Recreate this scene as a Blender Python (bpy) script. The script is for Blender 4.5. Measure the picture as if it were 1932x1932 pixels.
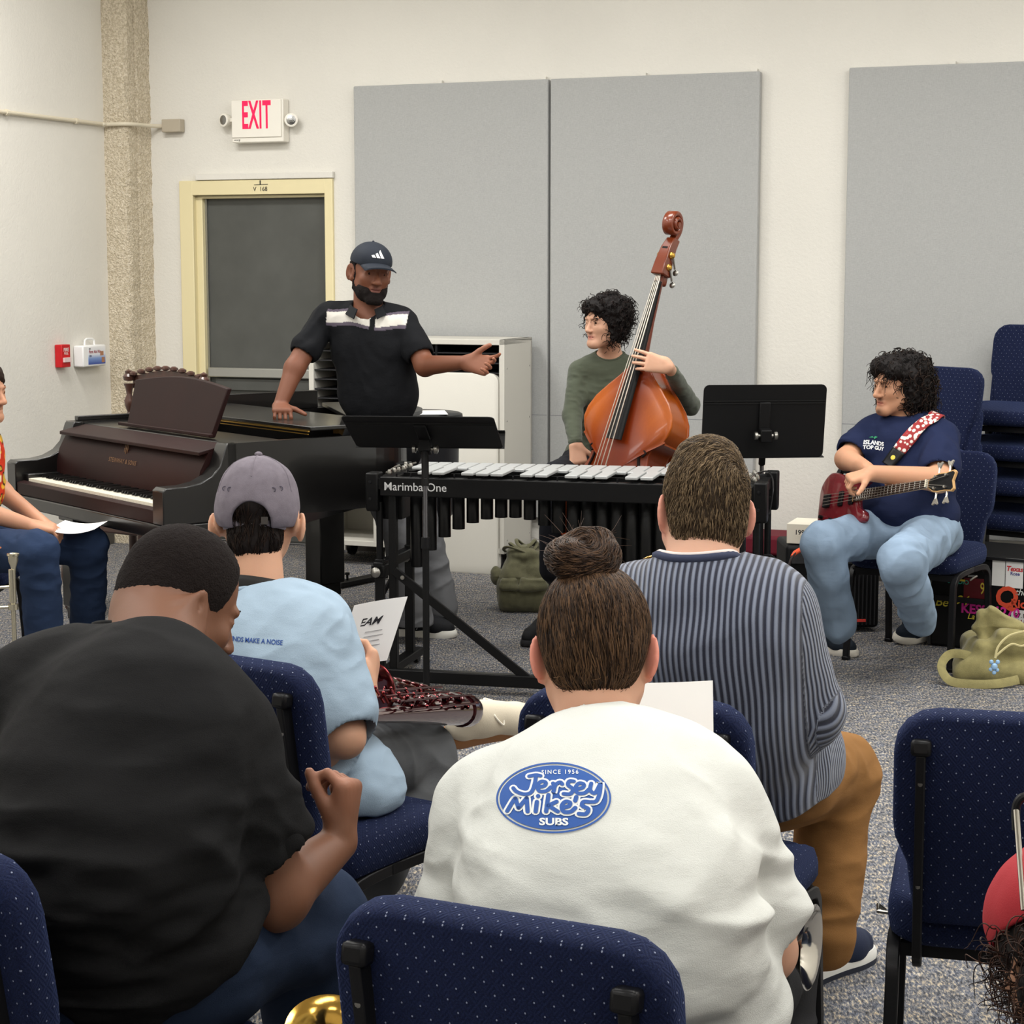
import bpy, bmesh, math, random
import numpy as np
from mathutils import Vector, Matrix
from mathutils.bvhtree import BVHTree

for o in list(bpy.data.objects):
    bpy.data.objects.remove(o)
scene = bpy.context.scene
COL = scene.collection
PI = math.pi
R = math.radians

# ------------------------------------------------------------------ camera, light, exposure
FPX, PITCH, CAMH = 3600.0, R(7.3), 1.63
cam_d = bpy.data.cameras.new('camera'); cam_d.sensor_width = 36; cam_d.sensor_fit = 'HORIZONTAL'
cam_d.lens = FPX / 1932 * 36; cam_d.clip_start = 0.05; cam_d.clip_end = 60
cam = bpy.data.objects.new('camera', cam_d); COL.objects.link(cam)
cam.location = (0, 0, CAMH); cam.rotation_euler = (PI / 2 - PITCH, 0, 0)
scene.camera = cam
scene.view_settings.view_transform = 'Standard'; scene.view_settings.look = 'None'
scene.view_settings.gamma = 1; scene.view_settings.use_curve_mapping = False
scene.view_settings.exposure = -0.14
world = bpy.data.worlds.new('world'); scene.world = world; world.use_nodes = True
world.node_tree.nodes['Background'].inputs[0].default_value = (1.0, 0.95, 0.88, 1)
world.node_tree.nodes['Background'].inputs[1].default_value = 0.15

# room frame: the room is turned against the camera; u runs along the back wall, n into the room
RA = R(21)
U = Vector((math.cos(RA), -math.sin(RA), 0)); N = Vector((-math.sin(RA), -math.cos(RA), 0))
C0 = Vector((-2.285, 11.50, 0)); CEIL = 3.75; RW, RD = 9.2, 13.2
def room(u, n, z=0.0): return C0 + U * u + N * n + Vector((0, 0, z))
def ceiling_lamp(u, n, power):
    ld = bpy.data.lights.new('ceiling_lamp', 'AREA'); ld.shape = 'RECTANGLE'; ld.size = 1.2; ld.size_y = 0.6
    ld.energy = power; ld.color = (1.0, 0.985, 0.95)
    lo = bpy.data.objects.new('ceiling_lamp', ld); COL.objects.link(lo)
    lo.location = room(u, n, CEIL - 0.05); lo.rotation_euler = (0, 0, -RA)
LAMPS = [(u, n) for n in (2.4, 4.6, 6.8, 9.0, 11.4) for u in (1.2, 3.6, 6.0, 8.2)]
for lu, ln in LAMPS:
    ceiling_lamp(lu, ln, {2.4: 56, 4.6: 52, 6.8: 36, 9.0: 26, 11.4: 24}[ln] * (1.25 if lu < 2 else 1))

# ------------------------------------------------------------------ picture geometry -> places
def ray(px, py):
    x = (px - 966) / FPX; y = -(py - 966) / FPX
    return Vector((x, math.cos(PITCH) + y * math.sin(PITCH), -math.sin(PITCH) + y * math.cos(PITCH)))
CAMP = Vector((0, 0, CAMH))
def P(px, py, Y):
    d = ray(px, py); return CAMP + d * (Y / d.y)
def Zp(px, py, z):
    d = ray(px, py); return CAMP + d * ((z - CAMH) / d.z)
def Bw(px, py, off=0.0):
    d = ray(px, py); t = ((C0 + N * off - CAMP).dot(N)) / d.dot(N); return CAMP + d * t
def Lw(px, py, off=0.0):
    d = ray(px, py); t = ((C0 + U * off - CAMP).dot(U)) / d.dot(U); return CAMP + d * t
def uz(p): return (p - C0).dot(U), p.z
def nz(p): return (p - C0).dot(N), p.z

# ------------------------------------------------------------------ materials
def lin(c):
    return tuple((v / 255 / 12.92) if v / 255 <= 0.04045 else ((v / 255 + 0.055) / 1.055) ** 2.4 for v in c)
MATS = {}
class NT:
    def __init__(s, name):
        s.m = bpy.data.materials.new(name); s.m.use_nodes = True; s.t = s.m.node_tree
        s.b = s.t.nodes['Principled BSDF']; s.c = {}
    def n(s, typ, **kw):
        nd = s.t.nodes.new(typ)
        for k, v in kw.items():
            if k.startswith('i_'):
                key = k[2:]; key = int(key) if key.isdigit() else key.replace('_', ' ')
                nd.inputs[key].default_value = v
            else: setattr(nd, k, v)
        return nd
    def l(s, a, b): s.t.links.new(a, b)
    def co(s, kind='Object'):
        if 'tc' not in s.c: s.c['tc'] = s.n('ShaderNodeTexCoord')
        return s.c['tc'].outputs[kind]
    def math(s, op, a, b=None, c=None):
        nd = s.n('ShaderNodeMath', operation=op)
        for i, v in enumerate((a, b, c)):
            if v is None: continue
            if isinstance(v, (int, float)): nd.inputs[i].default_value = v
            else: s.l(v, nd.inputs[i])
        return nd.outputs[0]
    def noise(s, scale, detail=3, vec=None, rough=0.5):
        nd = s.n('ShaderNodeTexNoise', i_Scale=scale, i_Detail=detail, i_Roughness=rough)
        s.l(vec if vec is not None else s.co(), nd.inputs['Vector']); return nd.outputs['Fac']
    def mapping(s, scale=(1, 1, 1), rot=(0, 0, 0), vec=None):
        nd = s.n('ShaderNodeMapping'); nd.inputs['Scale'].default_value = scale; nd.inputs['Rotation'].default_value = rot
        s.l(vec if vec is not None else s.co(), nd.inputs['Vector']); return nd.outputs[0]
    def ramp(s, fac, stops, interp='LINEAR'):
        nd = s.n('ShaderNodeValToRGB'); nd.color_ramp.interpolation = interp
        el = nd.color_ramp.elements
        while len(el) < len(stops): el.new(0.5)
        for e, (p, c) in zip(el, stops): e.position = p; e.color = (*c, 1)
        s.l(fac, nd.inputs[0]); return nd.outputs[0]
    def mix(s, fac, a, b, mode='MIX'):
        nd = s.n('ShaderNodeMix', data_type='RGBA', blend_type=mode)
        for i, v in ((0, fac), (6, a), (7, b)):
            if isinstance(v, (int, float)): nd.inputs[i].default_value = v
            elif isinstance(v, tuple): nd.inputs[i].default_value = (*v[:3], 1)
            else: s.l(v, nd.inputs[i])
        return nd.outputs[2]
    def bump(s, h, strength=0.3, dist=0.01):
        nd = s.n('ShaderNodeBump', i_Strength=strength, i_Distance=dist)
        s.l(h, nd.inputs['Height']); s.l(nd.outputs[0], s.b.inputs['Normal'])
    def base(s, v):
        if isinstance(v, tuple): s.b.inputs['Base Color'].default_value = (*v, 1)
        else: s.l(v, s.b.inputs['Base Color'])
    def set(s, **kw):
        for k, v in kw.items(): s.b.inputs[k.replace('_', ' ')].default_value = v
def plain(name, rgb, rough=0.6, metal=0.0, noise=None, var=0.0, coat=0.0, sheen=0.0, bump=0.2, dist=0.002, emit=0, sss=0.0):
    if name in MATS: return MATS[name]
    t = NT(name); c = lin(rgb)
    if var and noise:
        f = t.noise(noise * 0.13, 4)
        t.base(t.ramp(f, [(0.3, tuple(v * (1 - var) for v in c)), (0.7, tuple(min(1, v * (1 + var)) for v in c))]))
    else: t.base(c)
    t.set(Roughness=rough, Metallic=metal, Coat_Weight=coat, Coat_Roughness=0.08, Sheen_Weight=sheen)
    if sss: t.set(Subsurface_Weight=sss, Subsurface_Scale=0.01); t.b.inputs['Subsurface Radius'].default_value = (1, .35, .2)
    if not metal: t.b.inputs['Specular IOR Level'].default_value = .5 if coat else (.18 if max(rgb) < 70 else .3)
    if noise: t.bump(t.noise(noise, 4), bump, dist)
    if emit: t.b.inputs['Emission Color'].default_value = (*c, 1); t.set(Emission_Strength=emit)
    MATS[name] = t.m; return t.m
def vcol(name, rough=0.75, noise=300, bump=0.25, dist=0.002, sheen=0.0, sss=0.0, ribs=0, wr=0.0):
    """cloth or skin whose dye or pigment comes from the 'Col' attribute"""
    if name in MATS: return MATS[name]
    t = NT(name)
    a = t.n('ShaderNodeAttribute', attribute_name='Col'); c = a.outputs['Color']
    c = t.mix(t.math('MULTIPLY', t.noise(14, 4), 0.16), c, (0.5, 0.5, 0.5), 'MULTIPLY') if not sss else c
    t.base(c); t.set(Roughness=rough, Sheen_Weight=sheen); t.b.inputs['Specular IOR Level'].default_value = .35 if sss else .12
    if sss: t.set(Subsurface_Weight=sss, Subsurface_Scale=0.008); t.b.inputs['Subsurface Radius'].default_value = (1, .35, .2)
    h = t.noise(noise, 3)
    if wr:
        mp = t.mapping((1, 1, 2.2), (0.5, 0.7, 0.2))
        h = t.math('ADD', t.math('MULTIPLY', h, 0.12), t.math('MULTIPLY', t.noise(11, 3, mp, 0.45), wr))
        dist = 0.02
    t.bump(h, bump, dist)
    MATS[name] = t.m; return t.m

# ------------------------------------------------------------------ mesh building
OFF = {}
class MB:
    def __init__(s): s.v = []; s.f = []
    def add(s, vs, fs):
        k = len(s.v); s.v += [Vector(v) for v in vs]; s.f += [tuple(i + k for i in f) for f in fs]; return s
    def box(s, c, size, M=None, taper=None):
        c = Vector(c); x, y, z = [a / 2 for a in size]; t = taper or (1, 1)
        vs = []
        for sz in (-1, 1):
            tx, ty = (t if sz > 0 else (1, 1))
            vs += [Vector((-x * tx, -y * ty, sz * z)), Vector((x * tx, -y * ty, sz * z)), Vector((x * tx, y * ty, sz * z)), Vector((-x * tx, y * ty, sz * z))]
        if M is not None: vs = [M @ v for v in vs]
        return s.add([c + v for v in vs], [(3, 2, 1, 0), (4, 5, 6, 7), (0, 1, 5, 4), (1, 2, 6, 5), (2, 3, 7, 6), (3, 0, 4, 7)])
    def ring(s, rings, closed_ends=True, cyc=False):
        n = len(rings[0]); vs = [v for r in rings for v in r]; fs = []
        m = len(rings)
        for i in range(m if cyc else m - 1):
            a, b = i * n, ((i + 1) % m) * n
            for j in range(n): k = (j + 1) % n; fs.append((a + j, a + k, b + k, b + j))
        if closed_ends and not cyc: fs.append(tuple(range(n))[::-1]); fs.append(tuple(range((m - 1) * n, m * n)))
        return s.add(vs, fs)
    def tube(s, pts, r, seg=10, cyc=False, flat=1.0, up=None, caps=True):
        pts = [Vector(p) for p in pts]; n = len(pts)
        rs = r if isinstance(r, (list, tuple)) else [r] * n
        rings = []; prev = None
        for i, p in enumerate(pts):
            a = pts[(i - 1) % n] if (cyc or i > 0) else p; b = pts[(i + 1) % n] if (cyc or i < n - 1) else p
            d = (b - a).normalized() if (b - a).length > 1e-9 else Vector((0, 0, 1))
            if up is not None: x = d.cross(Vector(up)).normalized()
            elif prev is None:
                q = Vector((0, 0, 1)) if abs(d.z) < .9 else Vector((1, 0, 0)); x = d.cross(q).normalized()
            else: x = (prev - d * prev.dot(d)).normalized()
            prev = x; y = d.cross(x)
            rings.append([p + x * (rs[i] * math.cos(t)) + y * (rs[i] * flat * math.sin(t)) for t in [2 * PI * j / seg + PI / seg for j in range(seg)]])
        return s.ring(rings, caps, cyc)
    def bar(s, a, b, w, h=None, up=(0, 0, 1)):
        a, b = Vector(a), Vector(b); d = (b - a).normalized(); h = h or w
        x = d.cross(Vector(up)); x = x.normalized() if x.length > 1e-6 else Vector((1, 0, 0)); y = x.cross(d)
        return s.ring([[p + x * (sx * w / 2) + y * (sy * h / 2) for sx, sy in ((-1, -1), (1, -1), (1, 1), (-1, 1))] for p in (a, b)])
    def lathe(s, prof, o=(0, 0, 0), axis=(0, 0, 1), seg=24, sc=1.0):
        o = Vector(o); ax = Vector(axis).normalized(); q = Vector((1, 0, 0)) if abs(ax.x) < .9 else Vector((0, 1, 0))
        x = ax.cross(q).normalized(); y = ax.cross(x)
        return s.ring([[o + ax * (h * sc) + (x * math.cos(2 * PI * j / seg) + y * math.sin(2 * PI * j / seg)) * max(r * sc, 1e-5) for j in range(seg)] for r, h in prof])
    def prism(s, outl, o, x, y, depth):
        """outline in the plane (x,y) at o, thickened along x cross y"""
        o, x, y = Vector(o), Vector(x), Vector(y); z = x.cross(y).normalized()
        return s.ring([[o + x * a + y * b + z * h for a, b in outl] for h in (0, depth)])
    def ball(s, c, r, seg=14, M=None):
        c = Vector(c); r = Vector((r, r, r)) if isinstance(r, (int, float)) else Vector(r)
        rings = []
        for i in range(1, seg // 2 + 1):
            a = PI * (i - .5) / (seg // 2)
            rr = []
            for j in range(seg):
                b = 2 * PI * j / seg; v = Vector((r.x * math.sin(a) * math.cos(b), r.y * math.sin(a) * math.sin(b), -r.z * math.cos(a)))
                rr.append(c + (M @ v if M is not None else v))
            rings.append(rr)
        return s.ring(rings)
def link(o, parent):
    COL.objects.link(o)
    if parent is not None: o.parent = parent; OFF[o.name] = OFF.get(parent.name, Vector())
def obj(name, mb, mat, parent=None, bevel=0, smooth=35, label=None, world=True, seg=2, subsurf=0):
    me = bpy.data.meshes.new(name)
    off = OFF.get(parent.name, Vector()) if (parent is not None and world) else Vector()
    me.from_pydata([v - off for v in mb.v], [], mb.f)
    bm = bmesh.new(); bm.from_mesh(me); bmesh.ops.recalc_face_normals(bm, faces=bm.faces); bm.to_mesh(me); bm.free()
    for m in (mat if isinstance(mat, (list, tuple)) else [mat]): me.materials.append(m)
    me.polygons.foreach_set('use_smooth', [True] * len(me.polygons))
    me.set_sharp_from_angle(angle=R(smooth))
    o = bpy.data.objects.new(name, me); link(o, parent)
    if bevel:
        b = o.modifiers.new('bevel', 'BEVEL'); b.width = bevel; b.segments = seg; b.limit_method = 'ANGLE'; b.angle_limit = R(40); b.harden_normals = False
    if subsurf:
        b = o.modifiers.new('sub', 'SUBSURF'); b.levels = b.render_levels = subsurf
    if label: o['label'] = label
    return o
def thing(name, label, cat, loc=(0, 0, 0), rz=0, group=None):
    o = bpy.data.objects.new(name, None); COL.objects.link(o); o.location = loc; o.rotation_euler = (0, 0, rz)
    o.empty_display_size = 0.1
    o['label'] = label; o['category'] = cat
    if group: o['group'] = group
    OFF[o.name] = Vector(loc); return o
def tag(o, label, cat, group=None, kind=None):
    o['label'] = label; o['category'] = cat
    if group: o['group'] = group
    if kind: o['kind'] = kind
    return o
def struct(name, mb, m, parent=None, **k):
    o = obj(name, mb, m, parent, **k)
    if parent is None: o['kind'] = 'structure'
    return o
def dup(root, loc, rz=0, label=None, group=None, skip=()):
    r = root.copy(); COL.objects.link(r); r.location = loc; r.rotation_euler = (0, 0, rz); OFF[r.name] = Vector(loc)
    if label: r['label'] = label
    if group: r['group'] = group
    for ch in list(root.children):
        if ch.name.split('.')[0] in skip: continue
        c = ch.copy(); COL.objects.link(c); c.parent = r
        for g in ch.children:
            d = g.copy(); COL.objects.link(d); d.parent = c
    return r
def txt(s, size=1.0, bold=0.0, shear=0.0, fid='txt', align='CENTER', spacing=1.0, sx=1.0):
    """lettering as flat 2-D triangles: (points, faces)"""
    cu = bpy.data.curves.new(fid, 'FONT'); cu.body = s; cu.size = size; cu.offset = bold * size; cu.shear = shear
    cu.align_x = align; cu.align_y = 'CENTER'; cu.space_character = spacing; cu.resolution_u = 3
    o = bpy.data.objects.new(fid, cu); COL.objects.link(o)
    dg = bpy.context.evaluated_depsgraph_get(); me = bpy.data.meshes.new_from_object(o.evaluated_get(dg))
    pts = [(v.co.x * sx, v.co.y) for v in me.vertices]; fs = [tuple(p.vertices) for p in me.polygons]
    bpy.data.objects.remove(o); bpy.data.curves.remove(cu); bpy.data.meshes.remove(me)
    return pts, fs
def place2d(t2, o, x, y):
    o, x, y = Vector(o), Vector(x), Vector(y); mb = MB(); mb.add([o + x * a + y * b for a, b in t2[0]], t2[1]); return mb
def rrect(w, h, r, n=5, ox=0, oy=0):
    out = []
    for cx, cy, a0 in ((w / 2 - r, h / 2 - r, 0), (-w / 2 + r, h / 2 - r, 90), (-w / 2 + r, -h / 2 + r, 180), (w / 2 - r, -h / 2 + r, 270)):
        for i in range(n + 1): a = R(a0 + 90 * i / n); out.append((ox + cx + r * math.cos(a), oy + cy + r * math.sin(a)))
    return out
def bez(pts, n=8, cyc=False):
    """Catmull-Rom through the points"""
    pts = [Vector(p) for p in pts]; m = len(pts); out = []
    for i in range(m if cyc else m - 1):
        if cyc: a, b, c, d = [pts[(i + k) % m] for k in (-1, 0, 1, 2)]
        else: a, b, c, d = pts[max(i - 1, 0)], pts[i], pts[i + 1], pts[min(i + 2, m - 1)]
        for j in range(n):
            t = j / n
            out.append(0.5 * ((2 * b) + (c - a) * t + (2 * a - 5 * b + 4 * c - d) * t * t + (3 * b - 3 * c + d - a) * t ** 3))
    if not cyc: out.append(pts[-1])
    return out

# ------------------------------------------------------------------ smooth solid modelling (distance fields meshed by surface nets)
def npn(p, seed=0):
    """cheap value noise, p (N,3) -> (N,) in -1..1"""
    i = np.floor(p).astype(np.int64); f = p - i; f = f * f * (3 - 2 * f); out = 0
    for dx in (0, 1):
        for dy in (0, 1):
            for dz in (0, 1):
                h = (i[:, 0] + dx) * 374761393 + (i[:, 1] + dy) * 668265263 + (i[:, 2] + dz) * 2147483647 + seed * 974711
                h = (h ^ (h >> 13)) * 1274126177; h = (h ^ (h >> 16)) & 65535
                w = (f[:, 0] if dx else 1 - f[:, 0]) * (f[:, 1] if dy else 1 - f[:, 1]) * (f[:, 2] if dz else 1 - f[:, 2])
                out = out + w * (h / 32767.5 - 1)
    return out
V3 = lambda v: np.array(tuple(v), dtype=np.float64)
def cone(a, b, ra, rb, k=0.02, mode='u'): return ('c', V3(a), V3(b), ra, rb, k, mode)
def ell(c, r, M=None, k=0.02, mode='u'):
    M = np.eye(3) if M is None else np.array([[*row] for row in M])[:3, :3]     # columns: local axes
    return ('e', V3(c), np.array(r, dtype=np.float64), M, k, mode)
def plane(p, n, k=0.0, mode='i'): return ('p', V3(p), V3(Vector(n).normalized()), k, mode)   # keeps the side behind n
def sbox(c, r, M=None, rd=0.01, k=0.01, mode='u'):
    M = np.eye(3) if M is None else np.array([[*row] for row in M])[:3, :3]
    return ('b', V3(c), np.array(r, dtype=np.float64), M, rd, k, mode)
def d1(op, p):
    if op[0] == 'c':
        _, a, b, ra, rb = op[:5]; ba = b - a; L = max(ba @ ba, 1e-12); pa = p - a
        h = np.clip(pa @ ba / L, 0, 1); q = pa - h[:, None] * ba
        return np.sqrt((q * q).sum(1)) - (ra + (rb - ra) * h)
    if op[0] == 'e':
        q = (p - op[1]) @ op[3]; r = op[2]; k0 = np.sqrt(((q / r) ** 2).sum(1)); k1 = np.sqrt(((q / r ** 2) ** 2).sum(1)) + 1e-9
        return np.where(k0 < 1e-6, -r.min(), k0 * (k0 - 1) / k1)
    if op[0] == 'p': return (p - op[1]) @ op[2]
    if op[0] == 'b':
        q = np.abs((p - op[1]) @ op[3]) - (op[2] - op[4])
        return np.sqrt((np.maximum(q, 0) ** 2).sum(1)) + np.minimum(q.max(1), 0) - op[4]
def smin(a, b, k):
    if k <= 0: return np.minimum(a, b)
    h = np.maximum(k - np.abs(a - b), 0) / k
    return np.minimum(a, b) - h * h * k * 0.25
def sdf(ops, p):
    d = np.full(len(p), 10.0)
    for op in ops:
        x = d1(op, p); k, m = op[-2], op[-1]
        if m == 'u': d = smin(d, x, k)
        elif m == 's': d = -smin(-d, x, k)
        else: d = -smin(-d, -x, k)
    return d
def bounds(ops):
    lo = np.full(3, 1e9); hi = -lo
    for op in ops:
        if op[-1] != 'u': continue
        if op[0] == 'c':
            r = max(op[3], op[4]); lo = np.minimum(lo, np.minimum(op[1], op[2]) - r); hi = np.maximum(hi, np.maximum(op[1], op[2]) + r)
        elif op[0] in 'eb':
            r = np.abs(op[3]) @ op[2] + (0); lo = np.minimum(lo, op[1] - r); hi = np.maximum(hi, op[1] + r)
    return lo - 0.03, hi + 0.03
def mesh_sdf(ops, vox=0.004):
    lo, hi = bounds(ops); B = 16
    nb = np.ceil((hi - lo) / vox / B).astype(int); n = nb * B
    D = np.empty(tuple(n), dtype=np.float32)
    ci = np.stack(np.meshgrid(*[np.arange(k) for k in nb], indexing='ij'), -1).reshape(-1, 3)
    cc = lo + (ci * B + (B - 1) / 2) * vox; rad = B * vox * 0.866
    per = [d1(op, cc) for op in ops]; tot = sdf(ops, cc)
    g = np.stack(np.meshgrid(*[np.arange(B)] * 3, indexing='ij'), -1).reshape(-1, 3) * vox
    mg = 0.06
    for j in range(len(cc)):
        x, y, z = ci[j] * B
        if abs(tot[j]) > rad + mg: D[x:x + B, y:y + B, z:z + B] = np.sign(tot[j]) * 0.1; continue
        sub = []
        for i, op in enumerate(ops):
            v = per[i][j]
            if op[-1] == 'u' and v > rad * 1.5 + mg: continue
            if op[-1] == 's' and v > rad * 1.5 + mg: continue
            if op[-1] == 'i' and v < -rad * 1.5 - mg: continue
            sub.append(op)
        D[x:x + B, y:y + B, z:z + B] = sdf(sub, lo + ci[j] * B * vox + g).reshape(B, B, B) if sub else 0.1
    I = D < 0
    cnt = np.zeros(tuple(n - 1), dtype=np.uint8)
    sl = [slice(0, -1), slice(1, None)]
    for a in (0, 1):
        for b in (0, 1):
            for c in (0, 1): cnt += I[sl[a], sl[b], sl[c]]
    cells = np.argwhere((cnt > 0) & (cnt < 8))
    if not len(cells): return np.zeros((0, 3)), np.zeros((0, 4), int)
    idx = np.full(tuple(n - 1), -1, dtype=np.int32); idx[tuple(cells.T)] = np.arange(len(cells))
    acc = np.zeros((len(cells), 3)); num = np.zeros(len(cells))
    corner = {}
    for a in (0, 1):
        for b in (0, 1):
            for c in (0, 1): corner[a, b, c] = D[cells[:, 0] + a, cells[:, 1] + b, cells[:, 2] + c].astype(np.float64)
    for p0 in corner:
        for ax in range(3):
            if p0[ax]: continue
            p1 = list(p0); p1[ax] = 1; v0, v1 = corner[p0], corner[tuple(p1)]
            m = (v0 < 0) != (v1 < 0); t = np.where(m, v0 / np.where(m, v0 - v1, 1), 0)
            q = np.tile(np.array(p0, float), (len(cells), 1)); q[:, ax] = t
            acc += q * m[:, None]; num += m
    verts = lo + (cells + acc / num[:, None]) * vox
    quads = []
    for ax in range(3):
        s0 = [slice(None)] * 3; s1 = [slice(None)] * 3; s0[ax] = slice(0, -1); s1[ax] = slice(1, None)
        a, b = I[tuple(s0)], I[tuple(s1)]; e = np.argwhere(a != b)
        o1, o2 = [(1, 2), (2, 0), (0, 1)][ax]
        ok = (e[:, o1] > 0) & (e[:, o2] > 0) & (e[:, o1] < n[o1] - 1) & (e[:, o2] < n[o2] - 1); e = e[ok]
        flip = a[tuple(e.T)]
        qs = []
        for d_1, d_2 in ((0, 0), (1, 0), (1, 1), (0, 1)):
            q = e.copy(); q[:, o1] -= d_1; q[:, o2] -= d_2; qs.append(idx[tuple(q.T)])
        qs = np.stack(qs, 1); qs[~flip] = qs[~flip][:, ::-1]; quads.append(qs)
    return verts, np.concatenate(quads)
def grad(ops, p, e=0.002):
    g = np.stack([sdf(ops, p + np.eye(3)[i] * e) - sdf(ops, p - np.eye(3)[i] * e) for i in range(3)], 1)
    return g / (np.linalg.norm(g, axis=1)[:, None] + 1e-9)
def vnormals(v, q):
    fn = np.cross(v[q[:, 2]] - v[q[:, 0]], v[q[:, 3]] - v[q[:, 1]]); vn = np.zeros_like(v)
    for i in range(4): np.add.at(vn, q[:, i], fn)
    return vn / (np.linalg.norm(vn, axis=1)[:, None] + 1e-12)
def solid(name, ops, mat, parent=None, vox=0.004, col=None, disp=None, uvf=None, label=None, keep=False):
    """one smooth mesh from distance-field parts; col(P)->(N,3) pigment, disp(P)->(N,) relief"""
    v, q = mesh_sdf(ops, vox)
    if disp is not None:
        v = v + vnormals(v, q) * disp(v)[:, None]
    off = OFF.get(parent.name, Vector()) if parent is not None else Vector()
    me = bpy.data.meshes.new(name)
    me.vertices.add(len(v)); me.vertices.foreach_set('co', (v - np.array(off)).astype(np.float32).ravel())
    me.loops.add(len(q) * 4); me.loops.foreach_set('vertex_index', q.astype(np.int32).ravel())
    me.polygons.add(len(q)); me.polygons.foreach_set('loop_start', np.arange(len(q), dtype=np.int32) * 4)
    me.update(calc_edges=True); me.validate()
    me.polygons.foreach_set('use_smooth', np.ones(len(me.polygons), dtype=bool))
    if col is not None:
        c = col(v) if callable(col) else np.tile(np.array(lin(col)), (len(v), 1))
        at = me.attributes.new('Col', 'FLOAT_COLOR', 'POINT'); at.data.foreach_set('color', np.concatenate([c, np.ones((len(v), 1))], 1).astype(np.float32).ravel())
    if uvf is not None:
        at = me.attributes.new('Rib', 'FLOAT', 'POINT'); at.data.foreach_set('value', uvf(v).astype(np.float32))
    me.materials.append(mat)
    o = bpy.data.objects.new(name, me); link(o, parent)
    if label: o['label'] = label
    if keep: return o, v, q
    return o
def frame(f, u):
    """head or torso axes as matrix columns: right, forward, up"""
    f = Vector(f).normalized(); u = Vector(u); u = (u - f * u.dot(f)).normalized(); r = f.cross(u)
    return Matrix((r, f, u)).transposed()
# ================================================================== ROOM
def m_wall(name, rgb):
    t = NT(name); c = lin(rgb)
    t.base(t.ramp(t.noise(1.3, 5), [(0.3, tuple(v * 0.96 for v in c)), (0.7, tuple(min(1, v * 1.03) for v in c))]))
    t.set(Roughness=0.75); t.bump(t.math('ADD', t.noise(60, 3), t.math('MULTIPLY', t.noise(180, 2), 0.4)), 0.45, 0.004); return t.m
M_WALL = m_wall('plaster_cream', (221, 218, 210))
M_WALL2 = m_wall('plaster_grey_cream', (224, 221, 213))
def m_carpet():
    t = NT('carpet_loop'); v = t.mapping((1, 1, 1), (0, 0, R(-28)))
    v2 = t.mapping((150, 46, 1), (0, 0, R(-28)))
    a = t.noise(1.0, 2, v2, 0.7); big = t.noise(6, 3, v); patch = t.noise(18, 2, t.mapping((1.0, 2.6, 1), (0, 0, R(-28))))
    f = t.math('ADD', a, t.math('MULTIPLY', t.math('SUBTRACT', patch, 0.5), 0.28))
    c = t.ramp(f, [(0.26, lin((30, 31, 34))), (0.40, lin((68, 71, 80))), (0.50, lin((102, 107, 118))), (0.57, lin((136, 132, 128))), (0.64, lin((178, 168, 150))), (0.8, lin((212, 204, 190)))])
    hue = t.ramp(t.noise(26, 2, v), [(0.35, lin((226, 230, 240))), (0.5, lin((244, 240, 234))), (0.68, lin((246, 236, 220)))])
    t.base(t.mix(0.85, c, hue, 'MULTIPLY')); t.set(Roughness=0.95)
    t.bump(a, 0.9, 0.006); return t.m
M_CARPET = m_carpet()
def m_fabric_panel():
    t = NT('acoustic_fabric'); c = lin((168, 169, 168))
    f = t.noise(1, 3, t.mapping((60, 60, 700))); g = t.noise(1, 3, t.mapping((700, 700, 60)))
    t.base(t.ramp(t.math('ADD', t.math('MULTIPLY', f, .5), t.math('MULTIPLY', g, .5)), [(0.35, tuple(v * .88 for v in c)), (0.65, tuple(v * 1.1 for v in c))]))
    t.set(Roughness=0.9, Sheen_Weight=0.15); t.bump(t.math('ADD', f, g), 0.3, 0.002); return t.m
M_PANEL = m_fabric_panel()
M_CONC = None
def m_conc():
    t = NT('exposed_aggregate'); c = lin((196, 178, 146))
    vo = t.n('ShaderNodeTexVoronoi', i_Scale=110); t.l(t.co(), vo.inputs['Vector'])
    n1 = t.noise(70, 5, None, 0.7)
    t.base(t.mix(t.ramp(n1, [(0.42, (0, 0, 0)), (0.6, (1, 1, 1))]), lin((198, 184, 158)), lin((232, 220, 198))))
    t.set(Roughness=0.9); t.bump(t.math('ADD', n1, t.math('MULTIPLY', vo.outputs['Distance'], 0.6)), 0.9, 0.012); return t.m
M_CONC = m_conc()
def slab(mb, u0, u1, n0, n1, z0, z1):
    c = room((u0 + u1) / 2, (n0 + n1) / 2, (z0 + z1) / 2)
    return mb.box(c, (u1 - u0, n1 - n0, z1 - z0), Matrix.Rotation(-RA, 3, 'Z'))
# door opening on the back wall
du0 = uz(Bw(372, 700))[0]; du1 = uz(Bw(620, 700))[0]; dz = uz(Bw(500, 367))[1]
struct('floor', slab(MB(), -0.1, RW + .1, -0.1, RD + .1, -0.1, 0), M_CARPET)
struct('ceiling', slab(MB(), -0.1, RW + .1, -0.1, RD + .1, CEIL, CEIL + .1), plain('ceiling_tile', (222, 218, 208), 0.9, noise=90))
w = MB(); slab(w, -0.1, du0, -0.12, 0, 0, CEIL); slab(w, du1, RW, -0.12, 0, 0, CEIL); slab(w, du0, du1, -0.12, 0, dz, CEIL)
struct('wall_back', w, M_WALL)
struct('wall_left', slab(MB(), -0.12, 0, 0, RD, 0, CEIL), M_WALL2)
struct('wall_right', slab(MB(), RW, RW + .12, 0, RD, 0, CEIL), M_WALL)
struct('wall_front', slab(MB(), 0, RW, RD, RD + .12, 0, CEIL), M_WALL)
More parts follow.
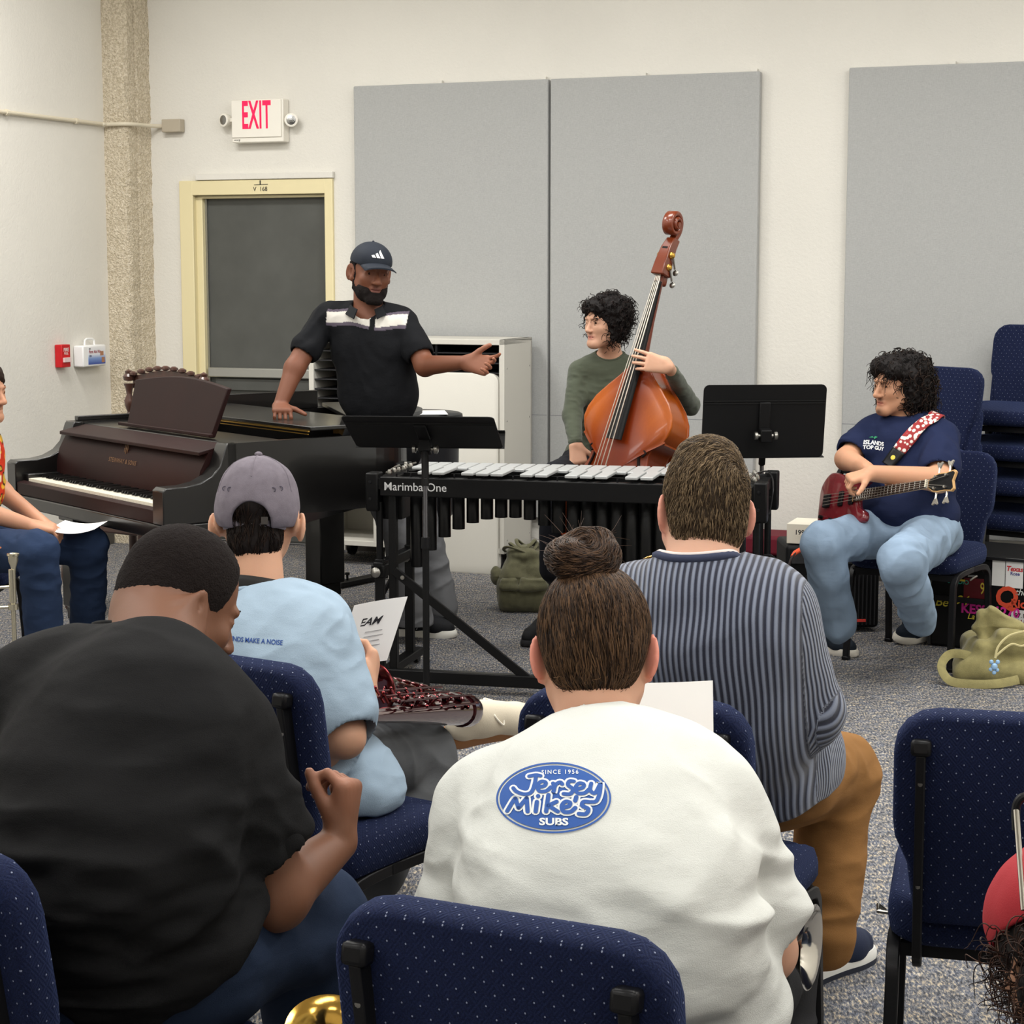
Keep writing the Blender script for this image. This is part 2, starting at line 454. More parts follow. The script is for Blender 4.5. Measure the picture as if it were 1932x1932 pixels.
# baseboards
M_BB = plain('vinyl_base', (70, 66, 62), 0.5)
bb = MB(); slab(bb, 0.16, du0 - .1, 0, .012, 0, .1); slab(bb, du1 + .1, RW, 0, .012, 0, .1)
struct('baseboard_back', bb, M_BB); struct('baseboard_left', slab(MB(), 0, .012, .26, RD, 0, .1), M_BB)
# concrete column in the corner: rippled rough edges
cw, cn = 0.155, 0.24
cm = MB(); random.seed(3); rings = []
NZ = 150
for i in range(NZ + 1):
    z = CEIL * i / NZ; jj = lambda a: random.uniform(-a, a)
    g = 0.012 * math.sin(z * 9) * 0.3
    pts = [(0.0, 0.0), (0.0, cn + jj(.003)), (cw * .45, cn + jj(.003)), (cw - .012 + jj(.004), cn + jj(.004)), (cw + jj(.006) + g, cn - .02 + jj(.006)),
           (cw + jj(.003), cn * .62), (cw - .012 + jj(.003), cn * .55), (cw + jj(.003), cn * .48), (cw + .012 + jj(.005), 0.0)]
    rings.append([room(a, b, z) for a, b in pts])
cm.ring(rings); struct('column', cm, M_CONC, smooth=20)
# door
M_FR = plain('door_frame_cream_paint', (226, 214, 172), 0.45, noise=30, bump=0.1)
M_DOOR = plain('door_charcoal_paint', (82, 83, 80), 0.55, noise=40, var=0.10, bump=0.12)
M_ALU = plain('brushed_aluminium', (170, 170, 166), 0.35, 0.9)
M_ALUD = plain('satin_bar', (168, 168, 163), 0.4, 0.6)
root = thing('door_1', 'charcoal grey exit door in a cream frame', 'door', room((du0 + du1) / 2, 0, 0)); root['kind'] = 'structure'
del root['label']; del root['category']
struct('door_leaf', slab(MB(), du0 + .012, du1 - .012, -0.11, -0.065, 0.01, dz - .012), M_DOOR, root)
fr = MB(); fw = 0.085
slab(fr, du0 - fw, du0 + .005, -.115, .02, 0, dz + fw); slab(fr, du1 - .005, du1 + fw * .55, -.115, .02, 0, dz + fw); slab(fr, du0, du1, -.115, .02, dz, dz + fw)
slab(fr, du0, du0 + .045, -.06, -.02, 0, dz); slab(fr, du0, du1, -.06, -.02, dz - .018, dz)
struct('door_frame', fr, M_FR, root, bevel=.004)
struct('hinge_strip', slab(MB(), du0 + .045, du0 + .058, -.066, -.05, 0.02, dz - .02), M_ALU, root)
pz0, pz1 = uz(Bw(480, 713, -.02))[1], uz(Bw(480, 695, -.02))[1]
pb = MB(); slab(pb, du0 + .06, du1 - .06, -.065, -.02, pz0, pz1); 
pbo = struct('push_bar', pb, M_ALUD, root, bevel=.006)
struct('mounting_plate', slab(MB(), du0 + .1, du1 - .1, -.066, -.045, pz0 - .075, pz0 - .01), M_DOOR, pbo)
struct('kick_plate', slab(MB(), du0 + .03, du1 - .03, -.066, -.06, .02, .22), M_DOOR, root)
st = plain('dark_mark', (40, 40, 42), 0.8)
nt = place2d(txt('V  168', .035, .006), room((du0 + du1) / 2 + .02, .0215, dz + .03), U, Vector((0, 0, 1)))
nt.bar(room((du0 + du1) / 2 - .02, .0212, dz + .055), room((du0 + du1) / 2 + .07, .0212, dz + .057), .001, .003)
nt.bar(room((du0 + du1) / 2 + .02, .0212, dz + .055), room((du0 + du1) / 2 + .02, .0212, dz + .08), .006, .004)
struct('pencilled_number', nt, st, root)
struct('trim_1', slab(MB(), du0 + .03, du1 + .055, 0, .03, dz + fw + .002, dz + fw + .038), M_WALL, bevel=.003)
# acoustic panels
pu = [uz(Bw(670, 500, .05))[0], uz(Bw(1033, 500, .05))[0], uz(Bw(1037.5, 500, .05))[0], uz(Bw(1428, 500, .05))[0], uz(Bw(1594, 500, .05))[0]]
ptop = uz(Bw(1034, 149, .05))[1]
for i, (a, b, lb) in enumerate(((pu[0], pu[1], 'grey fabric acoustic panel between the door and the double bass'), (pu[2], pu[3], 'grey fabric acoustic panel on the wall behind the double bass'),
                                (pu[4], pu[4] + 1.22, 'grey fabric acoustic panel behind the stacked blue chairs, at the right edge'))):
    t = thing('acoustic_panel', lb, 'acoustic panel', room((a + b) / 2, 0, .3))
    pan = MB(); slab(pan, a, b, 0.004, .05, 0.25, ptop); obj('panel_board', pan, M_PANEL, t, bevel=.006)
    sm = MB(); slab(sm, a + .002, b - .002, .05, .0507, 0.822, .825); obj('fabric_seam', sm, plain('seam_grey', (128, 130, 134), .9), t)
    for c0_, c1_ in ((b - .05, b - .02), (a + .5, a + .53)): obj('clip', slab(MB(), c0_, c1_, .0, .03, ptop, ptop + .016), M_WALL, t)
# conduit with box
zc = uz(Bw(332, 238))[1]
cd = thing('conduit', 'cream painted conduit running along the left wall and over the column', 'conduit', room(.1, .1, zc))
na = nz(Lw(-60, 200))[0]
path = [room(.02, na, zc), room(.02, .42, zc), room(.03, cn + .05, zc), room(.05, cn + .022, zc), room(cw - .02, cn + .022, zc), room(cw + .03, cn - .02, zc), room(cw + .05, .1, zc), room(cw + .1, .022, zc), room(.36, .02, zc), room(uz(Bw(316, 238))[0] + .01, .02, zc)]
M_CON = plain('conduit_paint', (214, 205, 184), 0.5)
obj('pipe', MB().tube(bez(path, 5), .0115, 10), M_CON, cd)
for (a, b) in ((.02, 1.2), (.02, .55), (.30, .02)):
    c = room(a, b, zc); d = N if a < .1 else U
    obj('strap', MB().tube([c - d * .012, c + d * .012], .0165, 10), M_CON, cd)
b0, b1 = uz(Bw(314, 240))[0], uz(Bw(349, 240))[0]
jb = tag(obj('junction_box', slab(MB(), b0, b1, 0.002, .055, zc - .037, zc + .037), plain('junction_grey', (178, 168, 150), .5), None, bevel=.004), 'small square junction box on the wall right of the concrete column', 'junction box')
# exit sign
e0, e1 = uz(Bw(449, 230))[0], uz(Bw(546, 230))[0]; ez0, ez1 = uz(Bw(500, 270))[1], uz(Bw(500, 189))[1]
ex = thing('exit_sign', 'white exit sign with red letters and two emergency lamps over the door', 'exit sign', room((e0 + e1) / 2, .03, ez0))
M_PLW = plain('white_plastic', (236, 232, 222), 0.4)
obj('housing', slab(MB(), e0, e1 + .0, 0.003, .075, ez0, ez1), M_PLW, ex, bevel=.006)
fp = obj('face_plate', slab(MB(), e0 + .004, e1 - .01, .075, .083, ez0 + .028, ez1 - .004), M_PLW, ex, bevel=.003)
M_RED = plain('exit_red', (235, 20, 70), 0.4, emit=0.9)
lh = (ez1 - ez0); cx = (e0 + e1) / 2 - .0
t2 = txt('EXIT', 1.0, .022, sx=.56, spacing=1.06)
xs = [p[0] for p in t2[0]]; ys = [p[1] for p in t2[0]]; sx_ = .185 / (max(xs) - min(xs)); sy_ = .158 / (max(ys) - min(ys))
t2 = ([((p[0] - (max(xs) + min(xs)) / 2) * sx_, (p[1] - (max(ys) + min(ys)) / 2) * sy_) for p in t2[0]], t2[1])
obj('lettering', place2d(t2, room(cx, .0838, ez0 + lh * .64), U, Vector((0, 0, 1))), M_RED, fp, label='red letters EXIT')
t2 = txt('emergi', .014, .01)
obj('maker_mark', place2d(t2, room(e0 + .035, .0758, ez0 + .016), U, Vector((0, 0, 1))), st, ex)
for s_, px in ((-1, 434), (1, 559)):
    uu = uz(Bw(px, 229))[0]; zz = uz(Bw(px, 228))[1]
    M = room(uu, .06, zz)
    lm = MB(); lm.lathe([(.012, -.035), (.03, -.03), (.036, -.01), (.038, .012), (.034, .014)], M, N + U * (.35 * s_)); lm.bar(M, room(cx + s_ * .12, .04, zz), .02)
    l_ = obj('lamp_head', lm, M_PLW, ex)
    obj('reflector', MB().lathe([(.034, .008), (.033, .012), (.02, .0165), (.0, .018)], M, N + U * (.35 * s_)), plain('reflector_glass', (150, 150, 148), .15, .9, noise=160, bump=.6), l_)
# fire alarm pull
def onleft(px0, px1, py0, py1):
    a = nz(Lw(px0, (py0 + py1) / 2)); b = nz(Lw(px1, (py0 + py1) / 2)); z0 = Lw((px0 + px1) / 2, py1).z; z1 = Lw((px0 + px1) / 2, py0).z
    return min(a[0], b[0]), max(a[0], b[0]), z0, z1
n0, n1, z0, z1 = onleft(98, 119, 650, 693); 
fa = thing('fire_alarm_pull', 'red fire alarm pull station on the left wall', 'fire alarm', room(0, (n0 + n1) / 2, z0))
M_FA = plain('alarm_red', (196, 28, 36), .4)
obj('housing', slab(MB(), .003, .05, n0, n0 + .085, z0, z1), M_FA, fa, bevel=.004)
n1 = n0 + .085
hd = MB(); slab(hd, .05, .062, n0 + .01, n1 - .01, z0 + .03, z0 + .055); obj('pull_handle', hd, plain('pull_white', (225, 200, 200), .5), fa)
nt = place2d(txt('FIRE', .028, .02), room(.051, (n0 + n1) / 2, z1 - .03), -N, Vector((0, 0, 1))); obj('lettering', nt, plain('letter_white', (240, 230, 228), .5), fa)
nt = place2d(txt('PULL', .018, .02), room(.051, (n0 + n1) / 2, z0 + .078), -N, Vector((0, 0, 1))); obj('lettering', nt, MATS['letter_white'], fa)
# first aid kit
n0, n1, z0, z1 = onleft(131, 181, 651, 691); n1 = n0 + .235
fk = thing('first_aid_kit', 'white first aid kit with carry handle mounted on the left wall', 'first aid kit', room(0, (n0 + n1) / 2, z0))
obj('case', slab(MB(), .003, .07, n0, n1, z0, z1), plain('kit_white', (240, 240, 240), .4), fk, bevel=.008)
hp = [room(.035, (n0 + n1) / 2 + a, z1 + b) for a, b in ((-.05, 0), (-.046, .028), (-.03, .036), (.03, .036), (.046, .028), (.05, 0))]
obj('handle', MB().tube(hp, .006, 8), MATS['kit_white'], fk)
lb = MB(); slab(lb, .07, .0712, n0 + .012, n1 - .05, z0 + .012, z1 - .012)
def m_lbl():
    t = NT('kit_label'); sp = t.n('ShaderNodeSeparateXYZ'); t.l(t.co('Generated'), sp.inputs[0])
    t.base(t.ramp(sp.outputs[2], [(0.0, lin((30, 60, 150))), (0.35, lin((120, 150, 205))), (0.6, lin((225, 228, 235))), (1, lin((238, 238, 240)))])); t.set(Roughness=.4); return t.m
lbo = obj('label', lb, m_lbl(), fk)
for s_, zz, hh, mm in (('First Aid Kit', z1 - .038, .024, (150, 20, 40)), ('100', z1 - .062, .018, (30, 40, 90)), ('AID', z1 - .02, .012, (20, 20, 20))):
    obj('lettering', place2d(txt(s_, hh, .03, align='LEFT'), room(.0716, n1 - .055, zz), -N, Vector((0, 0, 1))), plain('ink%d%d' % (mm[0], mm[2]), mm, .5), lbo)
pic = MB(); 
for a, b, c_, d_ in ((.02, .05, .02, .05), (.03, .065, .06, .085)): slab(pic, .0713, .0718, n0 + a, n0 + b, z0 + c_, z0 + d_)
obj('picture', pic, plain('pic_tan', (170, 120, 90), .5), lbo)
# ================================================================== FURNITURE
def m_chairfab():
    t = NT('navy_chair_fabric'); sp = t.n('ShaderNodeSeparateXYZ'); t.l(t.co(), sp.inputs[0])
    x, y, z = sp.outputs; sn = t.n('ShaderNodeSeparateXYZ'); t.l(t.co('Normal'), sn.inputs[0])
    nz_ = t.math('GREATER_THAN', t.math('ABSOLUTE', sn.outputs[2]), .62); nx_ = t.math('GREATER_THAN', t.math('ABSOLUTE', sn.outputs[0]), .75)
    s = t.math('ADD', t.math('MULTIPLY', y, nz_), t.math('MULTIPLY', z, t.math('SUBTRACT', 1.0, nz_))); x = t.math('ADD', t.math('MULTIPLY', y, nx_), t.math('MULTIPLY', x, t.math('SUBTRACT', 1.0, nx_))); k = 1 / 0.026
    a = t.math('FRACT', t.math('MULTIPLY', t.math('ADD', x, t.math('MULTIPLY', s, .8)), k)); b = t.math('FRACT', t.math('MULTIPLY', t.math('SUBTRACT', x, t.math('MULTIPLY', s, .8)), k))
    da = t.math('ABSOLUTE', t.math('SUBTRACT', a, .5)); db = t.math('ABSOLUTE', t.math('SUBTRACT', b, .5)); mx = t.math('MAXIMUM', da, db); mn = t.math('SQRT', t.math('ADD', t.math('MULTIPLY', da, da), t.math('MULTIPLY', db, db)))
    ring = t.math('PINGPONG', t.math('MULTIPLY', mx, 4.0), .5)
    dots = t.math('LESS_THAN', mn, 0.06)
    base = t.ramp(t.noise(500, 2), [(.35, lin((15, 20, 42))), (.65, lin((25, 33, 64)))])
    base = t.mix(t.math('MULTIPLY', ring, .55), base, lin((11, 15, 32)))
    t.base(t.mix(t.math('MULTIPLY', dots, .55), base, lin((168, 176, 200)))); t.set(Roughness=.85, Sheen_Weight=.22); t.b.inputs['Specular IOR Level'].default_value = .1
    t.b.inputs['Sheen Tint'].default_value = (*lin((110, 130, 190)), 1)
    t.bump(t.math('ADD', ring, t.math('MULTIPLY', t.noise(700, 2), .6)), .5, .003); return t.m
M_FAB = m_chairfab()
M_BLK = plain('black_powder_coat', (22, 22, 24), .42, noise=400, bump=.1)
M_BLKP = plain('black_plastic', (20, 20, 22), .32)
M_STEEL = plain('steel', (150, 148, 142), .3, .95)
def make_chair(label):
    t = thing('banquet_chair', label, 'chair')
    # back: leaning plate with rounded head and pinched waist
    out = []
    H0, H1 = 0.0, 0.405
    prof = [(.185, .0), (.193, .06), (.200, .115), (.222, .165), (.226, .20), (.226, .33)]
    right = prof + [(.226 - .075 * (1 - math.cos(R(a))), .33 + .075 * math.sin(R(a))) for a in (22, 45, 67, 90)]
    outl = right + [(-x, z) for x, z in reversed(right)]
    tilt = R(9); o = Vector((0, -.205, .455)); up = Vector((0, -math.sin(tilt), math.cos(tilt))); nrm = Vector((0, math.cos(tilt), math.sin(tilt)))
    mb = MB(); th = .062; rings = []
    n_ = len(outl)
    for d, s in ((-.5, .955), (-.42, .985), (-.2, 1.0), (.2, 1.0), (.42, .98), (.5, .93)):
        cy = .2; bulge = 0
        rings.append([o + Vector((1, 0, 0)) * (x * (s if abs(d) > .3 else 1)) + up * (cy + (z - cy) * (s if abs(d) > .3 else 1)) + nrm * (d * th) for x, z in outl])
    mb.ring(rings); obj('backrest', mb, M_FAB, t, smooth=60)
    # seat
    mb = MB(); rings = []
    so = rrect(.47, .45, .075, 5)
    for z, s in ((.395, .93), (.405, .98), (.43, 1.0), (.455, 1.0), (.475, .975), (.483, .91), (.486, .7)): rings.append([Vector((x * s, y * s + .02, z - (.018 if y > .17 and z > .42 else 0))) for x, y in so])
    mb.ring(rings); obj('seat', mb, M_FAB, t, smooth=70)
    # posts behind the back
    for s in (-1, 1):
        x = s * .178
        a = Vector((x, -.300, .795)); b = Vector((x, -.238, .44)); c = Vector((x, -.16, .385))
        p_ = obj('back_post', MB().tube(bez([Vector((x, -.14, .375)), Vector((x, -.19, .372)), Vector((x, -.228, .40)), b, a - up * .01], 3), .024, 4, flat=.5, up=(1, 0, 0)), M_BLK, t, bevel=.003)
        p_.data.transform(Matrix.Identity(4))
        obj('end_cap', MB().box(a + Vector((0, -.004, .0)), (.036, .03, .03), Matrix.Rotation(-tilt, 3, 'X')), M_BLKP, p_, bevel=.007)
        for zz in (.735, .535):
            k = (zz - .44) / (.36); q = b.lerp(a, k) + Vector((0, -.014, 0)); obj('screw', MB().lathe([(.0075, 0), (.007, .002), (.004, .0035)], q, (0, -1, 0), 10), M_STEEL, p_)
    for s in (-1, 1):
        x = s * .222
        obj('leg', MB().tube(bez([(x * .97, -.02, .388), (x, -.13, .385), (x * 1.0, -.185, .36), (x * 1.0, -.205, .30), (x * 1.02, -.235, 0.012)], 4), .0175, 4, up=(1, 0, 0)), M_BLK, t, smooth=30, bevel=.003)
        obj('leg', MB().tube(bez([(x * .97, -.02, .388), (x, .15, .385), (x * 1.0, .20, .36), (x * 1.0, .215, .30), (x * 1.02, .235, 0.012)], 4), .0175, 4, up=(1, 0, 0)), M_BLK, t, smooth=30, bevel=.003)
        for yy in (-.235, .235): obj('foot_cap', MB().box((x * 1.02, yy, .008), (.03, .03, .016)), M_BLKP, t, bevel=.003)
    m = MB(); m.bar((-.222, -.214, .22), (.222, -.214, .22), .012, .022); obj('stretcher', m, M_BLK, t)
    m = MB(); m.bar((-.22, .19, .375), (.22, .19, .375), .02, .025); m.bar((-.22, -.15, .375), (.22, -.15, .375), .02, .025); obj('seat_rail', m, M_BLK, t)
    m = MB(); m.tube([(-.225, .05, .37), (-.262, .05, .372), (-.264, .09, .372), (-.25, .095, .36)], .004, 6); obj('linking_hook', m, M_STEEL, t)
    return t
chair = make_chair('navy banquet chair whose back fills the bottom centre, in front of the white T-shirt')
def face(dx, dy): return math.atan2(-dx, dy)
CH = {}
def put(key, x, y, rz, label, first=False, group=None):
    if first: c = chair; c.location = (x, y, 0); c.rotation_euler = (0, 0, rz); OFF[c.name] = Vector((x, y, 0)); c['label'] = label
    else: c = dup(chair, (x, y, 0), rz, label, group)
    CH[key] = c; return c
def chair_from_back(pl, pr, z=.845, back=-.27):
    """place a chair from two picture points on the ends of the top edge of its back"""
    a, b = Zp(*pl, z), Zp(*pr, z); m = (a + b) / 2; d = (b - a).normalized()
    fwd = Vector((-d.y, d.x, 0)); 
    o = m - fwd * back; return o.x, o.y, math.atan2(d.y, d.x)
x, y, r = chair_from_back((650, 1700), (1262, 1800)); put('A', x, y, r, 'navy banquet chair whose back fills the bottom centre, below the white T-shirt', True)
x, y, r = chair_from_back((984, 1303), (1412, 1345)); put('D', x, y, r, 'navy banquet chair under the man in the ribbed navy sweater')
x, y, r = chair_from_back((1740, 1350), (2140, 1372)); put('E', x, y, r, 'empty navy banquet chair at the right edge of the picture')
x, y, r = chair_from_back((265, 1225), (595, 1275)); put('C', x, y, r, 'navy banquet chair under the boy in the light blue shirt')
x, y, r = chair_from_back((-330, 1570), (80, 1640), .845); put('B', x, y, r - .15, 'navy banquet chair at the lower left edge, behind the man in black')
# bassist chair faces left and toward the camera
fz = R(147); ff = Vector((-math.sin(fz), math.cos(fz), 0)); frt = Vector((math.cos(fz), math.sin(fz), 0))
bc = Zp(1792, 1268, 0) - ff * .235 + frt * .226
put('F', bc.x, bc.y, fz, 'navy banquet chair under the seated electric bass player')
CHF = bc
put('G', P(-95, 1000, 7.45).x, 7.45, R(-90), 'navy banquet chair under the person at the left edge')
put('H', .86, 2.02, 0, 'navy banquet chair under the person in the lower right corner')
# stacks by the wall
STK = []
def stack(px, py, n, rz, lab0, lab1, labn, grp, z0=0.0, dz=.118):
    p = Zp(px, py, 0)
    for k in range(n):
        c = dup(chair, (p.x - .0 * k, p.y, k * dz + z0), rz, lab1 if k == n - 1 else (lab0 if k == 0 else labn), grp if 0 < k < n - 1 else None)
        STK.append(c)
stack(1700, 1162, 3, R(128), 'bottom navy chair of the short stack behind the bass player', 'top navy chair of the short stack behind the bass player', 'middle navy chair of the short stack behind the bass player', 'short chair stack', dz=.155)
stack(1898, 1140, 4, R(140), 'bottom navy chair of the tall stack at the right edge', 'top navy chair of the tall stack at the right edge', 'navy chair in the middle of the tall stack at the right edge', 'tall chair stack', dz=.165)
# ------------------------------------------------ percussion cabinet with folder slots
M_LAM = plain('cream_laminate', (206, 203, 194), .5, noise=20, bump=.05)
M_SLOT = plain('black_shelf', (18, 18, 20), .4)
fl = Bw(588, 900, .50); fr_ = Bw(954, 900, .50); cu0, cu1 = uz(fl)[0], uz(fr_)[0]; cn0, cn1 = .10, .52
ctop = Bw(954, 641, .52).z
cab = thing('folder_cabinet', 'tall cream cabinet of black folder slots on casters, behind the standing man', 'cabinet', room((cu0 + cu1) / 2, .3, 0))
m = MB(); slab(m, cu0, cu0 + .03, cn0, cn1, .11, ctop); slab(m, cu1 - .03, cu1, cn0, cn1, .11, ctop); slab(m, cu0, cu1, cn0, cn1, ctop - .03, ctop); slab(m, cu0, cu1, cn0, cn1, .11, .14)
slab(m, cu0 + .03, cu1 - .03, cn0, cn1, .345, .37); slab(m, cu0, cu1, cn0, cn0 + .02, .11, ctop)
obj('cabinet_body', m, M_LAM, cab, bevel=.003)
m = MB(); slab(m, cu0 + .03, cu1 - .03, cn0 + .021, cn0 + .024, .37, ctop - .03); obj('back_panel', m, M_SLOT, cab)
zz = .395; cuts = [cu0 + .03 + (cu1 - cu0 - .06) * k / 3 for k in range(4)]
while zz < ctop - .05:
    m = MB(); slab(m, cu0 + .03, cu1 - .03, cn0 + .02, cn1 - .012, zz, zz + .006); obj('slot_shelf', m, plain('slot_black', (44, 44, 46), .35), cab); zz += .052
for k in (1, 2):
    m = MB(); slab(m, cuts[k] - .006, cuts[k] + .006, cn0 + .02, cn1 - .01, .37, ctop - .03); obj('divider', m, M_BLKP, cab)
m = MB(); slab(m, cuts[1] - .01, cuts[1] + .01, cn0 + .02, cn1, .14, .345); slab(m, cuts[2] - .01, cuts[2] + .01, cn0 + .02, cn1, .14, .345); obj('lower_divider', m, M_LAM, cab)
for a in (cu0 + .08, (cu0 + cu1) / 2, cu1 - .06):
    for b in (cn0 + .06, cn1 - .06):
        m = MB(); m.lathe([(.0, -.014), (.045, -.014), (.048, 0), (.045, .014), (0, .014)], room(a, b, .048), U, 16); m.box(room(a, b, .1), (.05, .05, .02)); obj('caster', m, M_BLKP, cab)
m = MB()
for z_ in (.18, .5, .82, 1.1):
    for n_ in (.14, .48): m.lathe([(.005, 0), (.004, .002)], room(cu1, n_, z_), U, 8)
obj('rivet', m, M_STEEL, cab)
# ------------------------------------------------ folded white table leaning on the cabinet
M_WT = plain('white_table_plastic', (214, 211, 202), .45, noise=250, bump=.12)
tb = Zp(938, 1085, 0); tu, tn = uz(tb)[0], nz(tb)[0]
tt = thing('folding_table', 'folded white plastic table standing upright against the cabinet', 'folding table', room(tu - .33, tn, 0))
w_ = .66; h_ = 1.075; lean = (tn - .53) * .9
xd = U; yd = (room(0, tn - lean, h_) - room(0, tn, 0)).normalized(); nd = xd.cross(yd) * -1
ol = rrect(w_, h_, .05, 5)
oc = room(tu - w_ / 2, tn, 0) + yd * (h_ / 2)
zn = xd.cross(yd).normalized()
m = MB(); m.ring([[oc + xd * a * s + yd * b * s + zn * d for a, b in ol] for d, s in ((-.062, .985), (-.058, 1), (-.034, 1), (-.03, .985))]); obj('tabletop_half', m, M_WT, tt, smooth=40)
m = MB(); m.ring([[oc + xd * a * s + yd * b * s + zn * d for a, b in ol] for d, s in ((-.028, .985), (-.024, 1), (-.004, 1), (0, .985))]); obj('tabletop_half', m, M_WT, tt, smooth=40)
# ------------------------------------------------ covered timpani behind the standing man
dc = Zp(779, 778, .905)
dc = P(779, 778, 9.35); dz_ = dc.z
dr = thing('covered_drum', 'round black covered timpani behind the standing man, paper on its top', 'drum', (dc.x, dc.y, 0))
obj('bowl', MB().lathe([(.04, dz_ - .62), (.12, dz_ - .6), (.195, dz_ - .5), (.222, dz_ - .38), (.228, dz_ - .05)], (dc.x, dc.y, 0), seg=40), plain('drum_shell', (36, 36, 39), .28), dr)
obj('head_cover', MB().lathe([(.235, dz_ - .055), (.243, dz_ - .045), (.245, dz_ - .02), (.243, dz_ - .006), (.23, dz_), (.0, dz_ + .002)], (dc.x, dc.y, 0), seg=44), plain('drum_cover', (40, 41, 42), .35), dr)
for k in range(3):
    a = k * 2.1 + 1.2; m = MB(); m.tube([(dc.x, dc.y, dz_ - .6), (dc.x + .10 * math.cos(a), dc.y + .10 * math.sin(a), dz_ - .8), (dc.x + .16 * math.cos(a), dc.y + .16 * math.sin(a), .015)], .012, 8); obj('leg', m, M_BLK, dr)
def sheet(name, label, cat, o, x, y, w, h, curl=0.0, mat=None, th=.0008, nx=12, group=None):
    """a curled sheet: o = corner, x across, y along"""
    o, x, y = Vector(o), Vector(x).normalized(), Vector(y).normalized(); z = x.cross(y); rows = []
    for s in (0, th):
        for j in range(2):
            rows.append([o + x * (w * i / nx) + y * (h * j) + z * (curl * ((2 * i / nx - 1) ** 2) + s) for i in range(nx + 1)])
    mb = MB(); n = nx + 1; mb.add([v for r in rows for v in r], [])
    for i in range(nx): mb.f += [(i, i + 1, n + i + 1, n + i), (2 * n + i, 3 * n + i, 3 * n + i + 1, 2 * n + i + 1), (i, 2 * n + i, 2 * n + i + 1, i + 1), (n + i, n + i + 1, 3 * n + i + 1, 3 * n + i)]
    mb.f += [(0, n, 3 * n, 2 * n), (nx, 2 * n + nx, 3 * n + nx, n + nx)]
    ob = obj(name, mb, mat or M_PAPER, None); tag(ob, label, cat, group); return ob, z
M_PAPER = plain('white_paper', (240, 240, 238), .6)
sheet('sheet_of_paper', 'white paper lying on the covered drum', 'paper', (dc.x - .02, dc.y - .2, dz_ + .0035), (1, .1, 0), (-.1, 1, 0), .2, .26, 0)
# ------------------------------------------------ carved antique chair behind the piano
M_MAH = plain('carved_walnut', (72, 46, 38), .35, noise=25, var=.3, coat=.3, bump=.1)
a0, a1 = P(240, 800, 9.35), P(392, 800, 9.05)
cc_ = (a0 + a1) / 2; cr = (a1 - a0).normalized(); cr.z = 0; cr.normalize(); cf = Vector((cr.y, -cr.x, 0))
ac = thing('carved_chair', 'antique carved wooden chair behind the grand piano, crested back showing', 'chair', (cc_.x, cc_.y, 0))
bz = P(316, 703, 9.2).z; w2 = (a1 - a0).length / 2
B = Vector((cc_.x, cc_.y, 0))
for s in (-1, 1):
    prof = [(.02, .0), (.02, .40)] + [(.02 + .008 * math.sin(i * 1.9), .40 + (bz - .46) * i / 24) for i in range(25)]
    m = MB(); m.lathe([(r_, h) for r_, h in prof], B + cr * (s * (w2 - .02)), seg=12); m.lathe([(.005, bz - .05), (.026, bz - .045), (.03, bz - .025), (.018, bz - .012), (.02, bz - .0), (.0, bz + .01)], B + cr * (s * (w2 - .02)), seg=12); obj('back_post', m, M_MAH, ac)
    prof = [(.015, 0.0), (.028, .02), (.03, .05), (.018, .07), (.03, .11), (.042, .17), (.04, .22), (.02, .26), (.034, .29), (.018, .31), (.03, .34), (.03, .42)]
    obj('turned_leg', MB().lathe(prof, B + cr * (s * (w2 - .02)) + cf * .42, seg=14), M_MAH, ac)
sc_ = MB(); top = [((w2 - .03) * (-1 + 2 * i / 24), bz - .03 + .035 * math.cos(PI * (i / 24 - .5)) + .007 * abs(math.sin(i * 1.3))) for i in range(25)]
outl = top[::-1] + [(x_, z_ - .055) for x_, z_ in top]
sc_.prism(outl, B - cf * .015, cr, (0, 0, 1), -.03 if cr.cross(Vector((0, 0, 1))).dot(cf) > 0 else .03); obj('crest_rail', sc_, M_MAH, ac, bevel=.004)
m = MB()
for i in range(9): m.ball(B + cr * ((w2 - .05) * (-1 + 2 * i / 8)) + Vector((0, 0, bz - .012 + .033 * math.cos(PI * (i / 8 - .5)))), (.022, .02, .013), 8)
obj('crest_carving', m, M_MAH, ac)
out2 = rrect(2 * w2 - .12, .42, .05, 4); m = MB(); m.prism(out2, B + Vector((0, 0, bz - .33)) , cr, (0, 0, 1), .02); obj('back_panel', m, plain('cane_panel', (96, 60, 46), .4, noise=200, bump=.5), ac)
m = MB(); m.box(B + cf * .21 + Vector((0, 0, .43)), (2 * w2, .46, .06), Matrix((cr, cf, (0, 0, 1))).transposed()); obj('seat', m, M_MAH, ac, bevel=.01)
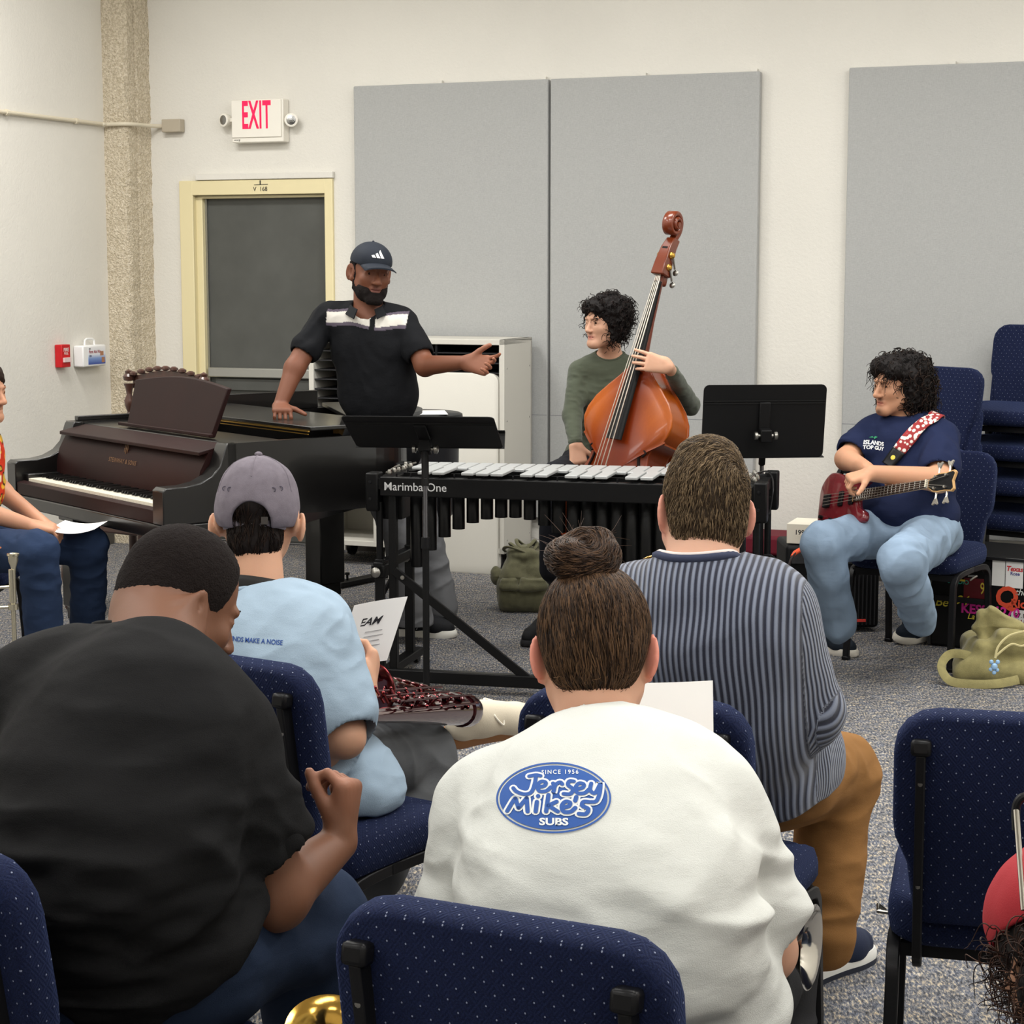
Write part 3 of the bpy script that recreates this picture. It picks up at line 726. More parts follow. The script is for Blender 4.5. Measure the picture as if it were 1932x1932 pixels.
# ------------------------------------------------ music stands
M_MS = plain('music_stand_black', (13, 13, 14), .5, noise=300, bump=.05)
M_MSG = plain('stand_tube_grey', (112, 112, 116), .25, .85)
def stand(label, base, deskc, tilt, yaw, w=.51, h=.32, facing=-1, ribz=.06):
    """tilt: angle of the desk from vertical; yaw: heading of the side the pole is on"""
    t = thing('music_stand', label, 'music stand', base)
    bk = Vector((math.sin(yaw), -math.cos(yaw), 0)); xr = Vector((math.cos(yaw), math.sin(yaw), 0))     # bk points to the side seen
    yu = (Vector((0, 0, 1)) * math.cos(tilt) + bk * math.sin(tilt)).normalized(); nn = (bk * math.cos(tilt) - Vector((0, 0, 1)) * math.sin(tilt)).normalized()
    c = Vector(deskc)
    ol = rrect(w, h, .022, 4); ol = [(a * (1.0 - .0 * b), b) for a, b in ol]
    m = MB(); m.ring([[c + xr * a + yu * b + nn * d for a, b in ol] for d in (-.0015, .0015)]); desk = obj('desk', m, M_MS, t)
    m = MB(); m.box(c - yu * (h / 2) - nn * .03, (w + .01, .065, .003), Matrix((xr, nn, yu)).transposed()); m.box(c - yu * (h / 2 - .008) - nn * .062, (w + .01, .003, .02), Matrix((xr, nn, yu)).transposed()); obj('ledge', m, M_MS, t)
    for q in (h * .5 - .065, h * .5 - .075):
        m = MB(); m.bar(c + xr * (-w / 2 + .004) + yu * q + nn * .003, c + xr * (w / 2 - .004) + yu * q + nn * .003, .004, .005); obj('rib', m, M_MS, desk)
    m = MB(); m.bar(c + yu * (h / 2 - .07) + nn * .008, c - yu * (h * .2) + nn * .014, .045, .012, up=nn); m.box(c - yu * (h * .16) + nn * .03, (.045, .06, .05), Matrix((xr, nn, yu)).transposed()); obj('bracket', m, M_MS, t, bevel=.004)
    hub = c - yu * (h * .16) + nn * .045
    m = MB(); m.lathe([(.016, -.045), (.016, -.034), (.007, -.03), (.007, .03), (.016, .034), (.018, .045), (.01, .05)], hub, xr, 12); obj('knob', m, M_STEEL, t)
    tp = Vector((base[0], base[1], hub.z)); zt = tp.z
    m = MB(); m.tube([hub + Vector((0, 0, .01)), hub * .3 + Vector((base[0], base[1], zt - .07)) * .7, (base[0], base[1], zt - .13)], .014, 10); obj('neck', m, M_MS, t)
    obj('inner_tube', MB().tube([(base[0], base[1], zt - .1), (base[0], base[1], .60)], .0085, 12), M_MSG, t)
    obj('outer_tube', MB().tube([(base[0], base[1], .64), (base[0], base[1], .05)], .0125, 12), M_MS, t)
    obj('collar', MB().tube([(base[0], base[1], .62), (base[0], base[1], .66)], .0165, 12), M_BLKP, t)
    m = MB(); B = Vector(base)
    for k in range(3):
        a = yaw + PI / 2 + k * 2 * PI / 3; d = Vector((math.cos(a), math.sin(a), 0)); m.bar(B + Vector((0, 0, .055)), B + d * .25 + Vector((0, 0, .012)), .04, .012)
    m.lathe([(.05, .03), (.045, .07), (.016, .09)], base, seg=18); obj('base', m, M_MS, t, bevel=.002)
    return t
b1 = Zp(805, 1350, 0); c1 = P(799, 822, b1.y + .02)
stand('black music stand left of centre, desk tipped nearly flat over its pole', (b1.x, b1.y, 0), c1 + Vector((.0, 0, .012)), R(66), R(-6), w=.545, h=.34)
# ------------------------------------------------ amplifier, box, red case, cases with stickers
ga = P(1660, 1100, 8.35)
def obox(name, label, cat, p0, p1, y0, depth, z0, z1, mat, yaw=0, bevel=.01, parent=None):
    pass
M_TOLEX = plain('black_tolex', (17, 17, 19), .55, noise=350, bump=.4)
yb = 8.45
A0 = P(1484, 1030, yb); A1 = P(1662, 1030, yb); az = A0.z; 
am = thing('bass_amplifier', 'black bass combo amplifier with red lit strip behind the bass player', 'amplifier', ((A0.x + A1.x) / 2, yb + .15, 0))
am_w = A1.x - A0.x; am_c = Vector(((A0.x + A1.x) / 2, yb + .17, 0)); 
obj('amplifier_case', MB().box(am_c + Vector((0, 0, az / 2 + .01)), (am_w, .32, az - .02)), M_TOLEX, am, bevel=.018, seg=3)
obj('control_panel', MB().box(am_c + Vector((0, -.162, az - .055)), (am_w - .05, .006, .055)), plain('amp_panel', (58, 58, 60), .35), am, bevel=.002)
m = MB()
for i in range(22):
    xx = -am_w / 2 + .02 + (am_w - .04) * i / 21; m.box(am_c + Vector((xx, -.163, (az - .1) / 2)), (.006, .006, az - .17))
obj('grille', m, plain('grille_black', (40, 40, 42), .5), am)
obj('status_light', MB().box(am_c + Vector((am_w * .18, -.166, .055)), (am_w * .36, .006, .012)), plain('led_red', (190, 60, 52), .4, emit=.1), am)
m = MB()
for i in range(5): m.lathe([(.011, 0), (.009, .014), (0, .015)], am_c + Vector((-.12 + .05 * i, -.165, az - .055)), (0, -1, 0), 10)
obj('knob', m, M_BLKP, am)
cb = tag(obj('instrument_cable', MB().tube(bez([P(1514, 1036, yb - .04), P(1500, 1044, yb - .12), P(1490, 1062, yb - .16), P(1485, 1100, yb - .17), P(1482, 1160, yb - .2), Zp(1478, 1200, .008), Zp(1540, 1225, .008)], 8), .0055, 8), plain('cable_dark', (52, 44, 44), .5), None), 'cable running from the bass amplifier down to the carpet', 'cable')
cb2 = obj('plug', MB().tube([P(1516, 1034, yb - .03), P(1500, 1043, yb - .11), P(1494, 1050, yb - .14)], [.011, .0105, .007], 10), plain('cable_orange', (236, 96, 60), .45), cb, label='orange plug end')
w0, w1 = P(1503, 1000, yb + .0), P(1553, 1000, yb + .0)
bx = thing('small_box', 'small white cardboard box on top of the bass amplifier', 'box', (w0.x + .09, yb + .16, az))
hb = P(1503, 999, yb + .05).z - az
obj('carton', MB().box((w0.x + .08, yb + .12, az + .005 + .045), (.17, .22, .09), Matrix.Rotation(R(-20), 3, 'Z')), plain('carton_white', (222, 216, 200), .7), bx, bevel=.002)
obj('print', place2d(txt('1998', .03, .02), (w0.x + .02, yb + .0 - .005, az + .06), (math.cos(R(-20)), math.sin(R(-20)), 0), (0, 0, 1)), plain('dark_mark', (0, 0, 0)), bx)
r0 = Bw(1425, 1010, .35); r1 = Bw(1500, 1010, .35)
rc = thing('red_case', 'dark red padded case on the floor against the wall', 'case', (r0.x, r0.y, 0))
m = MB(); slab(m, uz(r0)[0] - .25, uz(r1)[0] + .12, .12, .4, .16, P(1460, 1008, r0.y).z); obj('case_body', m, plain('maroon_cloth', (100, 16, 34), .7, noise=200), rc, bevel=.02, seg=3)
m = MB(); slab(m, uz(r0)[0] - .25, uz(r1)[0] + .12, .1, .42, .0, .155); obj('case_base', m, M_TOLEX, rc, bevel=.01)
# sticker covered flight case
k0 = Zp(1752, 1218, 0); k1 = Zp(1960, 1240, 0); kx = (k1 - k0).normalized(); ky = Vector((-kx.y, kx.x, 0)); kz = Vector((0, 0, 1))
kw, kh = .62, P(1760, 1040, k0.y).z
kc = thing('flight_case', 'black equipment case covered in radio station stickers behind the chair legs', 'case', k0)
kM = Matrix((kx, ky, kz)).transposed()
obj('case_body', MB().box(k0 + kx * (kw / 2) + ky * .22 + kz * (kh / 2), (kw, .44, kh - .004), kM), plain('case_black', (12, 12, 13), .5), kc, bevel=.012)
m = MB()
for a in (0, kw): m.bar(k0 + kx * a - ky * .002 + kz * .01, k0 + kx * a - ky * .002 + kz * kh, .012, .02)
m.bar(k0 + kz * (kh - .01), k0 + kx * kw + kz * (kh - .01), .02, .012); obj('edge_trim', m, plain('trim_dark', (60, 60, 62), .3, .8), kc)
def stick(s, px, py, size, rgb, bold=.03, shear=0, sx=1.0, bg=None):
    p = Zp(px, py, 0); d = ray(px, py); tt_ = ((k0 - ky * .003 - CAMP).dot(ky)) / d.dot(ky); p = CAMP + d * tt_
    obj('sticker_lettering', place2d(txt(s, size, bold, shear, sx=sx), p, kx, kz), plain('ink_%d_%d_%d' % rgb, rgb, .5), kc)
def patch(px, py, w, h, rgb, bevel=0):
    d = ray(px, py); tt_ = ((k0 - ky * .002 - CAMP).dot(ky)) / d.dot(ky); p = CAMP + d * tt_
    obj('sticker', MB().box(p, (w, .001, h), kM), plain('stk_%d_%d_%d' % rgb, rgb, .5), kc)
stick('KESS  1270', 1868, 1153, .055, (198, 40, 140), .035)
stick('Be', 1776, 1136, .055, (206, 190, 60), .01, .3); stick('94', 1814, 1133, .055, (206, 190, 60), .012, .3)
stick('99', 1858, 1112, .07, (214, 190, 70), .01, sx=.6)
patch(1840, 1110, .10, .085, (96, 22, 30)); stick('La Fabulosa', 1860, 1166, .035, (206, 190, 60), .008, .3)
stick('Q', 1898, 1128, .12, (206, 76, 50), .03, .1); stick('Rio', 1922, 1140, .05, (206, 76, 50), .03)
stick('the', 1926, 1118, .04, (210, 214, 210), .005, .3)
patch(1884, 1080, .055, .115, (214, 214, 212)); patch(1914, 1082, .075, .125, (222, 222, 222)); stick('Texas', 1914, 1074, .03, (190, 40, 50), .03, .2); stick('Rose', 1915, 1083, .02, (60, 60, 130), .03)
patch(1924, 1170, .075, .085, (206, 204, 202)); stick('97.1', 1924, 1162, .026, (60, 40, 40), .02); stick('GILLEY', 1926, 1174, .026, (130, 30, 40), .03)
stick('STUDIO', 1808, 1098, .026, (60, 170, 150), .02); stick('Z', 1814, 1090, .045, (226, 200, 60), .05); stick('Kiss', 1772, 1092, .03, (196, 60, 90), .02)
# ================================================================== GRAND PIANO
M_PB = plain('piano_black_lacquer', (11, 10, 10), .28, coat=.22, noise=60, bump=.03)
M_PM = plain('piano_mahogany', (34, 13, 12), .5, coat=.0, noise=18, var=.25, bump=.03)
M_IV = plain('ivory_key', (232, 226, 208), .3); M_EB = plain('ebony_key', (16, 15, 15), .3)
M_GOLD = plain('gilt_brass', (190, 150, 70), .3, .9)
PA = Vector((.785, .620, 0)); PK = Vector((-.620, .785, 0)); PZ = Vector((0, 0, 1))
PO = Zp(299, 952, .738) + PA * .116; PO.z = 0
def pp(t, s, z=0.0): return PO + PA * t + PK * s + PZ * z     # t away from the player, s treble -> bass
piano = thing('grand_piano', 'black grand piano with dark mahogany front, keyboard open, at the left', 'piano', pp(.5, .6))
KW = 1.165
# case outline (t, s)
bent = [(.12, -.12), (.80, -.12), (.93, -.09), (1.05, .02), (1.16, .22), (1.28, .40), (1.42, .52), (1.56, .64), (1.66, .82), (1.66, 1.05), (1.58, 1.24), (1.46, KW + .12), (.12, KW + .12)]
def extr(pts, z0, z1, mb=None):
    mb = mb or MB(); mb.ring([[pp(t, s, z) for t, s in pts] for z in (z0, z1)]); return mb
inner = []
def inset(pts, d):
    c = (.8, .6); out = []
    n = len(pts)
    for i in range(n):
        a, b, e = Vector((*pts[i - 1], 0)), Vector((*pts[i], 0)), Vector((*pts[(i + 1) % n], 0))
        n1 = (b - a).normalized().cross(PZ); n2 = (e - b).normalized().cross(PZ); m = (n1 + n2); m = m / max(m.dot(n1), .3)
        q = b - m * d; out.append((q.x, q.y))
    return out
curve = [(t, s) for t, s, _ in [tuple(v) for v in bez([(a, b, 0) for a, b in bent[1:-1]], 5)]]
rim_o = [bent[0]] + curve + [bent[-1]]
sg = 1 if (Vector((*inset(rim_o, .03)[0], 0)) - Vector((.8, .6, 0))).length < (Vector((*rim_o[0], 0)) - Vector((.8, .6, 0))).length else -1
rim_i = inset(rim_o, .035 * sg)
mb = MB(); n = len(rim_o); lo, hi = .67, .965
for i in range(n - 1):
    quad = lambda z: None
    a, b, c, d = rim_o[i], rim_o[i + 1], rim_i[i + 1], rim_i[i]
    mb.add([pp(*a, lo), pp(*b, lo), pp(*c, lo), pp(*d, lo), pp(*a, hi), pp(*b, hi), pp(*c, hi), pp(*d, hi)], [(0, 1, 5, 4), (4, 5, 6, 7), (3, 2, 6, 7), (0, 1, 2, 3)] + ([(0, 3, 7, 4)] if i == 0 else []) + ([(1, 2, 6, 5)] if i == n - 2 else []))
obj('rim', mb, M_PB, piano, smooth=40)
obj('soundboard', extr(inset(rim_o, .03 * sg), .68, .70), M_PB, piano)
pl = extr(inset([p for p in rim_o if p[0] > .3] , .06 * sg), .84, .86); obj('iron_plate', pl, plain('plate_bronze', (92, 70, 38), .4, .6), piano)
# underside beams and keybed
mb = MB()
mb.ring([[pp(t, s, z) for t, s in ((-.16, -.12), (.45, -.12), (.45, KW + .12), (-.16, KW + .12))] for z in (.615, .67)]); obj('keybed', mb, M_PB, piano, bevel=.006)
obj('underframe', extr([(.45, .0), (1.35, .55), (1.4, 1.1), (.45, 1.2)], .60, .67), M_PB, piano)
# scrolled cheeks
prof = [(-.16, .67), (-.16, .80), (-.145, .812), (-.06, .812), (0.0, .822), (.05, .845), (.085, .88), (.10, .92), (.112, .955), (.12, .965), (.16, .965), (.16, .67)]
for s0, s1 in ((-.12, -.035), (KW + .035, KW + .12)):
    mb = MB(); mb.ring([[pp(t, s, z) for t, z in prof] for s in (s0, s1)]); obj('cheek', mb, M_PB, piano, bevel=.004, smooth=25)
# key slip, keys, fallboard
mb = MB(); mb.ring([[pp(t, s, z) for t, z in ((-.155, .67), (-.155, .722), (-.12, .728), (-.12, .67))] for s in (-.035, KW + .035)]); obj('key_slip', mb, M_PM, piano, bevel=.003)
for s0, s1 in ((-.035, .0), (KW, KW + .035)):
    mb = MB(); mb.ring([[pp(t, s, z) for t, z in ((-.118, .67), (-.118, .755), (.03, .755), (.03, .67))] for s in (s0, s1)]); obj('key_block', mb, M_PB, piano, bevel=.003)
kb = None
kw = KW / 52
kparent = obj('keyframe', MB().ring([[pp(t, s, z) for t, z in ((-.118, .67), (-.118, .705), (.06, .705), (.06, .67))] for s in (0, KW)]), M_EB, piano)
for i in range(52):
    s = i * kw; mb = MB(); mb.ring([[pp(t, q, z) for t, z in ((-.116, .712), (-.116, .738), (.03, .738), (.03, .712))] for q in (s + .0006, s + kw - .0006)]); obj('white_key', mb, M_IV, kparent, smooth=20)
# seen from the player's right: the top C is at s = 0, walking down the octaves
names = 'CBAGFED'
for i in range(51):
    nm = names[i % 7]; lower = names[(i + 1) % 7]
    if (nm, lower) in (('C', 'B'), ('F', 'E')): continue
    s = (i + 1) * kw; mb = MB(); mb.ring([[pp(t, q, z) for t, z in ((-.066, .74), (-.060, .7505), (.03, .7505), (.03, .738))] for q in (s - .0055, s + .0055)]); obj('black_key', mb, M_EB, kparent, smooth=20)
mb = MB(); fbp = [(.03, .742), (.032, .80), (.045, .855), (.07, .90), (.085, .925), (.11, .93), (.11, .742)]
mb.ring([[pp(t, s, z) for t, z in fbp] for s in (-.035, KW + .035)]); fb = obj('fallboard', mb, M_PM, piano, smooth=25)
mb = MB(); mb.ring([[pp(t, s, z) for t, z in ((.045, .915), (.045, .93), (.17, .955), (.17, .94))] for s in (-.03, KW + .03)]); obj('fallboard_lip', mb, M_PM, fb, bevel=.003)
fn = (PK * -1).cross((PA * .3 + PZ).normalized())
o_ = pp(.0435, .60, .845); up_ = (PA * .27 + PZ * .96).normalized()
t2 = txt('STEINWAY & SONS', .026, .01, spacing=1.1)
obj('lettering', place2d(t2, o_ - PA * .004, PK * -1, up_), plain('faded_gilt', (120, 84, 50), .4, .5), fb)
mb = MB()
for a, b, w_ in (((0, 0), (0, .05), .004), ((-.012, .006), (-.012, .04), .003), ((.012, .006), (.012, .04), .003), ((-.018, .02), (.018, .02), .003), ((-.012, .045), (.012, .045), .003)):
    p0 = o_ - PA * .0 + up_ * (.032 + a[1]) - PK * a[0] + PA * .003; p1 = o_ + up_ * (.032 + b[1]) - PK * b[0] + PA * .003; mb.bar(p0, p1, w_, .002)
obj('lyre_emblem', mb, MATS['faded_gilt'], fb)
# music desk with its shelf
mb = MB(); mb.ring([[pp(t, s, z) for t, s in ((.17, -.08), (.42, -.08), (.42, KW + .08), (.17, KW + .08))] for z in (.945, .957)]); obj('desk_shelf', mb, M_PB, piano, bevel=.003)
dp = []; s0, s1 = .15, .93; NN = 14
arch = [(s0 + (s1 - s0) * i / NN, .205 + .03 * math.sin(PI * i / NN)) for i in range(NN + 1)]
mb = MB(); rg = []
for th in (0, .022):
    row = [(s0 + .03, .0), *[(s, h) for s, h in arch], (s1 - .03, .0)]
    rg.append([pp(.215 + .30 * h * h * 3.0 + .12 * h + th, s, .96 + h * .95) for s, h in row])
    # curved sides
mb.ring(rg); md = obj('music_desk', mb, M_PM, piano, bevel=.004, smooth=30)
mb = MB(); mb.bar(pp(.20, s0 + .0, .972), pp(.20, s1, .972), .02, .014); obj('desk_ledge', mb, M_PM, md, bevel=.003)
# lid: rear leaf with the front leaf folded back on it
lo_ = inset([p for p in rim_o if p[0] > .46], -.012 * sg)
lo_ = [(max(t, .5), s) for t, s in lo_]
obj('lid', extr(lo_, .967, .986), M_PB, piano, bevel=.003)
fl_ = [(.505, -.10), (.505, KW + .10), (.93, KW + .10), (.93, -.02), (.85, -.10)]
obj('folded_lid_leaf', extr(fl_, .992, 1.008), M_PB, piano, bevel=.003)
mb = MB(); mb.bar(pp(.502, -.09, .989), pp(.502, KW, .989), .008, .004); mb.bar(pp(.499, -.09, .978), pp(.499, KW, .978), .004, .003); obj('piano_hinge', mb, M_GOLD, piano)
mb = MB(); mb.ring([[pp(t, s, z) for t, s in ((.16, KW + .085), (.5, KW + .085), (.5, KW + .12), (.16, KW + .12))] for z in (.965, .985)]); mb.ring([[pp(t, s, z) for t, s in ((.5, KW + .085), (1.4, KW + .085), (1.4, KW + .12), (.5, KW + .12))] for z in (.965, 1.05)]); obj('raised_bass_rim', mb, M_PB, piano, bevel=.003)
for t, s in ((.02, -.02), (.12, 1.16), (1.30, 1.05)):
    mb = MB()
    for z0, z1, w0, w1 in ((.615, .54, .15, .15), (.54, .50, .12, .12), (.50, .16, .135, .095), (.16, .10, .11, .11)): mb.box(pp(t, s, (z0 + z1) / 2), (w0, w0, z0 - z1), Matrix((PA, PK, PZ)).transposed())
    lg = obj('leg', mb, M_PB, piano, bevel=.006); mb = MB(); mb.lathe([(0, -.014), (.045, -.014), (.048, 0), (.045, .014), (0, .014)], pp(t, s, .05), PA, 16); mb.box(pp(t, s, .085), (.05, .05, .03)); obj('caster', mb, M_GOLD, lg)
mb = MB(); mb.box(pp(.30, .70, .36), (.05, .20, .52), Matrix((PA, PK, PZ)).transposed()); mb.box(pp(.26, .70, .10), (.20, .30, .06), Matrix((PA, PK, PZ)).transposed()); ly = obj('pedal_lyre', mb, M_PB, piano, bevel=.006)
for k in (-1, 0, 1):
    mb = MB(); mb.tube([pp(.2, .70 + .055 * k, .085), pp(.1, .70 + .055 * k, .08), pp(.06, .70 + .055 * k, .07)], [.008, .009, .012], 8, flat=.5); obj('pedal', mb, M_GOLD, ly)
# ================================================================== VIBRAPHONE
M_VB = plain('vibraphone_black', (13, 13, 14), .4, noise=300, bump=.05)
M_BAR = plain('anodised_silver_bar', (168, 170, 170), .45, .2)
VA = R(-13.5); VX = Vector((math.cos(VA), math.sin(VA), 0)); VY = Vector((-math.sin(VA), math.cos(VA), 0))
V0 = P(690, 899, 7.30); VH = V0.z; V0.z = 0; VL = 1.545; VM = Matrix((VX, VY, PZ)).transposed()
def vp(a, b, z): return V0 + VX * a + VY * b + PZ * z
def vbox(mb, a0, a1, b0, b1, z0, z1): return mb.box(vp((a0 + a1) / 2, (b0 + b1) / 2, (z0 + z1) / 2), (a1 - a0, b1 - b0, z1 - z0), VM)
vib = thing('vibraphone', 'black vibraphone with silver bars standing across the middle of the room', 'vibraphone', vp(VL / 2, .25, 0))
obj('front_rail', vbox(MB(), .055, VL - .055, 0, .03, VH - .074, VH), M_VB, vib, bevel=.004)
obj('rear_rail', vbox(MB(), .055, VL - .055, .43, .46, VH - .074, VH), M_VB, vib, bevel=.004)
for a0, a1 in ((.03, .10), (VL - .10, VL - .03)): obj('end_beam', vbox(MB(), a0, a1, .0, .46, VH - .05, VH - .005), M_VB, vib, bevel=.004)
for b_ in (.03, .18, .25, .43): obj('bar_rail', vbox(MB(), .10, VL - .10, b_ - .008, b_ + .008, VH - .02, VH + .0), M_VB, vib)
for a_, s_ in ((.0, 1), (VL - .055, -1)):
    for b_ in (.0, .40):
        mb = MB(); mb.ring([[vp(a_ + d, b_ - .01 + y_, z) for y_, z in ((0, VH + .015), (.075, VH + .015), (.075, VH - .12), (.06, VH - .135), (.01, VH - .135), (0, VH - .12))] for d in (0, .05)]); e_ = obj('end_block', mb, M_VB, vib, bevel=.006)
        for zz in (-.02, -.085): obj('bolt', MB().lathe([(.007, 0), (.006, .002), (0, .003)], vp(a_ + .02, b_ - .011, VH + zz), VY * -1, 10), M_BLKP, e_)
# lettering
t2 = txt('Marimba One', .052, .004, align='LEFT'); xs = [p[0] for p in t2[0]]; k_ = .247 / (max(xs) - min(xs)); t2 = ([(a * k_, b * k_) for a, b in t2[0]], t2[1])
obj('lettering', place2d(t2, vp(.072, -.0008, VH - .037), VX, PZ), plain('logo_silver', (196, 196, 196), .5), vib, label='pale lettering Marimba One')
t2 = txt('ONE', .03, .012); obj('lettering', place2d(t2, vp(VL - .16, -.0008, VH - .030), VX, PZ), MATS['logo_silver'], vib)
bw = .0575; a_s = .115
for i in range(22):
    a = a_s + i * bw; l0 = .205 + .004 * i / 2
    mb = MB(); vbox(mb, a + .003, a + bw - .003, .225, .225 + l0, VH + .006, VH + .018); obj('natural_bar', mb, M_BAR, vib, bevel=.003)
for i in range(22):
    if i % 7 in (2, 3, 5, 6, 0) and i > 1:
        a = a_s + i * bw - bw / 2 + .002
        mb = MB(); vbox(mb, a + .002, a + bw - .008, .006, .215, VH + .012, VH + .024); obj('accidental_bar', mb, M_BAR, vib, bevel=.003)
    for b_ in (.03, .18):
        obj('bar_post', MB().tube([vp(a_s + i * bw, b_, VH - .005), vp(a_s + i * bw, b_, VH + .012)], .0035, 6), M_BLKP, vib)
bots = [1077, 1045, 1020, 1005, 993, 986, 983, 983, 987, 998, 1012, 1030, 1045, 1058, 1070, 1080, 1090, 1098, 1104, 1108, 1110, 1112]
for i in range(22):
    a = a_s + .055 + i * bw * .985; zb = P(900, bots[i], 7.3 - .24 * a).z
    rr_ = .0245 if i < 10 else .0275
    m = MB(); m.lathe([(rr_, 0), (rr_, VH - .062 - zb), (rr_ - .002, VH - .06 - zb)], vp(a, .11, zb), PZ, 18); obj('resonator', m, plain('resonator_black', (10, 10, 11), .35), vib, smooth=50)
for i in range(11, 22):
    a = a_s + .03 + i * bw * .985; zb = P(900, bots[i] - 8, 7.3).z
    m = MB(); m.lathe([(.030, 0), (.030, VH - .062 - zb), (.022, VH - .06 - zb)], vp(a, .33, zb), PZ, 18); obj('resonator', m, MATS['resonator_black'], vib, smooth=50)
obj('motor_box', vbox(MB(), .05, .13, .05, .40, VH - .17, VH - .06), M_VB, vib, bevel=.004)
# fittings on the end plates
m = MB(); random.seed(5)
for a0 in (.055, VL - .10):
    for k in range(7):
        p = vp(a0 + random.uniform(0, .04), .05 + .05 * k, VH + .004); m = MB(); m.lathe([(.009, 0), (.011, .008), (.006, .02), (0, .022)], p, PZ, 8); obj('fitting', m, M_STEEL, vib)
    m = MB(); m.tube(bez([vp(a0 + .01, .05, VH + .01), vp(a0 + .03, .15, VH + .03), vp(a0 + .01, .26, VH + .012), vp(a0 + .04, .36, VH + .02)], 5), .004, 6); obj('damper_link', m, M_STEEL, vib)
# stand frame
zcl = P(715, 1075, 7.3).z
for a_, s_ in ((.045, 1), (VL - .045, -1)):
    for b_ in (.03, .43):
        l_ = obj('leg', MB().tube([vp(a_, b_, VH - .1), vp(a_, b_, zcl - .02)], .0135, 12), M_VB, vib)
        o2 = obj('leg', MB().bar(vp(a_ + .0 * s_, b_, zcl + .04), vp(a_, b_, .055), .03, .035, up=VX), M_VB, vib, bevel=.003)
        obj('clamp', vbox(MB(), a_ - .028, a_ + .028, b_ - .03, b_ + .03, zcl - .03, zcl + .02), M_VB, vib, bevel=.005)
        m = MB(); m.lathe([(.012, 0), (.016, .01), (.02, .03), (.012, .036), (0, .04)], vp(a_ + .0, b_ - .03, zcl - .005), VY * -1, 12); obj('wing_knob', m, M_STEEL, vib)
    obj('leg', MB().bar(vp(a_ + .055 * s_, .03, VH - .05), vp(a_ + .055 * s_, .03, .05), .034, .03, up=VX), M_VB, vib, bevel=.003)
    obj('side_beam', vbox(MB(), a_ - .025, a_ + .025, -.08, .54, .03, .065), M_VB, vib, bevel=.004)
    obj('upper_crossbar', vbox(MB(), a_ - .02, a_ + .02, .0, .46, zcl - .01, zcl + .03), M_VB, vib, bevel=.004)
    obj('brace', MB().bar(vp(a_ + .065 * s_, .005, zcl), vp(VL / 2 - .12 * s_, .005, .06), .012, .034, up=PZ), M_VB, vib, bevel=.002)
    m = MB(); m.lathe([(.009, 0), (.008, .003), (0, .004)], vp(a_ + .10 * s_, -.002, zcl - .025), VY * -1, 10); obj('bolt', m, M_STEEL, vib)
    for b_ in (-.06, .52):
        m = MB(); m.lathe([(0, -.012), (.028, -.012), (.03, 0), (.028, .012), (0, .012)], vp(a_, b_, .031), VX, 14); obj('caster', m, M_BLKP, vib)
obj('bottom_beam', vbox(MB(), .045, VL - .045, -.01, .03, .035, .083), M_VB, vib, bevel=.004)
m = MB(); m.tube(bez([vp(VL - .07, .3, VH + .02), vp(VL - .02, .2, VH + .035), vp(VL + .012, .05, VH - .0), vp(VL + .005, .0, VH - .1)], 6), .003, 6); obj('power_cord', m, M_BLKP, vib)
m = MB()
for k in range(4): m.tube([vp(VL - .0 + .03 * math.cos(t), .02, zcl + .02 + .02 * k + .03 * math.sin(t)) for t in [2 * PI * j / 16 for j in range(16)]], .004, 6, cyc=True)
obj('coiled_cord', m, M_BLKP, vib)
# flat black floor bar lying beyond the vibraphone
f0, f1 = Zp(590, 1112, .02), Zp(700, 1090, .02)
fs = thing('floor_frame', 'flat black metal stand base lying on the carpet left of the vibraphone', 'stand base', (f0 + f1) / 2)
fd = (f1 - f0).normalized()
obj('bar', MB().bar(f0 - fd * .25, f1 + fd * .1, .07, .025), M_VB, fs, bevel=.004)
for k in (.1, .35): obj('bolt', MB().lathe([(.006, 0), (.006, .025), (.014, .03), (.012, .04), (0, .042)], f0 + fd * (k * .9 - .05) + PZ * .012, PZ, 10), M_VB, fs)
# ================================================================== DOUBLE BASS
def m_varnish():
    t = NT('bass_varnish'); g = t.noise(1, 4, t.mapping((160, 160, 5)), .6)
    at = t.n('ShaderNodeAttribute', attribute_name='Col')
    t.base(t.mix(t.math('MULTIPLY', g, .35), at.outputs['Color'], lin((96, 32, 8)), 'MIX')); t.set(Roughness=.26, Coat_Weight=.12, Coat_Roughness=.06); t.b.inputs['Specular IOR Level'].default_value = .3; return t.m
M_VAR = m_varnish()
BN = P(1243, 532, 8.12)
bu = Vector((.225, .20, .95)).normalized(); bn = Vector((-.57, -.82, 0)); bn = (bn - bu * bn.dot(bu)).normalized(); bx_ = bu.cross(bn) * -1
if bx_.x < 0: bx_ = -bx_
BS = .90
def bp(x, y, z): return BN + (bx_ * x + bu * y + bn * z) * BS      # y up the neck from the nut, z out of the front
dbass = thing('double_bass', 'amber varnished double bass held upright by the curly haired player', 'double bass', (bp(0, -1.5, 0).x, bp(0, -1.5, 0).y, 0))
HEEL = -.39; BL = .93; DEP = .185
half = [(0, .028), (.03, .050), (.08, .090), (.14, .145), (.20, .195), (.26, .226), (.31, .236), (.355, .226), (.385, .212), (.395, .218), (.405, .19), (.43, .165), (.47, .152), (.52, .156), (.56, .175), (.59, .215), (.60, .232), (.615, .240), (.66, .255), (.72, .27), (.78, .275), (.85, .262), (.91, .225), (.96, .16), (.99, .07), (1.0, .0)]
pts = [(w, -t) for t, w in half] + [(-w, -t) for t, w in reversed(half[:-1])]
ctr = (0, -.55)
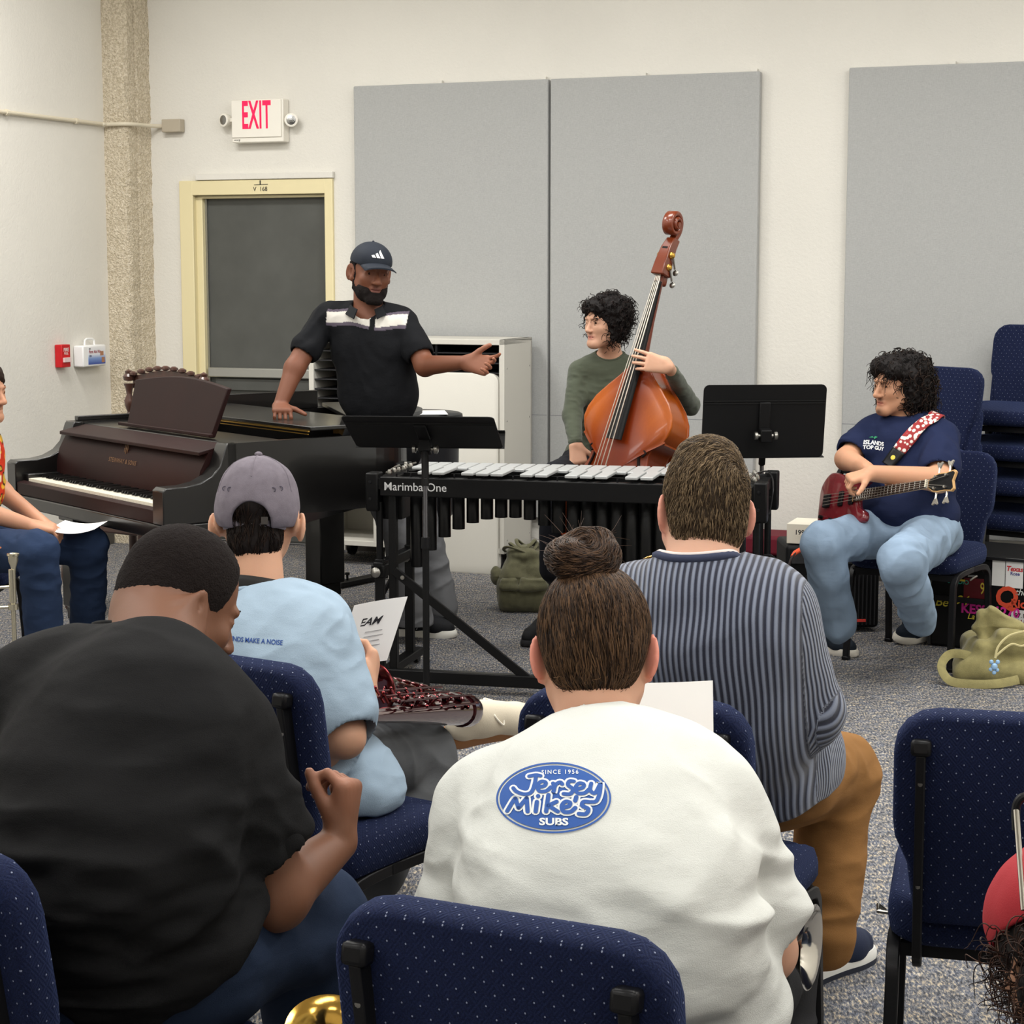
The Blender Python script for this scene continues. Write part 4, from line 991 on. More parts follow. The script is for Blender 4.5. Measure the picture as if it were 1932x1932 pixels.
def bring(s, z): return [bp(ctr[0] + (x - ctr[0]) * s, HEEL + (ctr[1] + (y * BL - ctr[1]) * s), z) for x, y in pts]
def bcol(P_):
    return P_
mb = MB()
mb.ring([bring(s, z) for s, z in ((.05, -DEP - .03), (.4, -DEP - .027), (.7, -DEP - .018), (.9, -DEP - .006), (1.0, -DEP), (1.015, -DEP + .004), (1.015, -DEP + .01), (.985, -DEP + .012), (.985, -.012), (1.018, -.010), (1.018, -.003), (1.0, 0), (.97, 0), (.9, .008), (.75, .022), (.5, .036), (.25, .042), (.04, .044))])
body = obj('body', mb, M_VAR, dbass, smooth=50)
me = body.data; off = OFF[body.name]; at = me.attributes.new('Col', 'FLOAT_COLOR', 'POINT'); cl = []
amber, red, dark = lin((176, 88, 18)), lin((104, 26, 7)), lin((60, 16, 10))
for v in me.vertices:
    d = v.co + off - BN; x, y, z = d.dot(bx_) / BS, d.dot(bu) / BS - HEEL, d.dot(bn) / BS; r = abs(x) / .25
    k = max(0, min(1, .9 * math.exp(-((y + .20) / .16) ** 2) * min(1, max(0, r * 2.2 - .35)) + .12)) if z > -.02 else max(0, min(1, .8 * math.exp(-((y + .24) / .2) ** 2)))
    red = lin((104, 26, 7)) if y > -.5 else lin((84, 20, 7))
    c = [red[i] * (1 - k) + amber[i] * k for i in range(3)]
    if r > .92 and z > -.02 and -.02 < z < .004: c = amber
    cl += [*c, 1]
at.data.foreach_set('color', cl)
M_EBO = plain('ebony_board', (13, 13, 14), .34)
mb = MB(); rg = []
for y, w, h in ((0.0, .020, .012), (-.40, .030, .035), (-.78, .042, .085)):
    rg.append([bp(w * math.sin(a), y, h + .018 * math.cos(a) - .005) for a in [R(-90 + 180 * i / 8) for i in range(9)]] + [bp(w * .8, y, h - .012), bp(-w * .8, y, h - .012)])
mb.ring(rg); obj('fingerboard', mb, M_EBO, dbass, smooth=40)
wood = plain('neck_varnish', (104, 42, 16), .28, coat=.2, noise=20, var=.2, bump=.02)
mb = MB(); rg = []
for y, w, d0, d1_ in ((.03, .021, .008, -.028), (0, .020, .005, -.026), (-.2, .023, .012, -.022), (-.36, .027, .03, -.04), (-.40, .030, .035, -.10), (-.44, .03, .035, -.16)):
    rg.append([bp(w, y, d0)] + [bp(w * math.cos(a), y, (d0 + 0) * .0 + d1_ * math.sin(a)) for a in [PI * i / 6 for i in range(0, 7)]] + [bp(-w, y, d0)])
mb.ring(rg); obj('neck', mb, wood, dbass, smooth=50)
# pegbox and scroll
mb = MB(); path = [(-.0, .03), (-.006, .10), (-.02, .17), (-.045, .225)]
rg = []
for i, (z, y) in enumerate(path):
    w = .034 - .004 * i; th = .042 - .004 * i; rg.append([bp(w, y, z + th), bp(w, y, z - th), bp(-w, y, z - th), bp(-w, y, z + th)])
mb.ring(rg); pg = obj('pegbox', mb, wood, dbass, bevel=.006)
mb = MB(); mb.bar(bp(0, .03, .030), bp(0, .17, .012), .026, .006, up=bn); obj('peg_slot', mb, plain('slot_shadow', (20, 14, 12), .6), pg)
mb = MB(); mb.box(bp(0, .015, -.03), (.035, .035, .05), Matrix((bx_, bn, bu)).transposed()); obj('neck_chin', mb, wood, dbass, bevel=.01)
mb = MB(); sp_ = []
for i in range(60):
    a = -1.3 + i * .225; rr = .050 * (1 - i / 66); sp_.append((-.005 + rr * math.cos(a) * 1.0, .283 + rr * math.sin(a), i))
cz, cy = -.005, .283
pth = [bp(0, .215, -.042), bp(0, .24, -.052)] 
spi = []
for i in range(52):
    a = PI + .55 - i * .25; rr = .056 * (1 - i / 60) + .004; spi.append(bp(0, cy + rr * math.sin(a), cz + rr * math.cos(a)))
wd = [.030 + .012 * min(1, i / 30) for i in range(52)]
rg = []
allp = pth + spi
for i, p in enumerate(allp):
    w = .018 if i < 2 else .020 + .016 * (i / 52); q = allp[min(i + 1, len(allp) - 1)] - allp[max(i - 1, 0)]; q.normalize(); nv = bx_.cross(q); th = .0125 * (1 - i / 110)
    rg.append([p + bx_ * w + nv * th * .4, p + bx_ * w * .8 + nv * th, p - bx_ * w * .8 + nv * th, p - bx_ * w + nv * th * .4, p - bx_ * w - nv * th * .4, p - bx_ * w * .8 - nv * th, p + bx_ * w * .8 - nv * th, p + bx_ * w - nv * th * .4])
mb.ring(rg); mb.tube([bp(-.04, cy, cz), bp(.04, cy, cz)], .012, 12); obj('scroll', mb, wood, dbass, smooth=60)
for y in (.075, .135):
    for s in (-1, 1):
        z0 = -.004 - y * .05
        m = MB(); m.ball(bp(s * .034, y, z0), .013, 10); m.lathe([(.016, 0), (.014, .006), (0, .008)], bp(s * .03, y, z0), bx_ * s, 12); g_ = obj('tuning_gear', m, M_GOLD, dbass)
        m = MB(); m.tube([bp(s * .036, y, z0), bp(s * .040, y - .055, z0 - .04)], .0045, 8); e = bp(s * .041, y - .07, z0 - .05); m.ball(e, (.014, .006, .014), 10, Matrix((bx_, bn, bu)).transposed()); obj('tuning_key', m, M_STEEL, g_)
BRY = -.97
for i in range(4):
    k = (i - 1.5); m = MB(); m.tube([bp(k * .006, .06, .02), bp(k * .0085, 0, .022), bp(k * .021, BRY, .165 - abs(k) * .006), bp(k * .012, BRY - .15, .09)], .0017 + .0003 * i, 6); obj('string', m, plain('steel_string', (206, 198, 186), .3, .8), dbass)
mb = MB(); mb.ring([[bp(x, y_, z) for x, z in ((-.075, .035), (-.06, .08), (-.05, .155), (0, .168), (.05, .155), (.06, .08), (.075, .035), (.03, .04), (0, .075), (-.03, .04))] for y_ in (BRY - .008, BRY + .008)]); obj('bridge', mb, plain('maple_bridge', (200, 160, 100), .5), dbass)
mb = MB(); mb.ring([[bp(x * w, y, z) for x, z in ((-1, z0), (1, z0), (.8, z0 + .015), (-.8, z0 + .015))] for y, w, z0 in ((BRY - .15, .04, .08), (BRY - .42, .025, .05))]); obj('tailpiece', mb, M_EBO, dbass)
for s in (-1, 1):
    c = [(.105, -.50), (.092, -.525), (.108, -.545), (.125, -.53), (.118, -.50), (.10, -.475), (.095, -.44)]
    pth = bez([(.135, -.455, 0), (.148, -.435, 0), (.130, -.425, 0), (.118, -.445, 0), (.128, -.50, 0), (.150, -.57, 0), (.155, -.61, 0), (.135, -.625, 0), (.125, -.605, 0)], 5)
    m = MB(); m.tube([bp(s * q.x, HEEL + q.y + .01, .024 - .06 * (q.x - .1)) for q in pth], .0085, 6, flat=.6); obj('sound_hole', m, plain('hole_dark', (22, 10, 8), .7), dbass)
obj('endpin', MB().tube([bp(0, HEEL - BL, -.09), bp(0, HEEL - BL - .12, -.09)], .006, 8), M_STEEL, dbass)
# player's stool
M_SEAT = plain('stool_seat_black', (28, 28, 30), .5)
sc0 = P(1105, 900, 8.55); stl = thing('bar_stool', 'black tall stool under the double bass player, mostly hidden', 'stool', (sc0.x, sc0.y, 0))
obj('seat', MB().lathe([(.14, .62), (.17, .625), (.175, .65), (.16, .67), (0, .675)], (sc0.x, sc0.y, 0), seg=28), M_SEAT, stl)
for k in range(4):
    a = k * PI / 2 + .4; m = MB(); m.tube([(sc0.x + .10 * math.cos(a), sc0.y + .10 * math.sin(a), .63), (sc0.x + .2 * math.cos(a), sc0.y + .2 * math.sin(a), 0.01)], .012, 8); obj('leg', m, M_BLK, stl)
obj('foot_ring', MB().tube([(sc0.x + .17 * math.cos(t), sc0.y + .17 * math.sin(t), .22) for t in [2 * PI * j / 24 for j in range(24)]], .008, 8, cyc=True), M_BLK, stl)
# stand on the right, behind the vibraphone's end
sb = P(1437, 885, 7.75); dk = P(1441, 795, 7.62)
stand('black music stand with upright desk, right of the double bass', (sb.x, sb.y, 0), dk, R(9), R(6), w=.50, h=.30)
# ================================================================== ELECTRIC BASS
EB0, EB1 = P(1566, 945, 7.72), P(1752, 914, 7.22)
ex_ = (EB1 - EB0).normalized(); en = Vector((-.45, -.80, .38)); en = (en - ex_ * en.dot(ex_)).normalized(); ey = en.cross(ex_)
if ey.z < 0: ey = -ey
SC = (EB1 - EB0).length / .80
def ep(x, y, z): return EB0 + (ex_ * x + ey * y + en * z) * SC
eb = thing('bass_guitar', 'wine red electric bass guitar resting across the seated man’s lap'.replace('’', "'"), 'bass guitar', (EB0.x, EB0.y, .5))
M_WINE = plain('wine_red_gloss', (104, 20, 30), .25, coat=.7, noise=12, var=.3, bump=.0)
ol = [(v.x, v.y) for v in bez([(-.10, .0, 0), (-.095, .10, 0), (-.03, .165, 0), (.06, .15, 0), (.13, .115, 0), (.20, .13, 0), (.29, .155, 0), (.335, .13, 0), (.31, .085, 0), (.25, .05, 0), (.25, -.05, 0), (.31, -.095, 0), (.315, -.14, 0), (.25, -.155, 0), (.16, -.125, 0), (.08, -.15, 0), (-.01, -.185, 0), (-.08, -.14, 0)], 5, True)]
mb = MB(); mb.ring([[ep(x * s, y * s, z) for x, y in ol] for s, z in ((.93, -.044), (.98, -.038), (1, -.028), (1, -.012), (.98, -.003), (.93, .0))]); ebb = obj('body', mb, M_WINE, eb, smooth=60)
for x_, in ((.10,), (.19,)): obj('pickup', MB().box(ep(x_, 0, .006), (.035 * SC, .085 * SC, .014 * SC), Matrix((ex_, ey, en)).transposed()), M_BLKP, ebb, bevel=.003)
obj('bridge_plate', MB().box(ep(-.02, 0, .008), (.05 * SC, .075 * SC, .016 * SC), Matrix((ex_, ey, en)).transposed()), M_BLK, ebb, bevel=.002)
for q in ((-.02, -.12), (.04, -.115), (.09, -.12), (-.05, -.09)): obj('knob', MB().lathe([(.011 * SC, 0), (.01 * SC, .014), (0, .015)], ep(*q, 0), en, 12), M_BLKP, ebb)
mb = MB(); mb.ring([[ep(x, w, .010), ep(x, w * .85, -.008), ep(x, 0, -.016), ep(x, -w * .85, -.008), ep(x, -w, .010)] for x, w in ((.20, .030), (.80, .021))]); nk = obj('neck', mb, plain('maple_neck', (190, 150, 100), .4), eb, smooth=50)
mb = MB(); mb.ring([[ep(x, w, .017), ep(x, w, .010), ep(x, -w, .010), ep(x, -w, .017)] for x, w in ((.22, .031), (.80, .021))]); fb_ = obj('fingerboard', mb, plain('rosewood', (58, 42, 34), .5), eb)
for i in range(1, 21):
    xf = .80 - .80 * (1 - 2 ** (-i / 12)); w = .021 + (.80 - xf) / .58 * .010; obj('fret', MB().bar(ep(xf, -w, .0185), ep(xf, w, .0185), .002, .002), M_STEEL, fb_)
hs = [(.80, .022), (.84, .045), (.875, .052), (.93, .05), (.985, .058), (1.0, .045), (.985, .0), (1.0, -.045), (.985, -.058), (.93, -.05), (.875, -.052), (.84, -.045), (.80, -.022)]
mb = MB(); mb.ring([[ep(x, y, z) for x, y in hs] for z in (-.012, .004)]); hd_ = obj('headstock', mb, MATS['maple_neck'], eb, bevel=.002)
mb = MB(); mb.ring([[ep(.90 + (x - .90) * .93, y * .86, z) for x, y in hs] for z in (.004, .0055)]); obj('headstock_face', mb, M_BLKP, hd_)
for i, (x, y) in enumerate(((.86, .03), (.94, .032), (.86, -.03), (.94, -.032))):
    s = 1 if y > 0 else -1
    m = MB(); m.tube([ep(x, y, .004), ep(x, y, .02)], .007 * SC, 10); m.tube([ep(x, s * .05, -.008), ep(x, s * .085, -.008)], .004, 8)
    m.prism([(-.016, .022), (-.005, .0), (.005, 0), (.016, .022), (.012, .026), (0, .020), (-.012, .026)], ep(x, s * .08, -.012), ex_, ey * s, .006 if s > 0 else -.006); obj('tuner', m, plain('nickel', (200, 196, 188), .25, .9), hd_)
for i in range(4):
    k = i - 1.5; tx, ty = ((.86, .03), (.94, .03), (.94, -.03), (.86, -.03))[3 - i]
    obj('string', MB().tube([ep(-.03, k * .019, .024), ep(.80, k * .0105, .021), ep(tx, ty * .9, .014)], .0013, 5), MATS['steel_string'], eb)
obj('nut', MB().box(ep(.80, 0, .016), (.005, .042 * SC, .012), Matrix((ex_, ey, en)).transposed()), plain('bone', (220, 214, 196), .4), eb)
# ================================================================== BAGS
M_OLV = plain('olive_canvas', (96, 94, 70), .85, noise=260, var=.18, bump=.5, sheen=.2)
M_KHK = plain('khaki_canvas', (140, 132, 88), .85, noise=260, var=.15, bump=.5, sheen=.2)
bg = Zp(988, 1158, 0); k_ = 3600 / bg.y
bag = thing('canvas_backpack', 'olive green canvas backpack standing on the carpet beyond the woman’s bun'.replace('’', "'"), 'backpack', (bg.x, bg.y, 0))
B = bg + Vector((0, .10, 0)); hb_ = 110 / k_
def bagd(p): return .006 * npn(p * 14) + .003 * npn(p * 38) + .004 * np.sin(p[:, 2] * 60 + 6 * npn(p * 6)) * (p[:, 2] > hb_ * .62)
ops = [sbox(B + Vector((0, 0, .09)), (.125, .095, .09), rd=.05, k=.05), sbox(B + Vector((0, 0, hb_ * .62)), (.105, .085, hb_ * .34), rd=.06, k=.06), ell(B + Vector((.005, 0, hb_ * 1.0)), (.085, .07, .035), k=.03)]
obj_ = solid('bag_body', ops, M_OLV, bag, .005, disp=bagd)
ops = [sbox(B + Vector((-.07, -.095, hb_ * .52)), (.042, .022, .028), rd=.012, k=.01), cone(B + Vector((-.11, -.105, hb_ * .49)), B + Vector((-.035, -.115, hb_ * .47)), .012, .012, .02)]
solid('pocket_flap', ops, M_OLV, bag, .004, disp=bagd)
ops = [sbox(B + Vector((.045, -.1, hb_ * .52)), (.062, .022, .03), rd=.012, k=.01), cone(B + Vector((-.015, -.115, hb_ * .47)), B + Vector((.10, -.105, hb_ * .49)), .012, .012, .02)]
solid('pocket_flap', ops, M_OLV, bag, .004, disp=bagd)
solid('side_pocket', [ell(B + Vector((-.128, -.01, hb_ * .62)), (.03, .05, .05), k=.02), ell(B + Vector((-.135, -.01, hb_ * .72)), (.022, .04, .02), k=.02)], M_OLV, bag, .004, disp=bagd)
m = MB()
for k in range(3):
    m = MB(); m.tube([B + Vector(((.085 - .02 * k) * math.cos(t) + .01 * k - .01, (.065 - .012 * k) * math.sin(t), hb_ * 1.0 + .022 + .014 * k + .018 * math.sin(t * 2 + k))) for t in [2 * PI * j / 28 for j in range(28)]], .009, 8, cyc=True, flat=.6); obj('drawstring', m, M_OLV, bag)
kb_ = Zp(1868, 1292, 0); kb2 = thing('khaki_rucksack', 'khaki canvas rucksack slumped on the carpet at the right edge', 'rucksack', (kb_.x, kb_.y, 0))
B = kb_ + Vector((.10, .13, 0))
def bagd2(p): return .008 * npn(p * 9, 3) + .004 * npn(p * 26, 5)
def bagd2(p): return .007 * npn(p * 9, 3) + .005 * npn(p * 24, 5) + .006 * (1 - np.abs(npn(p * np.array([7, 7, 16]), 8)) * 2)
B0_ = B; B = B + Vector((-.07, .02, 0))
ops = [sbox(B + Vector((.16, .02, .085)), (.25, .14, .085), rd=.05, k=.03), ell(B + Vector((-.045, -.02, .055)), (.10, .11, .06), k=.04), sbox(B + Vector((.14, -.06, .15)), (.15, .07, .05), Matrix.Rotation(.12, 3, 'Y'), .03, .03), cone(B + Vector((-.12, -.07, .03)), B + Vector((.1, -.13, .04)), .03, .04, .04)]
solid('bag_body', ops, M_KHK, kb2, .005, disp=bagd2)
ops = [sbox(B + Vector((.045, -.055, .195)), (.115, .016, .060), Matrix.Rotation(.55, 3, 'Y') @ Matrix.Rotation(.25, 3, 'X'), .012, .01), cone(B + Vector((-.05, -.05, .27)), B + Vector((-.03, -.06, .10)), .012, .03, .02), cone(B + Vector((-.05, -.05, .27)), B + Vector((.08, -.06, .20)), .012, .03, .03)]
solid('open_flap', ops, M_KHK, kb2, .004, disp=bagd2)
B = B0_; pth = bez([B + Vector(v) for v in ((-.12, -.07, .075), (-.18, -.06, .105), (-.245, -.05, .105), (-.285, -.09, .065), (-.265, -.15, .022), (-.19, -.19, .016), (-.09, -.20, .02), (.0, -.17, .03))], 6); B = B + Vector((-.06, -.03, 0))
m = MB(); m.tube(pth, .019, 8, flat=.25, up=(.1, -1, .3)); obj('shoulder_strap', m, M_KHK, kb2, smooth=50)
m = MB(); m.tube(bez([B + Vector(v) for v in ((.12, -.10, .22), (.03, -.11, .20), (-.02, -.13, .16), (-.035, -.145, .115))], 6), .005, 6); obj('cord', m, plain('cord_cream', (186, 176, 130), .7), kb2)
m = MB(); m.tube(bez([B + Vector(v) for v in ((-.035, -.14, .12), (.03, -.12, .165), (.08, -.12, .16), (.14, -.10, .2))], 6), .005, 6); obj('cord', m, MATS['cord_cream'], kb2)
m = MB(); cp_ = B + Vector((-.04, -.155, .085)); 
for dx, dz2, r_ in ((0, 0, .014), (-.012, .018, .009), (.013, .018, .009), (-.014, -.012, .008), (.012, -.014, .008), (0, -.024, .009)): m.ball(cp_ + Vector((dx, 0, dz2)), r_, 10)
obj('charm', m, plain('pale_blue_plastic', (150, 186, 222), .3), kb2, label='small pale blue charm')
m = MB()
# ================================================================== PEOPLE
def skin_mat(name): return vcol(name, .55, 220, .12, .0012, sss=.12)
def lerp(a, b, t): return Vector(a) * (1 - t) + Vector(b) * t
def head_ops(c, f, u, s=1.0, jaw=1.0, nose=1.0, face=True):
    M = frame(f, u); H = lambda x, y, z: Vector(c) + M @ Vector((x, y, z)) * s
    o = [ell(H(0, -.016, .036), (.0755 * s, .096 * s, .086 * s), M, .02), ell(H(0, .022, -.035), (.062 * s, .066 * s, .080 * s), M, .03)]
    o += [cone(H(.052 * jaw, .0, -.050), H(.016, .066, -.098), .019 * s, .017 * s, .03), cone(H(-.052 * jaw, .0, -.050), H(-.016, .066, -.098), .019 * s, .017 * s, .03), cone(H(-.012, .074, -.098), H(.012, .074, -.098), .016 * s, .016 * s, .02)]
    for q in (-1, 1):
        o += [ell(H(q * .038, .058, -.026), (.022 * s, .018 * s, .018 * s), M, .025), cone(H(q * .012, .085, .022), H(q * .040, .074, .021), .0085 * s, .008 * s, .012)]
        o += [ell(H(q * .0845, -.018, -.006), (.0072 * s, .022 * s, .037 * s), M @ Matrix.Rotation(-.20, 3, 'X') @ Matrix.Rotation(q * .55, 3, 'Z'), .006), ell(H(q * .076, -.004, -.012), (.010 * s, .012 * s, .024 * s), M, .01), cone(H(q * .080, -.004, -.035), H(q * .078, .0, -.028), .008 * s, .008 * s, .006)]
    if face:
        for q in (-1, 1):
            o += [ell(H(q * .032, .092, .001), (.017 * s, .012 * s, .011 * s), M, .012, 's'), cone(H(q * .020, .078, .0035), H(q * .044, .071, .003), .0075 * s, .0065 * s, .004), cone(H(q * .020, .077, -.007), H(q * .043, .070, -.006), .006 * s, .0055 * s, .005)]
            o += [ell(H(q * .0115 * nose, .094, -.038), (.0075 * s, .009 * s, .0065 * s), M, .006)]
        o += [cone(H(0, .080, .010), H(0, .106 * 1.0, -.034), .0065 * s, .0105 * s * nose, .012), cone(H(-.016, .079, -.062), H(.016, .079, -.062), .0085 * s, .0085 * s, .008), cone(H(-.013, .081, -.0725), H(.013, .081, -.0725), .0085 * s, .0085 * s, .006),
              cone(H(-.019, .0855, -.0668), H(.019, .0855, -.0668), .0022 * s, .0022 * s, .003, 's'), cone(H(0, .088, -.053), H(0, .090, -.045), .003 * s, .003 * s, .005, 's')]
        o += [ell(H(q * .084, -.004, -.006), (.004 * s, .008 * s, .016 * s), M, .004, 's') for q in (-1, 1)]
    o += [ell(H(q * .0945, -.016, -.002), (.0065 * s, .011 * s, .020 * s), M @ Matrix.Rotation(q * .55, 3, 'Z'), .004, 's') for q in (-1, 1)]
    return o, H, M
def face_parts(root, H, M, s, iris=(60, 38, 26), brow=(24, 18, 16), gaze=(0, 0)):
    for q in (-1, 1):
        m = MB(); c = H(q * .0315, .0705, .0005); m.ball(c, .0105 * s, 14, M); e = obj('eye', m, plain('eye_white', (214, 206, 198), .25), root, smooth=80)
        m = MB(); d = (M @ Vector((gaze[0], 1, gaze[1]))).normalized(); m.lathe([(.0052 * s, -.0006), (.005 * s, .0010), (0, .0016)], c + d * (.0098 * s), d, 14); obj('iris', m, plain('iris_%d' % iris[0], iris, .2), e)
        m = MB(); m.tube([H(q * .015, .0870, .0235), H(q * .029, .0845, .0275), H(q * .045, .0735, .0240)], [.0028 * s, .0036 * s, .0018 * s], 6, flat=.6); obj('eyebrow', m, plain('brow_%d' % brow[0], brow, .8), root)
def hand_ops(w, d, n, t, curl=(.5, .5, .5, .5), spread=.08, s=1.0, thumb=(.7, .6, .2), tb=.4):
    """w wrist, d fingers, n out of the palm, t thumb side"""
    d = Vector(d).normalized(); n = Vector(n); n = (n - d * n.dot(d)).normalized(); t0 = d.cross(n); t = t0 if t0.dot(Vector(t)) > 0 else -t0
    w = Vector(w); o = []
    for k, rr in ((.030, .0145), (.010, .0155), (-.010, .0155), (-.030, .0135)):
        o.append(cone(w + d * .012 * s + t * (k * .55 * s), w + d * .086 * s + t * (k * s), .0165 * s, rr * .92 * s, .014))
    L = (.072, .080, .075, .060)
    for i, k in enumerate((.031, .0105, -.0105, -.0305)):
        p = w + d * .086 * s + t * (k * s); a = spread * (1.5 - i); dd = (d * math.cos(a) + t * math.sin(a)).normalized(); c = curl[i]; ang = 0; r = .0088 - .0006 * (i == 3)
        for j, fr in enumerate((.44, .32, .24)):
            ang += c * (1.0, 1.15, .8)[j]; v = dd * math.cos(ang) + n * math.sin(ang); q = p + v * (L[i] * fr * s); o.append(cone(p, q, r * s, (r - .0009) * s, .0035 if j == 0 else .002)); p = q; r -= .0008
    p = w + d * .022 * s + t * .020 * s; v = (t * thumb[0] + d * thumb[1] + n * thumb[2]).normalized()
    q = p + v * .045 * s; o.append(cone(p, q, .0155 * s, .0115 * s, .014)); v2 = (v * math.cos(tb) + (d * .6 + n * .5).normalized() * math.sin(tb)).normalized(); q2 = q + v2 * .030 * s; o.append(cone(q, q2, .0112 * s, .0098 * s, .003))
    o.append(cone(q2, q2 + (v2 + d * .2).normalized() * .022 * s, .0096 * s, .0082 * s, .003)); return o
class Fig:
    def __init__(s, label, base, **J):
        s.J = {k: v for k, v in J.items()}; s.root = thing('person', label, 'person', (base[0], base[1], base[2] if len(base) > 2 else 0))
        s.__dict__.update(s.J)
    def torso(s, e=0.0, k=.05):
        hip, neck, mid = Vector(s.hip), Vector(s.neck), Vector(getattr(s, 'mid', (Vector(s.hip) + Vector(s.neck)) / 2))
        rt = (Vector(s.shb) - Vector(s.sha)).normalized(); o = []
        def fr(up): up = up.normalized(); r = (rt - up * rt.dot(up)).normalized(); return Matrix((r, up.cross(r), up)).transposed()
        hw, hd = s.pel; bw, bd = s.bel; cw, cd = s.che
        F1, F2, F3 = fr(mid - hip), fr(neck - hip), fr(neck - mid)
        o.append(ell(lerp(hip, mid, .05), (hw + e, hd + e, .125 + e), F1, k)); o.append(ell(lerp(hip, mid, .85), (bw + e, bd + e, .17 + e), F2, k))
        o.append(ell(lerp(mid, neck, .48), (cw + e, cd + e, (neck - mid).length * .62 + e), F3, k))
        a, b = Vector(s.sha), Vector(s.shb); sr = s.sr
        o.append(cone(lerp(a, b, .06), lerp(a, b, .94), sr + e, sr + e, k)); c = neck - (neck - mid).normalized() * .03
        o.append(cone(c, lerp(a, c, .25), sr * .95 + e, sr * .9 + e, k)); o.append(cone(c, lerp(b, c, .25), sr * .95 + e, sr * .9 + e, k))
        for x in getattr(s, 'extra', []): 
            y = list(x); y[2] = y[2] + e if isinstance(y[2], float) else y[2]; o.append(tuple(y))
        return o
    def limb(s, a, b, c, r, e=0.0, k=.02): return [cone(a, b, r[0] + e, r[1] + e, k), cone(b, c, r[1] + e, r[2] + e, k)]
def hem_folds(amp=.004, f=9, seed=0, st=(1, 1, 1)):
    S = np.array(st)
    def g(p):
        q = p * f * S; w = npn(q * .5, seed + 9)[:, None] * 1.2
        return amp * (.5 - 1.4 * np.sqrt(npn(q + w, seed) ** 2 + .006)) + amp * .3 * npn(q * 2.7, seed + 3)
    return g
def const(c): return c
def scalp(H, M, s, grow=(.010, .012, .012), c=(0, -.018, .038), rad=(.0765, .097, .088)):
    return [ell(H(*c), tuple((r + g) * s for r, g in zip(rad, grow)), M, .02)]
def strands(name, ops, roots, flow, mat, parent, steps=8, step=.006, width=.0012, lift=.001, jit=.25, rgb=((60, 44, 34), (110, 84, 60)), seed=1, wave=0.0):
    rng = np.random.default_rng(seed); P_ = roots.copy(); n = len(P_); pts = [P_.copy()]
    jv = rng.normal(size=(n, 3)) * jit; gr0 = grad(ops, P_)
    for i in range(steps - 1):
        g = grad(ops, P_); d = sdf(ops, P_); T = flow(P_) + jv + wave * np.stack([np.sin(i * 1.3 + jv[:, 0] * 20), np.cos(i * 1.1 + jv[:, 1] * 20), np.sin(i * .9 + jv[:, 2] * 20)], 1)
        T -= g * (T * g).sum(1)[:, None]; T /= np.linalg.norm(T, axis=1)[:, None] + 1e-9
        P_ = P_ + T * step; P_ = P_ - g * (sdf(ops, P_) - lift * (1 + .8 * np.sin(i + jv[:, 0] * 9)))[:, None]; pts.append(P_.copy())
    pts = np.stack(pts, 1); V = []; 
    tang = np.gradient(pts, axis=1); tang /= np.linalg.norm(tang, axis=2)[..., None] + 1e-9
    a = np.cross(tang, gr0[:, None, :]); a /= np.linalg.norm(a, axis=2)[..., None] + 1e-9; b = np.cross(a, tang)
    w = width * np.sin(np.linspace(.35, PI - .12, steps))[None, :, None] * rng.uniform(.6, 1.3, size=(n, 1, 1))
    ring = np.stack([pts + a * w, pts + b * w * .8, pts - a * w], 2)          # n, steps, 3, 3
    v = ring.reshape(-1, 3); idx = np.arange(n * steps * 3).reshape(n, steps, 3); q = []
    for j in range(3):
        k = (j + 1) % 3; q.append(np.stack([idx[:, :-1, j], idx[:, :-1, k], idx[:, 1:, k], idx[:, 1:, j]], -1).reshape(-1, 4))
    q = np.concatenate(q); off = OFF.get(parent.name, Vector())
    me = bpy.data.meshes.new(name); me.vertices.add(len(v)); me.vertices.foreach_set('co', (v - np.array(off)).astype(np.float32).ravel())
    me.loops.add(len(q) * 4); me.loops.foreach_set('vertex_index', q.astype(np.int32).ravel()); me.polygons.add(len(q)); me.polygons.foreach_set('loop_start', np.arange(len(q), dtype=np.int32) * 4)
    me.update(calc_edges=True); me.polygons.foreach_set('use_smooth', np.ones(len(q), dtype=bool))
    c0, c1 = np.array(lin(rgb[0])), np.array(lin(rgb[1])); t = rng.uniform(0, 1, n) ** 1.5; c = c0 + (c1 - c0) * t[:, None]; c = np.repeat(c, steps * 3, 0)
    at = me.attributes.new('Col', 'FLOAT_COLOR', 'POINT'); at.data.foreach_set('color', np.concatenate([c, np.ones((len(c), 1))], 1).astype(np.float32).ravel())
    me.materials.append(mat); o = bpy.data.objects.new(name, me); link(o, parent); o['kind'] = 'stuff'; return o
M_HAIR = vcol('hair', .42, 500, .2, .001)
def surf_pts(ops, n, seed=0, box=None, keep=None):
    rng = np.random.default_rng(seed); lo, hi = bounds(ops); lo += .03; hi -= .03; out = []
    while sum(map(len, out)) < n:
        p = rng.uniform(lo, hi, size=(n * 6, 3))
        for _ in range(5): p = p - grad(ops, p) * sdf(ops, p)[:, None]
        ok = np.abs(sdf(ops, p)) < .001
        if keep is not None: ok &= keep(p)
        out.append(p[ok])
    return np.concatenate(out)[:n]
